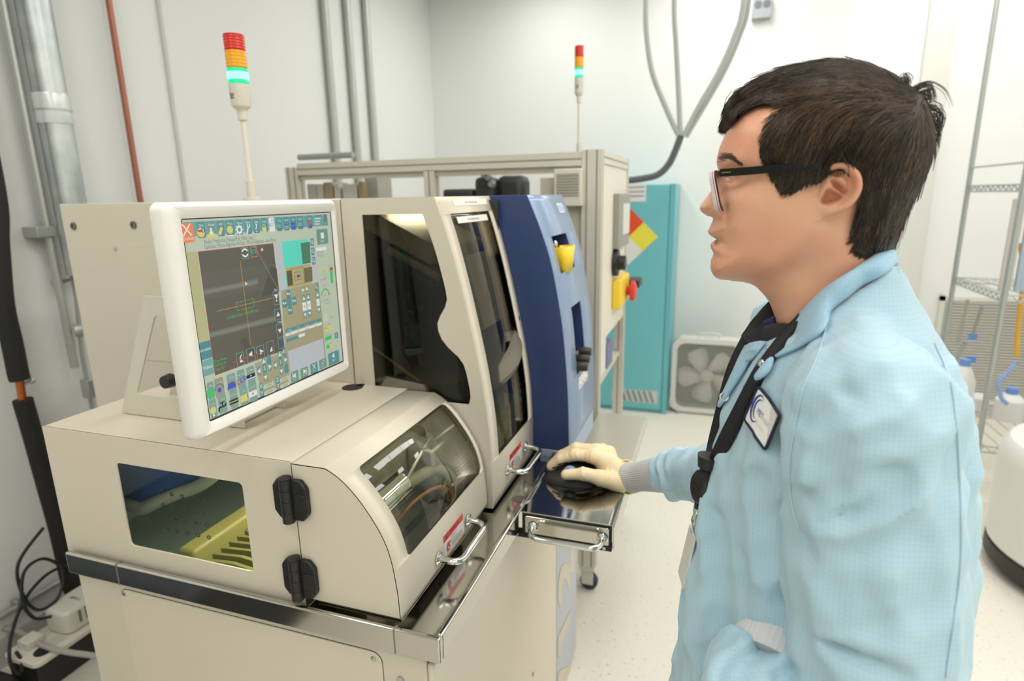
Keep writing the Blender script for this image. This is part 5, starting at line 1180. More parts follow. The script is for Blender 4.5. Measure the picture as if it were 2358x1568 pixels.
# pole of the farther tower rises from a profile cross bar on the frame roof
bx('tower_bar', FX0+.046, FX1-.046, onX(1333, 230, 2.5).y-.02, onX(1333, 230, 2.5).y+.02, FZ1-.044, FZ1, alu, bpy.data.objects['test_rack'])
tb('cable_basket', [(FX0+.02, FY1-.06, FZ1+.02), (FX0+.02, FY1-.32, FZ1+.02)], .012, chrome_w, bpy.data.objects['test_rack'], n=8)
# ================================================================== TRACKBALL
MCX, MCY, MZ = 1.325, .292, SZ1
tbk = thing('trackball_mouse', 'black trackball mouse with a grey blue thumb ball under the gloved hand', 'mouse', (MCX, MCY, MZ))
def lump(name, cx, cy, rx, ry, h, m, par, n=40, k=10, f=None):
    bm = bmesh.new(); rings = []
    for i in range(k+1):
        t = i/k; rho = math.cos(t*PI/2)**.9 if i < k else 0; zz = h*(math.sin(t*PI/2)**1.15)
        if i == k: rings.append([bm.verts.new(f(cx, cy, MZ+h) if f else (cx, cy, MZ+h))])
        else:
            R_ = []
            for j in range(n):
                a_ = 2*PI*j/n; ca, sa_ = math.cos(a_), math.sin(a_)
                q = (cx+rx*rho*math.copysign(abs(ca)**.85, ca), cy+ry*rho*math.copysign(abs(sa_)**.85, sa_), MZ+.0008+zz)
                R_.append(bm.verts.new(f(*q) if f else q))
            rings.append(R_)
    bm.faces.new(rings[0][::-1])
    for A, B_ in zip(rings, rings[1:]):
        for j in range(n):
            q = list(dict.fromkeys([A[j % len(A)], A[(j+1) % len(A)], B_[(j+1) % len(B_)], B_[j % len(B_)]]))
            if len(q) > 2: bm.faces.new(q)
    return link(name, bm, m, par, angle=80)
mb = mat('mouse_black', (34, 33, 33), .42); mb2 = mat('mouse_black_soft', (44, 42, 42), .5)
def skew(x, y, z): 
    t = (z-MZ)/.052; return (x+.018*t, y+.004*t-.0*(x-MCX), z)
lump('body', MCX+.012, MCY+.012, .045, .068, .046, mb, tbk, f=skew)
lump('thumb_rest', MCX-.026, MCY+.006, .034, .064, .026, mb2, tbk)
bc = onX(1313, 1089, 1.279)
bm = bmesh.new(); bmesh.ops.create_uvsphere(bm, u_segments=28, v_segments=16, radius=.0175, matrix=Matrix.Translation(bc)); link('thumb_ball', bm, mat('ball_blue_grey', (128, 150, 190), .25, coat=.3), tbk, label='grey blue ball')
for i, (x, y) in enumerate(((1283, 1074), (1297, 1066))):
    p_ = onX(x, y, 1.293); bm = bmesh.new(); tube(bm, [(p_.x, p_.y+.012, p_.z-.006), (p_.x, p_.y-.012, p_.z+.003)], .0018, 8); link('side_button', bm, mat('button_black', (24, 24, 24), .3), tbk)
# ================================================================== THE MAN
XM = .75                                     # his plane of symmetry
# the head is turned a few degrees towards the far side: it is modelled square and then turned about the neck
HEAD_M = Matrix.Translation((XM, -.10, 0)) @ Matrix.Rotation(math.radians(-9.0), 4, 'Z') @ Matrix.Translation((-XM, .10, 0))
HEAD_I = HEAD_M.inverted(); CAML = HEAD_I @ CAM; R3 = HEAD_I.to_3x3()
_onX = onX; _old_meshes = set(m.name for m in bpy.data.meshes)
def onX(px, py, X): d = R3 @ ray(px, py); return CAML + d*(X-CAML.x)/d.x
def yz(px, py, X=XM): p = onX(px, py, X); return (p.y, p.z)
def yzs(pts, X=XM): return [yz(x, y, X) for x, y in pts]
# ---- implicit surfaces on a grid, meshed with surface nets
def nets(F, org, h):
    F = F.astype(np.float32); s = F < 0; nx, ny, nz = F.shape
    idx = [(i, j, k) for i in (0, 1) for j in (0, 1) for k in (0, 1)]
    sl = lambda A, c: A[c[0]:nx-1+c[0], c[1]:ny-1+c[1], c[2]:nz-1+c[2]]
    cnt = sum(sl(s, c).astype(np.int8) for c in idx)
    act = (cnt > 0) & (cnt < 8); ci = np.argwhere(act)
    acc = np.zeros((len(ci), 3)); n = np.zeros(len(ci))
    val = {c: sl(F, c)[act] for c in idx}
    for a in idx:
        for ax in range(3):
            if a[ax]: continue
            b = list(a); b[ax] = 1; b = tuple(b)
            va, vb = val[a], val[b]; m = (va < 0) != (vb < 0)
            t = np.where(m, va/np.where(m, va-vb, 1), 0)
            p = np.tile(np.array(a, float), (len(ci), 1)); p[:, ax] += t
            acc += p*m[:, None]; n += m
    V = (ci+acc/n[:, None])*h+np.array(org)
    ids = -np.ones(act.shape, np.int64); ids[act] = np.arange(len(ci)); Q = []
    for ax in range(3):
        u, v = [(1, 2), (2, 0), (0, 1)][ax]
        A = np.take(s, range(0, s.shape[ax]-1), ax); B = np.take(s, range(1, s.shape[ax]), ax)
        e = np.argwhere(A != B); ok = np.all([(e[:, w] > 0) & (e[:, w] < act.shape[w]) for w in (u, v)], axis=0) & (e[:, ax] < act.shape[ax]); e = e[ok]
        d = np.zeros((1, 3), int); 
        def at(du, dv):
            q = e.copy(); q[:, u] -= du; q[:, v] -= dv; return ids[q[:, 0], q[:, 1], q[:, 2]]
        q = np.stack([at(1, 1), at(0, 1), at(0, 0), at(1, 0)], 1)
        flip = s[e[:, 0], e[:, 1], e[:, 2]]
        q[~flip] = q[~flip][:, ::-1]; Q.append(q)
    Q = np.concatenate(Q); Q = Q[(Q >= 0).all(1)]
    return V, Q
def smooth_mesh(V, Q, it=2, lam=.5):
    e = np.concatenate([Q[:, [0, 1]], Q[:, [1, 2]], Q[:, [2, 3]], Q[:, [3, 0]]]); e = np.concatenate([e, e[:, ::-1]])
    deg = np.bincount(e[:, 0], minlength=len(V)).astype(float); deg[deg == 0] = 1
    for k in range(it):
        for l in (lam, -lam*1.03):
            S = np.stack([np.bincount(e[:, 0], V[e[:, 1], c], minlength=len(V)) for c in range(3)], 1)/deg[:, None]
            V = V+l*(S-V)
    return V
def mesh_from(name, V, Q, mats, parent, mi=None, angle=180, **k):
    me = bpy.data.meshes.new(name); me.vertices.add(len(V)); me.vertices.foreach_set('co', np.asarray(V, np.float32).ravel())
    me.loops.add(Q.size); me.loops.foreach_set('vertex_index', Q.ravel().astype(np.int32))
    me.polygons.add(len(Q)); me.polygons.foreach_set('loop_start', np.arange(0, Q.size, Q.shape[1], dtype=np.int32)); 
    me.update(calc_edges=True); me.validate()
    for m in (mats if isinstance(mats, (list, tuple)) else [mats]): me.materials.append(m)
    if mi is not None: me.polygons.foreach_set('material_index', np.asarray(mi, np.int32))
    return finish(name, me, parent, angle=angle, **k)
def grid(x0, x1, y0, y1, z0, z1, h):
    xs = np.arange(x0, x1, h); ys = np.arange(y0, y1, h); zs = np.arange(z0, z1, h)
    return [a.astype(np.float32) for a in np.meshgrid(xs, ys, zs, indexing='ij')], (x0, y0, z0)
def smin(a, b, k): hh = np.clip(.5+.5*(b-a)/k, 0, 1); return b+(a-b)*hh-k*hh*(1-hh)
def cone(P, a, b, ra, rb, sq=None):
    a = np.array(a, float); b = np.array(b, float); d = b-a; L2 = d@d
    q = [P[i]-a[i] for i in range(3)]; t = np.clip((q[0]*d[0]+q[1]*d[1]+q[2]*d[2])/L2, 0, 1)
    r = np.sqrt(sum((q[i]-t*d[i])**2*(1 if sq is None else sq[i]) for i in range(3)))
    return r-(ra+(rb-ra)*t)
def chain(P, pts, rs, k=.006):
    f = None
    for i in range(len(pts)-1):
        c = cone(P, pts[i], pts[i+1], rs[i], rs[i+1]); f = c if f is None else smin(f, c, k)
    return f
def pdist(Y, Z, poly):
    """signed distance, positive inside"""
    d2 = np.full(Y.shape, 1e9); ins = np.zeros(Y.shape, bool); n = len(poly)
    for i in range(n):
        (y0, z0), (y1, z1) = poly[i], poly[(i+1) % n]; dy, dz = y1-y0, z1-z0
        t = np.clip(((Y-y0)*dy+(Z-z0)*dz)/(dy*dy+dz*dz+1e-18), 0, 1)
        d2 = np.minimum(d2, (Y-y0-t*dy)**2+(Z-z0-t*dz)**2)
        c = (z0 > Z) != (z1 > Z)
        with np.errstate(divide='ignore', invalid='ignore'):
            ins ^= c & (Y < (y1-y0)*(Z-z0)/(z1-z0 if z1 != z0 else 1e-12)+y0)
    return np.where(ins, 1, -1)*np.sqrt(d2)
def pline(Y, Z, pts):
    d2 = np.full(Y.shape, 1e9); tt = np.zeros(Y.shape); n = len(pts)-1
    for i in range(n):
        (y0, z0), (y1, z1) = pts[i], pts[i+1]; dy, dz = y1-y0, z1-z0
        t = np.clip(((Y-y0)*dy+(Z-z0)*dz)/(dy*dy+dz*dz+1e-18), 0, 1); dd = (Y-y0-t*dy)**2+(Z-z0-t*dz)**2
        m = dd < d2; d2 = np.where(m, dd, d2); tt = np.where(m, (i+t)/n, tt)
    return np.sqrt(d2), tt
def blur(A, r):
    k = np.exp(-.5*(np.arange(-int(3*r), int(3*r)+1)/r)**2); k /= k.sum(); n = len(k)//2
    for ax in (0, 1):
        B = np.pad(A, [(n, n) if i == ax else (0, 0) for i in range(2)], mode='edge')
        A = sum(k[i]*np.take(B, range(i, i+A.shape[ax]), ax) for i in range(len(k)))
    return A
sst = lambda t: np.clip(t, 0, 1)**2*(3-2*np.clip(t, 0, 1))
man = thing('person', 'man with dark hair in a light blue work coat, gloved hand on the mouse', 'person', (XM, -.12, 0))
# ---- head and neck: half-width field over the (y, z) plane
hy, hz_, HS = np.arange(-.33, .06, .0012), np.arange(1.30, 1.77, .0012), .0012
HY, HZ = np.meshgrid(hy, hz_, indexing='ij')
front_px = [(1790, 228), (1745, 236), (1709, 258), (1683, 287), (1669, 316), (1658, 341), (1652.5, 364), (1652, 378), (1656, 394), (1653, 408), (1646, 424), (1640, 438), (1630, 452), (1620.5, 464), (1614, 474), (1613, 481), (1617.5, 489), (1629, 496), (1639, 498), (1645, 502), (1642, 510), (1636.5, 521), (1631, 531), (1632, 536), (1638, 542), (1650, 549.5), (1655, 552), (1645.5, 554), (1638.5, 560), (1637, 566), (1641, 574), (1645.5, 583), (1642, 590), (1637.5, 602), (1637, 613), (1640, 626), (1649, 638.5), (1662, 643.5), (1686, 645.5), (1711, 648), (1731, 653), (1745, 662), (1760, 678), (1772, 694), (1782, 720), (1796, 770), (1812, 850), (1815, 960)]
back_px = [(2090, 960), (2075, 800), (2062, 680), (2040, 620), (2028, 580), (2030, 540), (2045, 500), (2072, 460), (2098, 420), (2114, 380), (2122, 330), (2118, 285), (2100, 248), (2070, 218), (2030, 193), (1985, 172), (1940, 163), (1890, 163), (1840, 178), (1810, 200)]
prof_h = yzs(front_px+back_px)
dp = pdist(HY, HZ, prof_h)
# local depth scale D and maximal half width W, by height
PZ = lambda py, px=1800: yz(px, py)[1]
zk = [PZ(960), PZ(720), PZ(660), PZ(630), PZ(580), PZ(520), PZ(470), PZ(410), PZ(340), PZ(260), PZ(165)]
Wz = np.interp(HZ, zk, [.066, .056, .054, .053, .057, .062, .0655, .069, .073, .077, .076])
Dz = np.interp(HZ, zk, [.055, .055, .052, .046, .043, .046, .048, .052, .064, .072, .074])
w = Wz*np.sqrt(np.clip(1-(1-np.clip(dp/Dz, 0, 1))**2.15, 0, 1))
w0_ = blur(np.where(dp > 0, w, 0), 2.0)
def yzw(px, py, fldA=None):
    X = XM
    for _ in range(7):
        p = onX(px, py, X); X = XM-max(0., float(fld(w0_ if fldA is None else fldA, np.array([p.y]), np.array([p.z]))[0]))
    return (p.y, p.z)
def yzws(pts, fldA=None): return [yzw(x, y, fldA) for x, y in pts]
def fld(A, y, z):
    iy = np.clip((y-hy[0])/HS, 0, len(hy)-1.001); iz = np.clip((z-hz_[0])/HS, 0, len(hz_)-1.001)
    a, b = iy.astype(int), iz.astype(int); fy, fz_ = iy-a, iz-b
    return A[a, b]*(1-fy)*(1-fz_)+A[a+1, b]*fy*(1-fz_)+A[a, b+1]*(1-fy)*fz_+A[a+1, b+1]*fy*fz_
# jaw line: below it the neck is narrower
jaw = yzws([(1662, 645), (1700, 640), (1760, 622), (1820, 594), (1862, 560), (1884, 525), (1900, 480)])
jy = np.array([p[0] for p in jaw]); jz = np.array([p[1] for p in jaw]); o = np.argsort(jy)
jl = np.interp(HY, jy[o], jz[o])
bel = sst((jl-HZ+.004)/.022)*sst((HY-(yzw(1905, 520)[0]-.012))/.03)
w = w*(1-.17*bel)
u = lambda n: n*.00065                     # px -> metres at his depth
def bump(px, py, rx, ry, a, rot=0):
    y0, z0 = yzw(px, py); c, s = math.cos(rot), math.sin(rot); dy, dz = HY-y0, HZ-z0
    return a*np.exp(-((dy*c+dz*s)/u(rx))**2-((-dy*s+dz*c)/u(ry))**2)
ins = sst(dp/.010)
w = w+ins*(bump(1686, 411, 20, 17, -.0105)+bump(1705, 412, 22, 16, -.004)+bump(1680, 377, 24, 12, .003)+bump(1745, 452, 42, 30, .0042, .35)+bump(1762, 395, 30, 34, -.003)+bump(1700, 520, 34, 40, .0022)
     +bump(1715, 600, 45, 30, .001)+bump(1672, 583, 18, 14, -.002)+bump(1845, 545, 40, 45, .0035))
w = w+sst(dp/.004)*(bump(1653, 487, 12, 10, .0120)+bump(1648, 497, 8, 4, -.002)-0+bump(1670, 485, 5, 14, -.0068)+bump(1674, 515, 7, 22, -.0016, .5))
dm, tm = pline(HY, HZ, yzws([(1640, 546), (1654, 552), (1663, 557), (1668, 562)])); w = w-sst(dp/.003)*.0042*np.exp(-(dm/u(3.2))**2)*(1-.5*tm)
w = w+sst(dp/.003)*(bump(1642, 538, 8, 5, .0016, -.5)+bump(1648, 566, 10, 6, .0022))
dm, tm = pline(HY, HZ, yzws([(1668, 424), (1680, 428), (1695, 430), (1712, 426)])); w = w-ins*.0015*np.exp(-(dm/u(3))**2)
dm, tm = pline(HY, HZ, yzws([(1668, 402), (1680, 398), (1696, 399), (1712, 406)])); w = w+ins*.0018*np.exp(-(dm/u(4))**2)
# sternomastoid and throat
dm, tm = pline(HY, HZ, yzws([(1905, 530), (1870, 610), (1835, 690), (1815, 740)])); w = w+.0035*np.exp(-(dm/u(16))**2)
wb = blur(w, 1.1); w2 = blur(np.where(dp > 0, w, 0), 5.0); kk = sst((dp-.012)/.012)*sst((yz(1715, 400)[0]-HY)/.012); w = np.where(dp > 0, np.maximum(wb*(1-kk)+w2*kk, .0), dp*1.5)
w_head = w.copy()
# ---- ear relief
XE = XM-.080
yze = lambda x, y: yz(x, y, XE)
ear = [yze(*q) for q in ([(1893, 392), (1909, 381), (1922, 375.5), (1937, 373.5), (1952, 376), (1966, 383), (1978, 394), (1985, 408), (1987, 424), (1985, 438), (1979, 452), (1969, 466), (1955, 479), (1938, 488.5), (1920, 494.5), (1903, 501), (1890, 508), (1880, 510), (1877, 504), (1880, 492), (1883, 470), (1886, 450), (1890, 425)])]
de = pdist(HY, HZ, ear)
ty_ = np.clip((yze(1882, 440)[0]-HY)/.062, 0, 1)
e = -.001+.022*ty_**.85
rim = np.exp(-((de-u(5.5))/u(5))**2)*sst((yze(1896, 440)[0]-HY)/.008)
e = e+.0042*rim-.0060*np.exp(-((de-u(15.5))/u(4.6))**2)*sst((yze(1925, 420)[0]-HY)/.008)
for poly, a in ((((1911, 411), (1920, 414), (1939, 426), (1951, 440), (1948, 450), (1938, 447), (1921, 434)), -.0125), (((1903.6, 435), (1897, 448), (1889.5, 464), (1893, 471), (1905, 472.5), (1931, 464), (1943, 452), (1930, 444), (1914, 437)), -.0155), (((1913, 403), (1918, 394), (1931, 388), (1945, 388), (1940, 400), (1930, 409)), -.0085)):
    dd = pdist(HY, HZ, [yze(*q) for q in poly]); e = e+a*sst((dd+.0012)/.0034)
e = e+.003*np.exp(-((HY-yze(1897, 442)[0])/u(7))**2-((HZ-yze(1897, 442)[1])/u(12))**2)
WM = blur(w_head, 5); xo = WM+blur(np.where(de > -.004, e, .0), .6); xi = WM-.012+ty_*.018
# body grid
(PX, PY, PZg), org = grid(XM-.118, XM+.118, -.31, .032, 1.33, 1.745, .0015)
Y2, Z2 = PY[0], PZg[0]
fw, fo, fi, fe = (fld(A, Y2, Z2)[None] for A in (w_head, xo, xi, de))
ax_ = np.abs(PX-XM)
F = (ax_-fw)*.75
Fe = np.maximum(np.maximum(ax_-fo, fi-ax_), -fe*1.0)
F = smin(F, Fe, .0022)
F = np.where((fe > .0012) & (PX < 99), np.maximum(F, (ax_-fo)*.75), F)
# shoulders inside the coat so the neck stands on a body
F = smin(F, cone((PX, PY, PZg), (XM-.045, -.14, 1.385), (XM+.045, -.14, 1.385), .062, .062), .03)
F = np.maximum(F, 1.338-PZg)
V, Q = nets(F, org, .0015); V = smooth_mesh(V, Q, 1)
fc = V[Q].mean(1)
lips = (pdist(fc[:, 1], fc[:, 2], yzs([(1629, 529), (1634, 530), (1645, 541), (1660, 551), (1666, 559), (1660, 563), (1652, 570), (1643, 577), (1636, 574), (1630, 560)])) > 0) & (np.abs(fc[:, 0]-XM) < .03)
inn_ = np.zeros(len(fc), int)
def skin(name, c, c2, sc=16):
    return mat(name, c, .42, spec=.45, noise=(sc, c2, .35, .7), sss=.12, bump=(700, .12, .0006))
sk = skin('skin', (232, 179, 146), (226, 160, 130)); lp = skin('lip_skin', (206, 136, 124), (212, 146, 130)); er = skin('ear_skin', (222, 160, 140), (214, 144, 126))
body = mesh_from('body', V, Q, [sk, lp, er], man, np.where(lips, 1, inn_))
# ---- eyes
for sgn in (-1, 1):
    wy, wz = yzw(1690, 411, w_head); we = float(fld(w_head, np.array([wy]), np.array([wz]))[0])
    c_ = Vector((XM+sgn*(we-.0104), wy, wz)); bm = bmesh.new(); bmesh.ops.create_uvsphere(bm, u_segments=32, v_segments=24, radius=.0112, matrix=Matrix.Translation(c_))
    for f in bm.faces:
        dn = (f.calc_center_median()-c_).normalized().dot(Vector((0, .985, -.17)).normalized()); f.material_index = 2 if dn > .965 else 1 if dn > .86 else 0
    lid = bmesh.new(); bmesh.ops.create_uvsphere(lid, u_segments=48, v_segments=32, radius=.0122, matrix=Matrix.Translation(c_))
    kill = []
    for f in lid.faces:
        v_ = (f.calc_center_median()-c_)/.0122; el = math.degrees(math.asin(max(-1, min(1, v_.z)))); az = math.degrees(math.atan2(v_.x*sgn, v_.y))
        lim = math.cos(min(abs(az-10)/75, 1)*PI/2)
        if v_.y < -.3 or (-17*lim < el+2 < 20*lim): kill.append(f)
    bmesh.ops.delete(lid, geom=kill, context='FACES'); link('eyelids', lid, sk, body, solid=.0012, soff=-1)
    link('eye', bm, [mat('eye_white', (226, 220, 214), .2), mat('iris_brown', (72, 48, 34), .15), mat('pupil', (12, 10, 10), .1)], body)
# ---- hair: shell plus strands that follow the parting, fringe and nape
hair_px = [(1667, 281), (1676, 245), (1706, 207), (1748, 181), (1787, 165), (1825, 152.5), (1863, 144.5), (1898, 138), (1940, 141), (1978, 140.5), (2005, 150), (2039, 163), (2066, 177), (2081, 194), (2105, 205), (2131, 226), (2142, 261), (2152, 299), (2150, 345), (2139, 391), (2116, 440), (2097, 467), (2085, 505), (2072, 540), (2058, 570), (2045, 578), (2030, 570), (2010, 580), (1990, 576), (1966, 566), (1968, 540), (1972, 505), (1974, 475), (1988, 445), (1992, 420), (1985, 398), (1972, 384), (1950, 374), (1930, 374), (1905, 386), (1886, 404), (1850, 412), (1826, 424), (1805, 430), (1784, 398), (1766, 364), (1760, 345), (1758, 314), (1766, 288), (1784, 262), (1810, 236), (1790, 232), (1748, 239), (1706, 258), (1684, 286)]
wtmp = blur(np.maximum(w_head, 0), 2)+.007
hpoly = yzs(hair_px[:26])+yzws(hair_px[26:-4], wtmp)+[tuple((np.array(yz(*q))+np.array(yzw(*q, wtmp)))/2) for q in hair_px[-4:]]; dh = pdist(HY, HZ, hpoly)
sil = yzs(hair_px[:26]+[(2000, 600), (1900, 600), (1750, 450), (1690, 330)]); ds = pdist(HY, HZ, sil)
edge, _t = pline(HY, HZ, hpoly[26:]+hpoly[:1])
Wh = np.interp(HZ, zk, [.07, .066, .066, .067, .070, .073, .076, .079, .084, .088, .088])
wh = Wh*np.sqrt(np.clip(1-(1-np.clip(ds/.070, 0, 1))**2.3, 0, 1))
thick = np.clip(edge*.45+.0015, 0, .0105)
wh = np.minimum(wh, np.maximum(w_head, 0)+np.clip(edge*.45+.0015, 0, .05)+.03*np.clip((.045-w_head)/.03, 0, 1)); wh = np.maximum(wh, np.where(dh > 0, np.maximum(w_head+.0015, 0), -1))
# locks: soft relief running with the flow
wh = blur(wh, 2.6)
fhw, fdh = fld(wh, Y2, Z2)[None], fld(dh, Y2, Z2)[None]
FH = np.maximum(np.maximum((ax_-fhw)*.8, -fdh), (fw-.004)-ax_)
V, Q = nets(FH, org, .0015); V = smooth_mesh(V, Q, 2)
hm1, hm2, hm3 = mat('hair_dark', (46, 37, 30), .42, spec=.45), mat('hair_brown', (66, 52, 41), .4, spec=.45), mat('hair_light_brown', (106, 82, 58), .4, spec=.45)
hair = mesh_from('hair', V, Q, mat('hair_shell', (30, 24, 20), .8, spec=.1), man, label='short dark brown hair')
guides = [  # flow lines in the photo, each from root to tip
 [(2085, 215), (2030, 200), (1960, 188), (1880, 190), (1800, 206), (1740, 225), (1690, 252), (1672, 284)],
 [(2070, 190), (2000, 160), (1930, 150), (1860, 158), (1780, 178), (1720, 208), (1684, 244), (1671, 280)],
 [(2040, 226), (1960, 214), (1880, 216), (1810, 228), (1750, 238), (1706, 256)],
 [(2085, 228), (2000, 222), (1930, 222), (1872, 238), (1822, 270), (1790, 315), (1775, 365)],
 [(2080, 236), (2000, 232), (1940, 240), (1892, 268), (1856, 318), (1832, 375), (1815, 440)],
 [(2090, 244), (2020, 244), (1970, 260), (1932, 300), (1908, 350), (1888, 405)],
 [(2095, 252), (2050, 256), (2008, 285), (1980, 330), (1962, 372), (1950, 410)],
 [(1850, 330), (1838, 372), (1820, 430)], [(1900, 320), (1888, 360), (1868, 410)], [(1800, 320), (1785, 352), (1778, 392)],
 [(2100, 270), (2060, 300), (2020, 350), (2000, 400), (1992, 460), (1985, 530), (1970, 570)],
 [(2110, 270), (2085, 320), (2060, 390), (2035, 460), (2018, 530), (2000, 585)],
 [(2120, 270), (2112, 340), (2090, 410), (2062, 480), (2045, 540), (2030, 585)],
 [(2130, 250), (2145, 310), (2140, 370), (2112, 440), (2086, 500), (2060, 575)]]
gp, gt = [], []
for g in guides:
    q = smooth_path([(x, y, 0) for x, y in g], 8)
    for a, b in zip(q, q[1:]): gp.append((a.x, a.y)); d_ = (b-a).normalized(); gt.append((d_.x, d_.y))
gp, gt = np.array(gp), np.array(gt)
WMX = np.maximum(wh, w_head)
def flow(P):
    d2 = ((P[:, None]-gp[None])**2).sum(2); k = 1/(d2+60)**2; T = (k[:, :, None]*gt[None]).sum(1); return T/np.linalg.norm(T, axis=1)[:, None]
def pin(px, poly):
    x, y = px[:, 0], px[:, 1]; ins = np.zeros(len(px), bool); n = len(poly)
    for i in range(n):
        (x0, y0), (x1, y1) = poly[i], poly[(i+1) % n]; c = (y0 > y) != (y1 > y)
        ins ^= c & (x < (x1-x0)*(y-y0)/((y1-y0) if y1 != y0 else 1e-9)+x0)
    return ins
FW, RT, UP = np.array(R3 @ fwd), np.array(R3 @ rgt), np.array(R3 @ upv)
def px2yz(P):
    D = FW[None]+RT[None]*((P[:, :1]-W_/2)/FPX)-UP[None]*((P[:, 1:]-H_/2)/FPX); D = D/D[:, :1]; X = np.full(len(P), XM)
    for _ in range(6): X = XM-np.maximum(fld(WMX, D[:, 1]*(X-CAML.x)+CAML.y, D[:, 2]*(X-CAML.x)+CAM.z), 0)
    return D[:, 1]*(X-CAML.x)+CAML.y, D[:, 2]*(X-CAML.x)+CAM.z
def strands(P0, steps, L, lift, rad, side, jitter=.10, tips=.25, curl=0., clump=None):
    """grow strands from image points along the flow on the hair surface; returns lists of 3-D paths"""
    n = len(P0); P = P0.copy(); paths = []; ang = np.random.normal(0, jitter, n); Ls = L*np.random.uniform(.55, 1.25, n)
    l0 = np.random.uniform(0, lift, n)
    for k in range(steps+1):
        y, z = px2yz(P); wv = np.maximum(fld(WMX, y, z), 0); t = k/steps
        # clumped ends dive or lift a little
        x = XM+side*(wv+.0006+l0*math.sin(PI*min(1, t*.9+.05))); paths.append(np.stack([x, y, z], 1))
        T = flow(P); c, s = np.cos(ang+curl*t), np.sin(ang+curl*t)
        go = np.where(fld(dh, y, z) > -u(5), 1, .12)
        P = P+np.stack([T[:, 0]*c-T[:, 1]*s, T[:, 0]*s+T[:, 1]*c], 1)*(Ls/steps*go)[:, None]
    return np.stack(paths, 1)
def ribbon_mesh(name, A, r, mats, parent, mi):
    """A: (n, k, 3) paths -> three-sided tapering strands in one mesh"""
    n, k, _ = A.shape; T = np.gradient(A, axis=1); T /= np.linalg.norm(T, axis=2)[:, :, None]+1e-12
    ref = np.array([1., .15, .1]); B = np.cross(T, ref); B /= np.linalg.norm(B, axis=2)[:, :, None]+1e-12; N = np.cross(T, B)
    tp = np.sin(np.linspace(.35, PI-.06, k))**.7; R = (np.broadcast_to(np.asarray(r), (n,))[:, None]*tp[None])[:, :, None]
    V = np.stack([A+R*B, A-.5*R*B+.7*R*N, A-.5*R*B-.7*R*N], 2).reshape(-1, 3)
    i = np.arange(n)[:, None, None]; j = np.arange(k-1)[None, :, None]; c = np.arange(3)[None, None, :]
    f = lambda jj, cc: (i*k+jj)*3+cc
    Q = np.stack(np.broadcast_arrays(f(j, c), f(j, (c+1) % 3), f(j+1, (c+1) % 3), f(j+1, c)), -1).reshape(-1, 4)
    m = np.repeat(mi, (k-1)*3)
    return mesh_from(name, V, Q, mats, parent, m)
def rand_in(poly, n):
    xs = [p[0] for p in poly]; ys = [p[1] for p in poly]; out = np.zeros((0, 2))
    while len(out) < n:
        P = np.random.uniform((min(xs), min(ys)), (max(xs), max(ys)), (n*2, 2)); out = np.concatenate([out, P[pin(P, poly)]])
    return out[:n]
side_poly = [(1764, 345), (1765, 300), (1800, 255), (1860, 222), (1940, 212), (2030, 215), (2085, 225), (2120, 235), (2140, 270), (2146, 320), (2140, 380), (2112, 435), (2090, 470), (2078, 505), (2050, 545), (2010, 545), (1985, 530), (1985, 470), (1995, 430), (1985, 385), (1950, 360), (1900, 370), (1850, 385), (1800, 385), (1770, 355)]
top_poly = [(1690, 262), (1682, 245), (1710, 207), (1750, 181), (1825, 155), (1900, 141), (1978, 143), (2039, 165), (2080, 196), (2095, 222), (2030, 216), (1940, 212), (1860, 222), (1800, 236), (1745, 238)]
paths = []
nS, nT = 8000, 5200
A = strands(rand_in(side_poly, nS), 9, 105, .0022, 1, -1, .085)
paths.append(A)
A = strands(rand_in(top_poly, nT), 9, 125, .0016, 1, -1, .05); paths.append(A)
A = strands(rand_in(side_poly, 1800), 9, 105, .0022, 1, 1, .085); paths.append(A)
A = strands(rand_in(top_poly, 1600), 9, 125, .0016, 1, 1, .05); paths.append(A)
crown_poly = [(2040, 163), (2081, 192), (2105, 203), (2131, 224), (2143, 262), (2148, 300), (2112, 280), (2070, 246), (2030, 205), (2000, 160)]
A = strands(rand_in(crown_poly, 1500), 9, 85, .0022, 1, -1, .10); paths.append(A)
A = strands(rand_in(crown_poly, 700), 9, 85, .0022, 1, 1, .10); paths.append(A)
A = np.concatenate(paths); n = len(A); pk = np.random.rand(n)
hi = np.zeros(n); q0 = A[:, 0]
zc_ = yzw(1950, 232, WMX); hi = np.exp(-(((q0[:, 1]-zc_[0])/.055)**2+((q0[:, 2]-zc_[1])/.018)**2))  # paints the brown highlight near the crown as more light strands
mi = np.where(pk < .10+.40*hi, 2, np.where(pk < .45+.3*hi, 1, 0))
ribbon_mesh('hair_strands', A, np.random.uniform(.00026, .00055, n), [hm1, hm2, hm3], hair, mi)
# sideburn, fringe tip, over-the-ear and nape wisps
def wisp(list_, spread, n, r, lift=.003, nm='hair_wisps'):
    out = []
    for g in list_:
        q = np.array([(v.x, v.y) for v in smooth_path([(x, y, 0) for x, y in g], 4)]); k = len(q); q = q[np.linspace(0, k-1, 9).astype(int)]
        for i in range(n):
            off_ = np.random.normal(0, spread, 2); P = q+off_[None]*np.linspace(1, .45, 9)[:, None]+np.random.normal(0, .5, (9, 2)); f_ = np.random.uniform(.7, 1.08)
            P = q[0]+off_+(P-q[0]-off_)*f_
            y, z = px2yz(P); out.append(np.stack([XM-np.maximum(fld(WMX, y, z), 0)-.0008-np.random.uniform(0, lift)*np.linspace(1, .4, 9), y, z], 1))
    A = np.array(out); return ribbon_mesh(nm, A, np.random.uniform(.0003, .0007, len(A)), [hm1, hm2], hair, (np.random.rand(len(A)) < .35).astype(int))
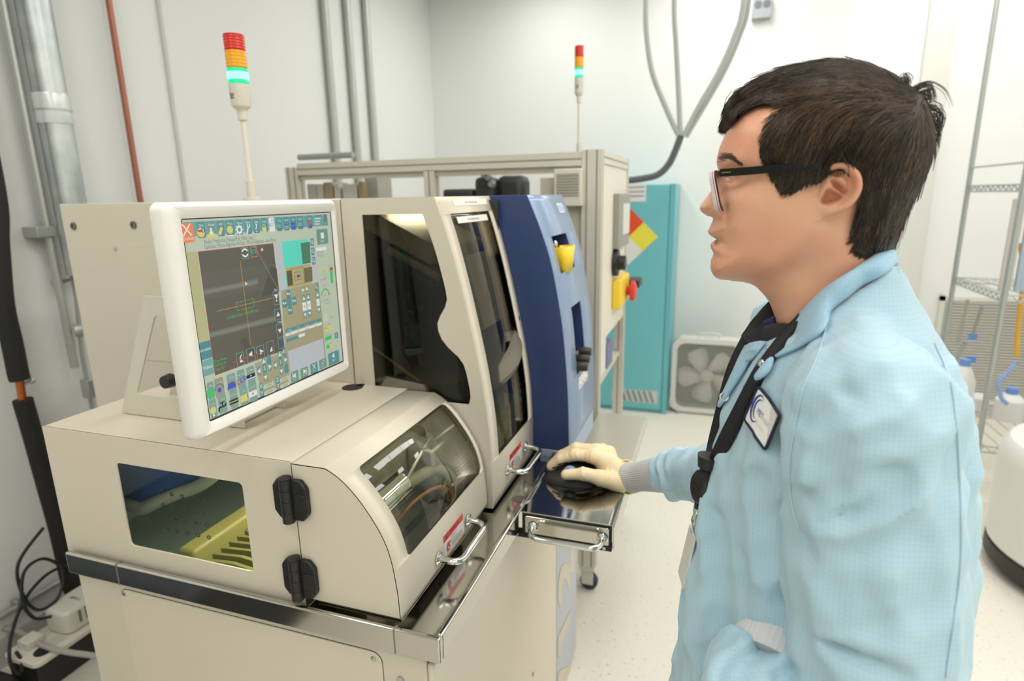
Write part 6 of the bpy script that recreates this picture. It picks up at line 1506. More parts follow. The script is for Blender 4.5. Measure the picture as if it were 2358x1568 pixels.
wisp([[(1775, 340), (1776, 375), (1783, 400)], [(1785, 370), (1788, 395), (1780, 420)], [(1800, 385), (1800, 415), (1795, 440)], [(1815, 390), (1815, 425), (1799, 458)], [(1830, 392), (1828, 425), (1815, 452)], [(1845, 392), (1840, 420), (1826, 445)], [(1862, 392), (1856, 412), (1842, 432)], [(1880, 385), (1872, 402), (1858, 420)], [(1900, 378), (1888, 395), (1874, 412)], [(1765, 340), (1762, 355), (1768, 370)]], 6, 26, .0006, nm='sideburn')
wisp([[(1935, 355), (1948, 375), (1956, 398)], [(1950, 355), (1958, 378), (1960, 404)], [(1965, 360), (1966, 380), (1962, 395)], [(1920, 358), (1908, 375), (1895, 392)]], 5, 12, .0005, .022, nm='hair_over_ear')
wisp([[(1700, 225), (1680, 250), (1672, 285)], [(1715, 235), (1695, 255), (1684, 290)], [(1700, 215), (1676, 245), (1669, 278)], [(1730, 235), (1708, 250), (1690, 268)], [(1760, 226), (1735, 238), (1706, 252)]], 5, 30, .0006, nm='fringe')
wisp([[(1985, 520), (1970, 550), (1950, 562)], [(1995, 540), (1980, 570), (1962, 574)], [(2010, 545), (1998, 575), (1985, 585)], [(2025, 545), (2015, 575), (2005, 590)], [(2045, 545), (2040, 570), (2032, 588)], [(2062, 530), (2056, 560), (2048, 584)], [(1978, 480), (1968, 515), (1958, 545)]], 6, 24, .0006, nm='nape_hair')
# cowlick at the crown: loose curls in the air
cow = [[(2078, 222), (2100, 205), (2125, 194), (2150, 195), (2175, 214), (2190, 248)], [(2080, 215), (2090, 192), (2085, 178)], [(2082, 222), (2110, 202), (2140, 196), (2146, 215)], [(2090, 235), (2120, 210), (2142, 206), (2148, 240)], [(2095, 240), (2128, 222), (2142, 232)], [(2060, 190), (2080, 178), (2092, 190), (2084, 208)], [(2100, 255), (2130, 240), (2160, 252), (2162, 290), (2150, 330)], [(2110, 260), (2140, 250), (2168, 268), (2160, 300)], [(2090, 228), (2112, 214), (2136, 216), (2138, 250)], [(2120, 262), (2150, 268), (2160, 300), (2152, 350)]]
out = []
for gi, g in enumerate(cow):
    q = smooth_path([(x, y, 0) for x, y in g], 5); q = np.array([(v.x, v.y) for v in q])[np.linspace(0, len(q)-1, 12).astype(int)]
    for i in range(5 if gi == 0 else 16):
        P = q+np.random.normal(0, (1.2 if gi == 0 else 4.5), 2)[None]*np.linspace(.7, 1, 12)[:, None]; y, z = px2yz(P); out.append(np.stack([np.full(12, XM)-np.random.uniform(-.01, .02)+np.linspace(0, 1, 12)*np.random.uniform(-.006, .006), y, z], 1))
A = np.array(out); ribbon_mesh('cowlick', A, np.random.uniform(.0003, .00055, len(A)), [hm1, hm2], hair, (np.random.rand(len(A)) < .4).astype(int))
# eyebrow
out = []
for i in range(230):
    t = np.random.rand(); x0 = 1652+t*52; y0 = 366-10*math.sin(PI*min(t*1.15, 1))+np.random.normal(0, 4.0*(1-.55*t))+t*9; L_ = 13*(1-.4*t)
    P = np.array([(x0+L_*s_, y0-3*s_*(1-2*t)+1.5*s_*t) for s_ in np.linspace(0, 1, 5)]); y, z = px2yz(P); wv = np.maximum(fld(w_head, y, z), .002)
    for sg in (-1, 1): out.append(np.stack([XM+sg*(wv+.0006), y, z], 1))
A = np.array(out); ribbon_mesh('eyebrows', A, np.full(len(A), .00030), [mat('brow_brown', (92, 72, 62), .6)], body, np.zeros(len(A), int))
# ---- glasses
gl = thing('eyeglasses', 'black framed eyeglasses with layered red and white edges on the face of the man', 'eyeglasses', onX(1650, 440, XM))
gblk = mat('frame_black', (14, 14, 14), .22, spec=.3)
FXL = XM-.0705
def gfront(u_, v_, dth):       # lens plane: tilted, facing +y.  u across (x), v up, dth = thickness forward
    b0 = onX(1662, 487, FXL); t0 = onX(1644, 391, FXL); a_ = Vector((0, t0.y-b0.y, t0.z-b0.z)).normalized(); n_ = Vector((0, a_.z, -a_.y)); 
    return Vector((u_, b0.y, b0.z))+a_*v_+n_*dth
VH = (onX(1644, 391, FXL)-onX(1662, 487, FXL)).length
lay = [('frame_layer', gblk, .0, .0012), ('frame_layer', mat('frame_white', (226, 216, 216), .3), .0012, .0022), ('frame_layer', mat('frame_red', (196, 52, 72), .3), .0022, .0031), ('frame_layer', mat('frame_lilac', (206, 196, 204), .25), .0031, .0066)]
for sg in (-1, 1):
    cxl = XM+sg*.037; 
    for nm, m, a0, a1 in lay:
        bm = bmesh.new(); O = rrect(cxl-.0335, cxl+.0335, 0, VH, .012, 5); I = rrect(cxl-.028, cxl+.028, .005, VH-.0055, .009, 5); n = len(O)
        Vv = [[bm.verts.new(gfront(p[0], p[1], dth)) for p in L_] for L_, dth in ((O, a0), (I, a0), (O, a1), (I, a1))]
        for i in range(n):
            j = (i+1) % n
            for A_, B_ in ((Vv[0], Vv[1]), (Vv[1], Vv[3]), (Vv[3], Vv[2]), (Vv[2], Vv[0])): bm.faces.new((A_[i], A_[j], B_[j], B_[i]))
        link(nm, bm, m, gl, angle=40)
    bm = bmesh.new(); bm.faces.new([bm.verts.new(gfront(p[0], p[1], .003)) for p in rrect(cxl-.028, cxl+.028, .005, VH-.0055, .009, 5)]); link('lens', bm, glass('lens_glass', (244, 246, 246), 1.0), gl, solid=.0015, soff=0, smooth=False)
    # temple arm from hinge over the ear
    def tp_(px_, py_, off): p = onX(px_, py_, XM-.0715); return Vector((XM+sg*off, p.y, p.z))
    pts = [tp_(1657, 398, .0695), tp_(1720, 394, .0722), tp_(1790, 388, .076), tp_(1850, 384, .0775), tp_(1880, 383, .0775), tp_(1900, 383, .0755), tp_(1912, 385, .072), tp_(1920, 388, .068)]
    hs_ = [.0040, .0040, .0038, .0035, .0031, .0028, .0026, .0024]
    bm = bmesh.new(); sp2 = smooth_path(pts, 5); hh = np.interp(np.linspace(0, 1, len(sp2)), np.linspace(0, 1, 8), hs_); R_ = []
    for i, p in enumerate(sp2):
        tg = (sp2[min(i+1, len(sp2)-1)]-sp2[max(i-1, 0)]).normalized(); up_ = Vector((1, 0, 0)).cross(tg).normalized()
        R_.append([bm.verts.new(p+up_*a_*hh[i]+Vector((b_*.0016, 0, 0))) for a_, b_ in ((1, -1), (1, 1), (-1, 1), (-1, -1))])
    for A_, B_ in zip(R_, R_[1:]):
        for i in range(4): bm.faces.new((A_[i], A_[(i+1) % 4], B_[(i+1) % 4], B_[i]))
    bm.faces.new(R_[0][::-1]); bm.faces.new(R_[-1]); link('temple_arm', bm, gblk, gl, angle=50)
    if sg < 0:
        for k_ in range(5): 
            p = tp_(1664+k_*4.2, 397.5-k_*.2, .0715); bm = bmesh.new(); lathe(bm, [(.0006, 0), (.0006, .0004), (0, .0005)], p+Vector((-.0018, 0, 0)), (-1, 0, 0), 8); link('gilt_mark', bm, mat('gilt', (206, 180, 96), .3, .8), gl)
bm = bmesh.new(); tube(bm, [gfront(XM-.006, VH*.72, .003), gfront(XM, VH*.78, .004), gfront(XM+.006, VH*.72, .003)], .0028, 8); link('bridge', bm, gblk, gl)

for _m in bpy.data.meshes:
    if _m.name not in _old_meshes: _m.transform(HEAD_M)
onX = _onX
gl.location = HEAD_M @ gl.location
for _o in gl.children: _o.matrix_parent_inverse = Matrix.Translation(-Vector(gl.location))
# ================================================================== CLOTHES AND GLOVED HAND
def cloth(name, c, c2, grid_=True):
    m = mat(name, c, .62, spec=.25)
    nt = m.node_tree; b = nt.nodes['Principled BSDF']
    b.inputs['Sheen Weight'].default_value = .25
    if grid_:      # carbon thread grid woven into the cloth, plus a fine weave bump
        tc = nt.nodes.new('ShaderNodeTexCoord'); sp = nt.nodes.new('ShaderNodeSeparateXYZ'); nt.links.new(tc.outputs['Object'], sp.inputs[0])
        gx = nt.nodes.new('ShaderNodeNewGeometry'); sn = nt.nodes.new('ShaderNodeSeparateXYZ'); nt.links.new(gx.outputs['Normal'], sn.inputs[0])
        def line(sock, per, wid):
            mu = nt.nodes.new('ShaderNodeMath'); mu.operation = 'MULTIPLY'; mu.inputs[1].default_value = 1/per; nt.links.new(sock, mu.inputs[0])
            fr = nt.nodes.new('ShaderNodeMath'); fr.operation = 'FRACT'; nt.links.new(mu.outputs[0], fr.inputs[0])
            lt_ = nt.nodes.new('ShaderNodeMath'); lt_.operation = 'LESS_THAN'; lt_.inputs[1].default_value = wid; nt.links.new(fr.outputs[0], lt_.inputs[0]); return lt_.outputs[0]
        def mul(a, b_):
            k = nt.nodes.new('ShaderNodeMath'); k.operation = 'MULTIPLY'; nt.links.new(a, k.inputs[0]); nt.links.new(b_, k.inputs[1]); return k.outputs[0]
        def mx_(a, b_):
            k = nt.nodes.new('ShaderNodeMath'); k.operation = 'MAXIMUM'; nt.links.new(a, k.inputs[0]); nt.links.new(b_, k.inputs[1]); return k.outputs[0]
        ab = nt.nodes.new('ShaderNodeMath'); ab.operation = 'ABSOLUTE'; nt.links.new(sn.outputs[0], ab.inputs[0])
        gt_ = nt.nodes.new('ShaderNodeMath'); gt_.operation = 'GREATER_THAN'; gt_.inputs[1].default_value = .6; nt.links.new(ab.outputs[0], gt_.inputs[0])
        inv = nt.nodes.new('ShaderNodeMath'); inv.operation = 'SUBTRACT'; inv.inputs[0].default_value = 1; nt.links.new(gt_.outputs[0], inv.inputs[1])
        L_ = mx_(line(sp.outputs[2], .0042, .12), mx_(mul(line(sp.outputs[1], .0042, .12), gt_.outputs[0]), mul(line(sp.outputs[0], .0042, .12), inv.outputs[0])))
        sc = nt.nodes.new('ShaderNodeMath'); sc.operation = 'MULTIPLY'; sc.inputs[1].default_value = .15; nt.links.new(L_, sc.inputs[0])
        x = nt.nodes.new('ShaderNodeMix'); x.data_type = 'RGBA'; x.inputs[6].default_value = lin(c); x.inputs[7].default_value = lin(c2)
        nt.links.new(sc.outputs[0], x.inputs[0]); nt.links.new(x.outputs[2], b.inputs['Base Color'])
    return m
blue = cloth('coat_cloth', (180, 212, 226), (96, 136, 160)); blue2 = cloth('coat_collar_cloth', (166, 205, 226), (96, 136, 160))
rib = mat('rib_knit_grey', (214, 214, 214), .85, spec=.2)
# ---- coat body with sleeves
H5 = .0043
(PX, PY, PZg), org = grid(.43, 1.275, -.40, .125, .62, 1.56, H5)
P = (PX, PY, PZg)
ysp = lambda pts: ([p[0] for p in pts], [p[1] for p in pts])
zf, yf = ysp([(.6, .045), (.974, .018), (1.113, .013), (1.211, .003), (1.304, -.012), (1.374, -.030), (1.42, -.046), (1.47, -.066), (1.52, -.09), (1.56, -.10)])
zb, yb_ = ysp([(.6, -.30), (1.0, -.292), (1.2, -.286), (1.33, -.272), (1.40, -.252), (1.45, -.230), (1.49, -.206), (1.53, -.186), (1.56, -.18)])
za, xa_ = ysp([(.6, .225), (1.0, .185), (1.2, .168), (1.35, .166), (1.41, .155), (1.45, .118), (1.48, .080), (1.505, .066), (1.56, .058)])
cf_, cb_, ca_ = np.interp(PZg, zf, yf), np.interp(PZg, zb, yb_), np.interp(PZg, za, xa_)
cy_, hb = (cf_+cb_)/2, (cf_-cb_)/2
ex = np.abs((PX-XM)/ca_); ey = np.abs((PY-cy_)/hb)
# front is fuller in the middle than a plain ellipse
Ft = ((ex**2.3+ey**2.3)**(1/2.3)-1)*np.minimum(ca_, hb)
Ft = np.maximum(Ft, .66-PZg)
# soft vertical drape below the chest
dr = .0045*np.sin((PX*.6+PY)*46+PZg*5+1.3*np.sin(PZg*9))*sst((1.36-PZg)/.2)+.003*np.sin(PX*70-PZg*14+2*np.sin(PY*20))*sst((1.40-PZg)/.15)
Ft = Ft+dr
# near (left) arm
shL, elL, wrL = (.592, -.142, 1.398), (.540, -.170, 1.080), (.556, -.050, 1.100)
FL = cone(P, (.660, -.140, 1.438), shL, .046, .066); FL = smin(FL, cone(P, shL, elL, .071, .074), .02)
FLf = cone(P, elL, wrL, .072, .058)
FL = smin(FL, FLf, .012)
# far (right) arm reaching to the mouse
shR, elR = (.905, -.135, 1.405), (1.075, -.075, 1.10)
wr0 = onX(1538, 1090, 1.235); 
FR_ = cone(P, (.86, -.14, 1.44), shR, .052, .072); FR_ = smin(FR_, cone(P, shR, elR, .075, .064), .03)
FRf = cone(P, elR, tuple(wr0), .064, .047)
# gathered ridges near the elastic end
axv = np.array(wr0)-np.array(elR); axl = np.linalg.norm(axv); axv /= axl
tR = (PX-elR[0])*axv[0]+(PY-elR[1])*axv[1]+(PZg-elR[2])*axv[2]
FRf = FRf+.0045*np.sin((axl-tR)*190+2.2*np.sin(PZg*60)+PX*30)*sst((tR-axl+.085)/.03)-.006*np.exp(-((tR-axl+.035)/.014)**2)
FRf = np.maximum(FRf, tR-axl)
FR_ = smin(FR_, FRf, .02)
# folds on the near sleeve and chest: ridges (+) and creases (-) lying on the cloth
rs_ = np.random.RandomState(3); wrk = 0
for _k in range(14):
    kv = rs_.normal(0, 1, 3); kv[2] *= .6; kv *= rs_.uniform(55, 105)/np.linalg.norm(kv); wrk = wrk+np.abs(np.sin(PX*kv[0]+PY*kv[1]+PZg*kv[2]+rs_.uniform(0, 6)))
wrk = (wrk-wrk.mean())*.0019
near = sst((.665-PX)/.03)
def fold(pts, X, wd, amp, gate):
    q = [yz(x, y, X) for x, y in pts]; Y_, Z_ = PY[0], PZg[0]; d_, t_ = pline(Y_, Z_, q); a_ = 1.35*amp*np.exp(-np.abs(d_/wd)**1.5)*np.sin(PI*np.clip(t_, 0, 1))
    return a_[None]*gate
disp = 0
for pts, wd, amp in (
    ([(1831, 1249), (1900, 1220), (1973, 1176), (2012, 1130)], .008, .0085), ([(1835, 1256), (1900, 1262), (1973, 1247), (2046, 1217), (2118, 1184), (2180, 1140)], .009, .0090),
    ([(1880, 1238), (1960, 1205), (2040, 1165)], .010, -.0075), ([(1900, 1290), (1990, 1290), (2080, 1255), (2160, 1205)], .014, -.006),
    ([(1878, 1490), (1937, 1500), (2028, 1515), (2110, 1552)], .009, -.013), ([(1850, 1465), (1930, 1475), (2030, 1490), (2120, 1520)], .012, .006),
    ([(1865, 1057), (1896, 1011), (1935, 955)], .010, -.008), ([(1935, 950), (1980, 945), (2020, 942)], .007, -.006), ([(1900, 1090), (1960, 1020), (2040, 985), (2110, 985)], .012, .007),
    ([(1955, 1085), (2040, 1060), (2120, 1070)], .010, .006), ([(1990, 1110), (2060, 1095), (2130, 1110)], .008, -.006), ([(2037, 770), (2060, 785), (2090, 782)], .006, .006), ([(1985, 815), (2025, 790), (2060, 800)], .006, -.004),
    ([(1850, 1330), (1870, 1390), (1885, 1450)], .014, .006), ([(2150, 1230), (2200, 1150), (2215, 1050)], .010, -.005), ([(1845, 1190), (1860, 1130), (1880, 1080)], .009, .006), ([(2190, 1330), (2150, 1400), (2090, 1440)], .012, -.004), ([(1990, 1330), (2080, 1330), (2160, 1290)], .014, .004),
    ([(1960, 880), (2040, 860), (2120, 890)], .014, .005), ([(1930, 850), (2000, 825), (2080, 830)], .010, -.004)):
    disp = disp+fold(pts, .50, wd, amp, near)
FL = FL-disp
# loose bunching of the forearm sleeve
dv = np.array(wrL)-np.array(elL); dl = np.linalg.norm(dv); dv /= dl
tL = (PX-elL[0])*dv[0]+(PY-elL[1])*dv[1]+(PZg-elL[2])*dv[2]
FL = FL+.006*np.sin(tL*150+PZg*40+1.5*np.sin(PX*80))*sst((tL-.02)/.04)*sst((1.19-PZg)/.03)*near
FL = np.maximum(FL, -(dl+.034-tL)*-1 if False else np.where(FLf < .02, tL-dl-.036, -1.0))
F = smin(Ft, FR_, .03)
F = smin(F, FL, .0045)+wrk*sst((1.50-PZg)/.06)
# creases across the chest running from the far shoulder down to the near hip
ch = sst((PX-.60)/.04)
for pts, wd, amp in (([(1850, 930), (1840, 1040), (1845, 1150)], .010, .006), ([(1760, 1100), (1745, 1250), (1735, 1400)], .016, .007), ([(1690, 1100), (1660, 1250), (1640, 1420)], .016, -.006), ([(1800, 1180), (1770, 1290), (1740, 1400)], .018, -.008), ([(1830, 900), (1870, 830), (1905, 780)], .009, .005), ([(1620, 1330), (1610, 1420), (1612, 1520)], .012, .005)):
    F = F-fold(pts, .66, wd, amp, ch)
# open at the neck: cut along the collar line
F = np.maximum(F, (PZg-(1.424+(-.045-PY)*.80))*.75)
# open at the neck and at the hem
F = np.maximum(F, -(np.sqrt(((PX-XM)/1.0)**2+((PY+.128)/1.1)**2)-.060+np.maximum(0, 1.48-PZg)*1.2))
V, Q = nets(F, org, H5); V = smooth_mesh(V, Q, 2)
coat = mesh_from('coat', V, Q, blue, man, label='light blue gridded work coat')
from mathutils.bvhtree import BVHTree
bv = BVHTree.FromPolygons([tuple(v) for v in V], [tuple(int(i) for i in q) for q in Q])
def oncoat(px_, py_, off=.001):
    d_ = ray(px_, py_).normalized(); hit, nrm, _, _ = bv.ray_cast(CAM, d_)
    if hit is None: return None
    if nrm.dot(d_) > 0: nrm = -nrm
    return hit+nrm*off
def coatpt(px_, py_, off, X=.72):
    p = oncoat(px_, py_, off); return p if p is not None else onX(px_, py_, X)
# ---- collar: two leaves swept round the neck, inner stand edge and outer fall edge
def leaf(side):
    I = [(2042, 566, .742), (2005, 596, .700), (1960, 626, .683), (1922, 650, .682), (1888, 676, .688), (1856, 708, .696), (1826, 744, .704), (1800, 780, .710), (1778, 812, .714)]
    O = [(2064, 612, .742), (2032, 634, .690), (1990, 660, .664), (1950, 690, .654), (1912, 722, .652), (1905, 752, .654), (1880, 780, .660), (1838, 805, .668), (1786, 826, .684)]
    def P3(t, lay=False):
        p = onX(*t)
        if lay and side < 0:
            h = oncoat(t[0], t[1], .0025)
            if h is not None and abs(h.x-p.x) < .07: p = h
        return p if side < 0 else Vector((2*XM-p.x, p.y, p.z))
    a = smooth_path([P3(t) for t in I], 5); b = smooth_path([P3(t, True) for t in O], 5); bm = bmesh.new(); K = 7; rows = []
    for i, (p, q) in enumerate(zip(a, b)):
        n_ = Vector(((-1 if side < 0 else 1), -.1, .55)).normalized(); R_ = []
        for k in range(K):
            t = k/(K-1); v = p.lerp(q, t)+n_*(.007*math.sin(PI*t)+.003)+n_*(.0015*math.sin(i*.55)*t); R_.append(bm.verts.new(v))
        rows.append(R_)
    for A, B in zip(rows, rows[1:]):
        for k in range(K-1): bm.faces.new((A[k], A[k+1], B[k+1], B[k]))
    return bm, a, b
bm, ca, cb = leaf(-1); collar = link('collar', bm, blue2, man, solid=.003, soff=0)
bm, _, _ = leaf(1); link('collar', bm, blue2, man, solid=.003, soff=0)
st_ = mat('stitch_pale', (206, 226, 236), .7)
# front flap below the collar with a metal snap, and its far partner
def sheet(name, px_list, m, par, off=.004, Xd=.72, n=6, solid=.002):
    """cloth panel: outline in order, filled as a fan of strips between two chains laid over the coat"""
    L_, R_ = px_list; a = smooth_path([(x, y, 0) for x, y in L_], n); b = smooth_path([(x, y, 0) for x, y in R_], n)
    k = min(len(a), len(b)); bm = bmesh.new(); rows = []
    for i in range(k):
        row = []
        for j in range(6):
            t = j/5; x = a[i].x+(b[i].x-a[i].x)*t; y = a[i].y+(b[i].y-a[i].y)*t; row.append(bm.verts.new(coatpt(x, y, off+.003*math.sin(PI*t), Xd)))
        rows.append(row)
    for A, B in zip(rows, rows[1:]):
        for j in range(5): bm.faces.new((A[j], A[j+1], B[j+1], B[j]))
    return link(name, bm, m, par, solid=solid, soff=0)
sheet('front_flap', ([(1772, 805), (1752, 838), (1736, 868), (1722, 890)], [(1788, 830), (1783, 852), (1768, 870), (1724, 892)]), blue2, man, .005, .70)
p = coatpt(1769, 844, .010, .70); q = coatpt(1769, 844, .0, .70); nn = (p-q).normalized()
lt('snap_button', [(0, -.004), (.0058, -.004), (.006, .0), (.004, .0015), (0, .002)], p, chrome, man, axis=nn, n=18)
sheet('far_flap', ([(1718, 800), (1700, 838), (1680, 880), (1660, 935)], [(1768, 792), (1735, 830), (1712, 868), (1664, 940)]), blue2, man, .003, .735)
p = coatpt(1676, 916, .005, .735); lt('snap_ring', [(.0045, 0), (.0055, .001), (.0035, .0015), (.003, 0)], p, chrome, man, axis=(-.9, .3, .2), n=16)
# ---- black shirt collar and the trace of blue undershirt
shb = mat('shirt_black', (34, 34, 36), .8)
def ring_band(name, pts_a, pts_b, m, par, solid=.003):
    a = smooth_path(pts_a, 6); b = smooth_path(pts_b, 6); bm = bmesh.new(); rows = [[bm.verts.new(p.lerp(q, t/4)+Vector((0, .0015*math.sin(PI*t/4), 0))) for t in range(5)] for p, q in zip(a, b)]
    for A, B in zip(rows, rows[1:]):
        for j in range(4): bm.faces.new((A[j], A[j+1], B[j+1], B[j]))
    return link(name, bm, m, par, solid=solid, soff=0)
X_ = lambda x, y, X: onX(x, y, X)
ring_band('shirt_collar', [X_(1840, 722, .695), X_(1820, 744, .700), X_(1806, 745, .708), X_(1780, 746, .722), X_(1762, 752, .735)], [X_(1850, 760, .690), X_(1815, 790, .690), X_(1790, 812, .695), X_(1770, 800, .706), X_(1755, 790, .722)], shb, man)
ring_band('shirt_collar', [X_(1775, 692, .785), X_(1779, 712, .775), X_(1787, 730, .765), X_(1790, 742, .752)], [X_(1732, 745, .800), X_(1715, 765, .790), X_(1712, 778, .775), X_(1745, 805, .750)], shb, man)
ring_band('shirt_collar', [X_(1762, 744, .742), X_(1752, 750, .740), X_(1735, 760, .742), X_(1708, 774, .750)], [X_(1770, 782, .728), X_(1762, 800, .722), X_(1752, 812, .720), X_(1738, 808, .724)], shb, man)
ring_band('undershirt_edge', [X_(1788, 727, .748), X_(1775, 735, .752), X_(1760, 742, .756)], [X_(1784, 744, .740), X_(1774, 745, .744), X_(1764, 748, .750)], mat('undershirt_blue', (34, 42, 110), .8), man)
# ---- chest patch laid on the cloth
q00, q10, q11, q01 = (1721, 967), (1769, 1041), (1808, 957), (1755, 888)
def pat(u_, v_, h=0.):
    x = (1-u_)*(1-v_)*q00[0]+u_*(1-v_)*q10[0]+u_*v_*q11[0]+(1-u_)*v_*q01[0]; y = (1-u_)*(1-v_)*q00[1]+u_*(1-v_)*q10[1]+u_*v_*q11[1]+(1-u_)*v_*q01[1]
    return coatpt(x, y, .0022+h, .66)
def fitpl():
    pts = [pat(i/4, j/4) for i in range(5) for j in range(5)]; c_ = sum(pts, Vector())/25
    A = np.array([[1, i/4-.5, j/4-.5] for i in range(5) for j in range(5)]); S = np.linalg.lstsq(A, np.array(pts), rcond=None)[0]
    return [Vector(s) for s in S]
pc, pu, pv = fitpl(); pn = pu.cross(pv).normalized(); pn = pn if pn.dot(CAM-pc) > 0 else -pn
pc = pc+pn*.004
NG = 6
_g = [[pat(i/NG, j/NG) for j in range(NG+1)] for i in range(NG+1)]
for _ in range(2): _g = [[sum((_g[min(max(i+a, 0), NG)][min(max(j+b, 0), NG)] for a in (-1, 0, 1) for b in (-1, 0, 1)), Vector())/9 if 0 < i < NG and 0 < j < NG else _g[i][j] for j in range(NG+1)] for i in range(NG+1)]
def PT(u_, v_, h):
    a = min(max(u_*NG, 0), NG-1e-6); b = min(max(v_*NG, 0), NG-1e-6); i, j = int(a), int(b); a = u_*NG-i; b = v_*NG-j
    return _g[i][j]*(1-a)*(1-b)+_g[i+1][j]*a*(1-b)+_g[i][j+1]*(1-a)*b+_g[i+1][j+1]*a*b+pn*(h+.0015)
out_ = rpoly([(0, 0), (.42, .02), (.52, -.02), (1, 0), (1, 1), (.56, 1.0), (.46, 1.02), (0, 1)], .09, 4)
def ctr(s): return [(.5+(p[0]-.5)*s[0], .5+(p[1]-.5)*s[1]) for p in out_]
d = Decal(PT, .0006); d.poly(out_, mat('patch_border', (34, 42, 66), .8)); d.poly(ctr((.88, .90)), mat('patch_white', (240, 238, 232), .7)); d.step = .0002
pb = mat('patch_blue', (44, 72, 160), .6)
d.arc(.27, .55, .17, 50, 330, .07, pb, 24, .34, taper=True); d.arc(.30, .56, .115, 60, 300, .045, pb, 20, .24, taper=True)
d.text('MET', .30, .53, .20, pb, 'LEFT', sx=.62); d.text('ALENCE', .545, .52, .15, mat('patch_grey', (196, 198, 196), .7), 'LEFT', sx=.58); d.text('Semiconductor', .40, .30, .10, mat('patch_grey2', (208, 210, 208), .7), 'LEFT', sx=.55)
patch = d.done('chest_patch', man, label='white badge patch with navy border')
bm = bmesh.new(); tube(bm, [PT(p[0], p[1], .0006) for p in ctr((.95, .955))], .0017, 8, closed=True); link('patch_edging', bm, mat('patch_border', (34, 42, 66), .8), patch)
# ---- seams: stitched lines on sleeve back and raglan
def seam(pts, r=.0011, m=None, off=.0008, par=coat):
    q = [coatpt(v.x, v.y, off, .55) for v in smooth_path([(x, y, 0) for x, y in pts], 8)]
    for _ in range(1): q = [q[0]]+[(q[i-1]+q[i]*2+q[i+1])/4 for i in range(1, len(q)-1)]+[q[-1]]
    return tb('seam', q, r, m or st_, par, n=6)
sm = mat('seam_blue', (186, 216, 230), .7)
seam([(2150, 790), (2188, 880), (2203, 1000), (2208, 1100), (2212, 1200), (2210, 1300), (2200, 1400), (2186, 1500), (2178, 1560)], .0007, sm)
seam([(1908, 705), (1905, 740), (1898, 775), (1880, 830), (1850, 900), (1832, 980), (1820, 1080), (1825, 1160), (1842, 1220)], .0007, sm)
# ---- knit cuffs
def cuff(name, a, b, ra, rb, par, ribs=46):
    a, b = Vector(a), Vector(b); ax = (b-a).normalized(); o_ = ax.orthogonal().normalized(); p_ = ax.cross(o_); bm = bmesh.new(); R_ = []
    n = ribs*2; K = 14
    for k in range(K):
        t = k/(K-1); r_ = (ra+(rb-ra)*t)*(1+.05*math.sin(PI*t*2.0+.5))+(.003*math.sin(PI*min(1, (1-t)*5)/1) if t > .8 else 0); c_ = a.lerp(b, t)
        R_.append([bm.verts.new(c_+(o_*math.cos(2*PI*j/n)+p_*math.sin(2*PI*j/n))*(r_+(.0006 if j % 2 else -.0003))) for j in range(n)])
    for A, B in zip(R_, R_[1:]):
        for j in range(n): bm.faces.new((A[j], A[(j+1) % n], B[(j+1) % n], B[j]))
    bm.faces.new(R_[0][::-1]); bm.faces.new(R_[-1]); return link(name, bm, rib, par)
wrist = onX(1446, 1100, 1.312)
cuff('knit_cuff', wr0+(wr0-wrist).normalized()*.02, wrist, .0400, .0325, man)
cuff('knit_cuff', (.580, -.078, 1.122), (.650, -.106, 1.160), .042, .037, man)
# ---- gloved right hand on the trackball
(PX, PY, PZg), org = grid(1.225, 1.44, .115, .42, .915, 1.06, .0019)
P = (PX, PY, PZg)
G = lambda x, y, X: tuple(onX(x, y, X))
wr = G(1450, 1100, 1.315)
idx = [G(1366, 1050, 1.318), G(1322, 1047, 1.316), G(1291, 1058, 1.314), G(1269, 1074, 1.312)]
palm = [(wr, G(1400, 1076, 1.325), .031, .026), (G(1402, 1064, 1.322), idx[0], .023, .0165), (wr, G(1385, 1066, 1.352), .028, .020), (G(1410, 1080, 1.352), (1.350, idx[0][1]-.002, idx[0][2]+.002), .019, .0165), (G(1415, 1088, 1.375), (1.375, idx[0][1]-.012, idx[0][2]-.006), .019, .0155)]
F = None
for a, b, ra, rb in palm:
    c_ = cone(P, a, b, ra, rb); F = c_ if F is None else smin(F, c_, .014)
def finger(pts, rs, k):
    global F
    F = smin(F, chain(P, pts, rs, .005), k)
finger(idx, [.0150, .0140, .0128, .0112], .010)
mid = [(1.348, idx[0][1]-.002, idx[0][2]+.002), (1.346, idx[1][1]+.002, idx[1][2]+.004), (1.343, idx[2][1]+.004, idx[2][2]-.002), (1.340, idx[3][1]+.006, idx[3][2]-.008)]
Fm = chain(P, mid, [.015, .0138, .0125, .011], .005)
ring_ = [(1.372, idx[0][1]-.012, idx[0][2]-.006), (1.374, idx[1][1]-.010, idx[1][2]-.010), (1.371, idx[2][1]-.010, idx[2][2]-.024), (1.367, idx[3][1]-.010, .946)]
Fr = chain(P, ring_, [.0145, .013, .012, .0105], .005)
pin_ = [(1.390, idx[0][1]-.028, idx[0][2]-.016), (1.396, idx[1][1]-.034, idx[1][2]-.030), (1.392, idx[2][1]-.036, .950), (1.387, idx[2][1]-.022, .943)]
Fp = chain(P, pin_, [.013, .0118, .0108, .0096], .005)
palm2 = cone(P, G(1418, 1096, 1.380), pin_[0], .020, .0145); F = smin(F, palm2, .014)
th = [G(1428, 1112, 1.292), G(1382, 1100, 1.272), G(1343, 1091, 1.262), G(1303, 1093, 1.259)]
Ft_ = chain(P, th, [.024, .0175, .0140, .0118], .008)
# fingers stay apart from each other, and each joins the palm
F = smin(F, Ft_, .010)
for f_ in (Fm, Fr, Fp): F = smin(F, f_, .0035)
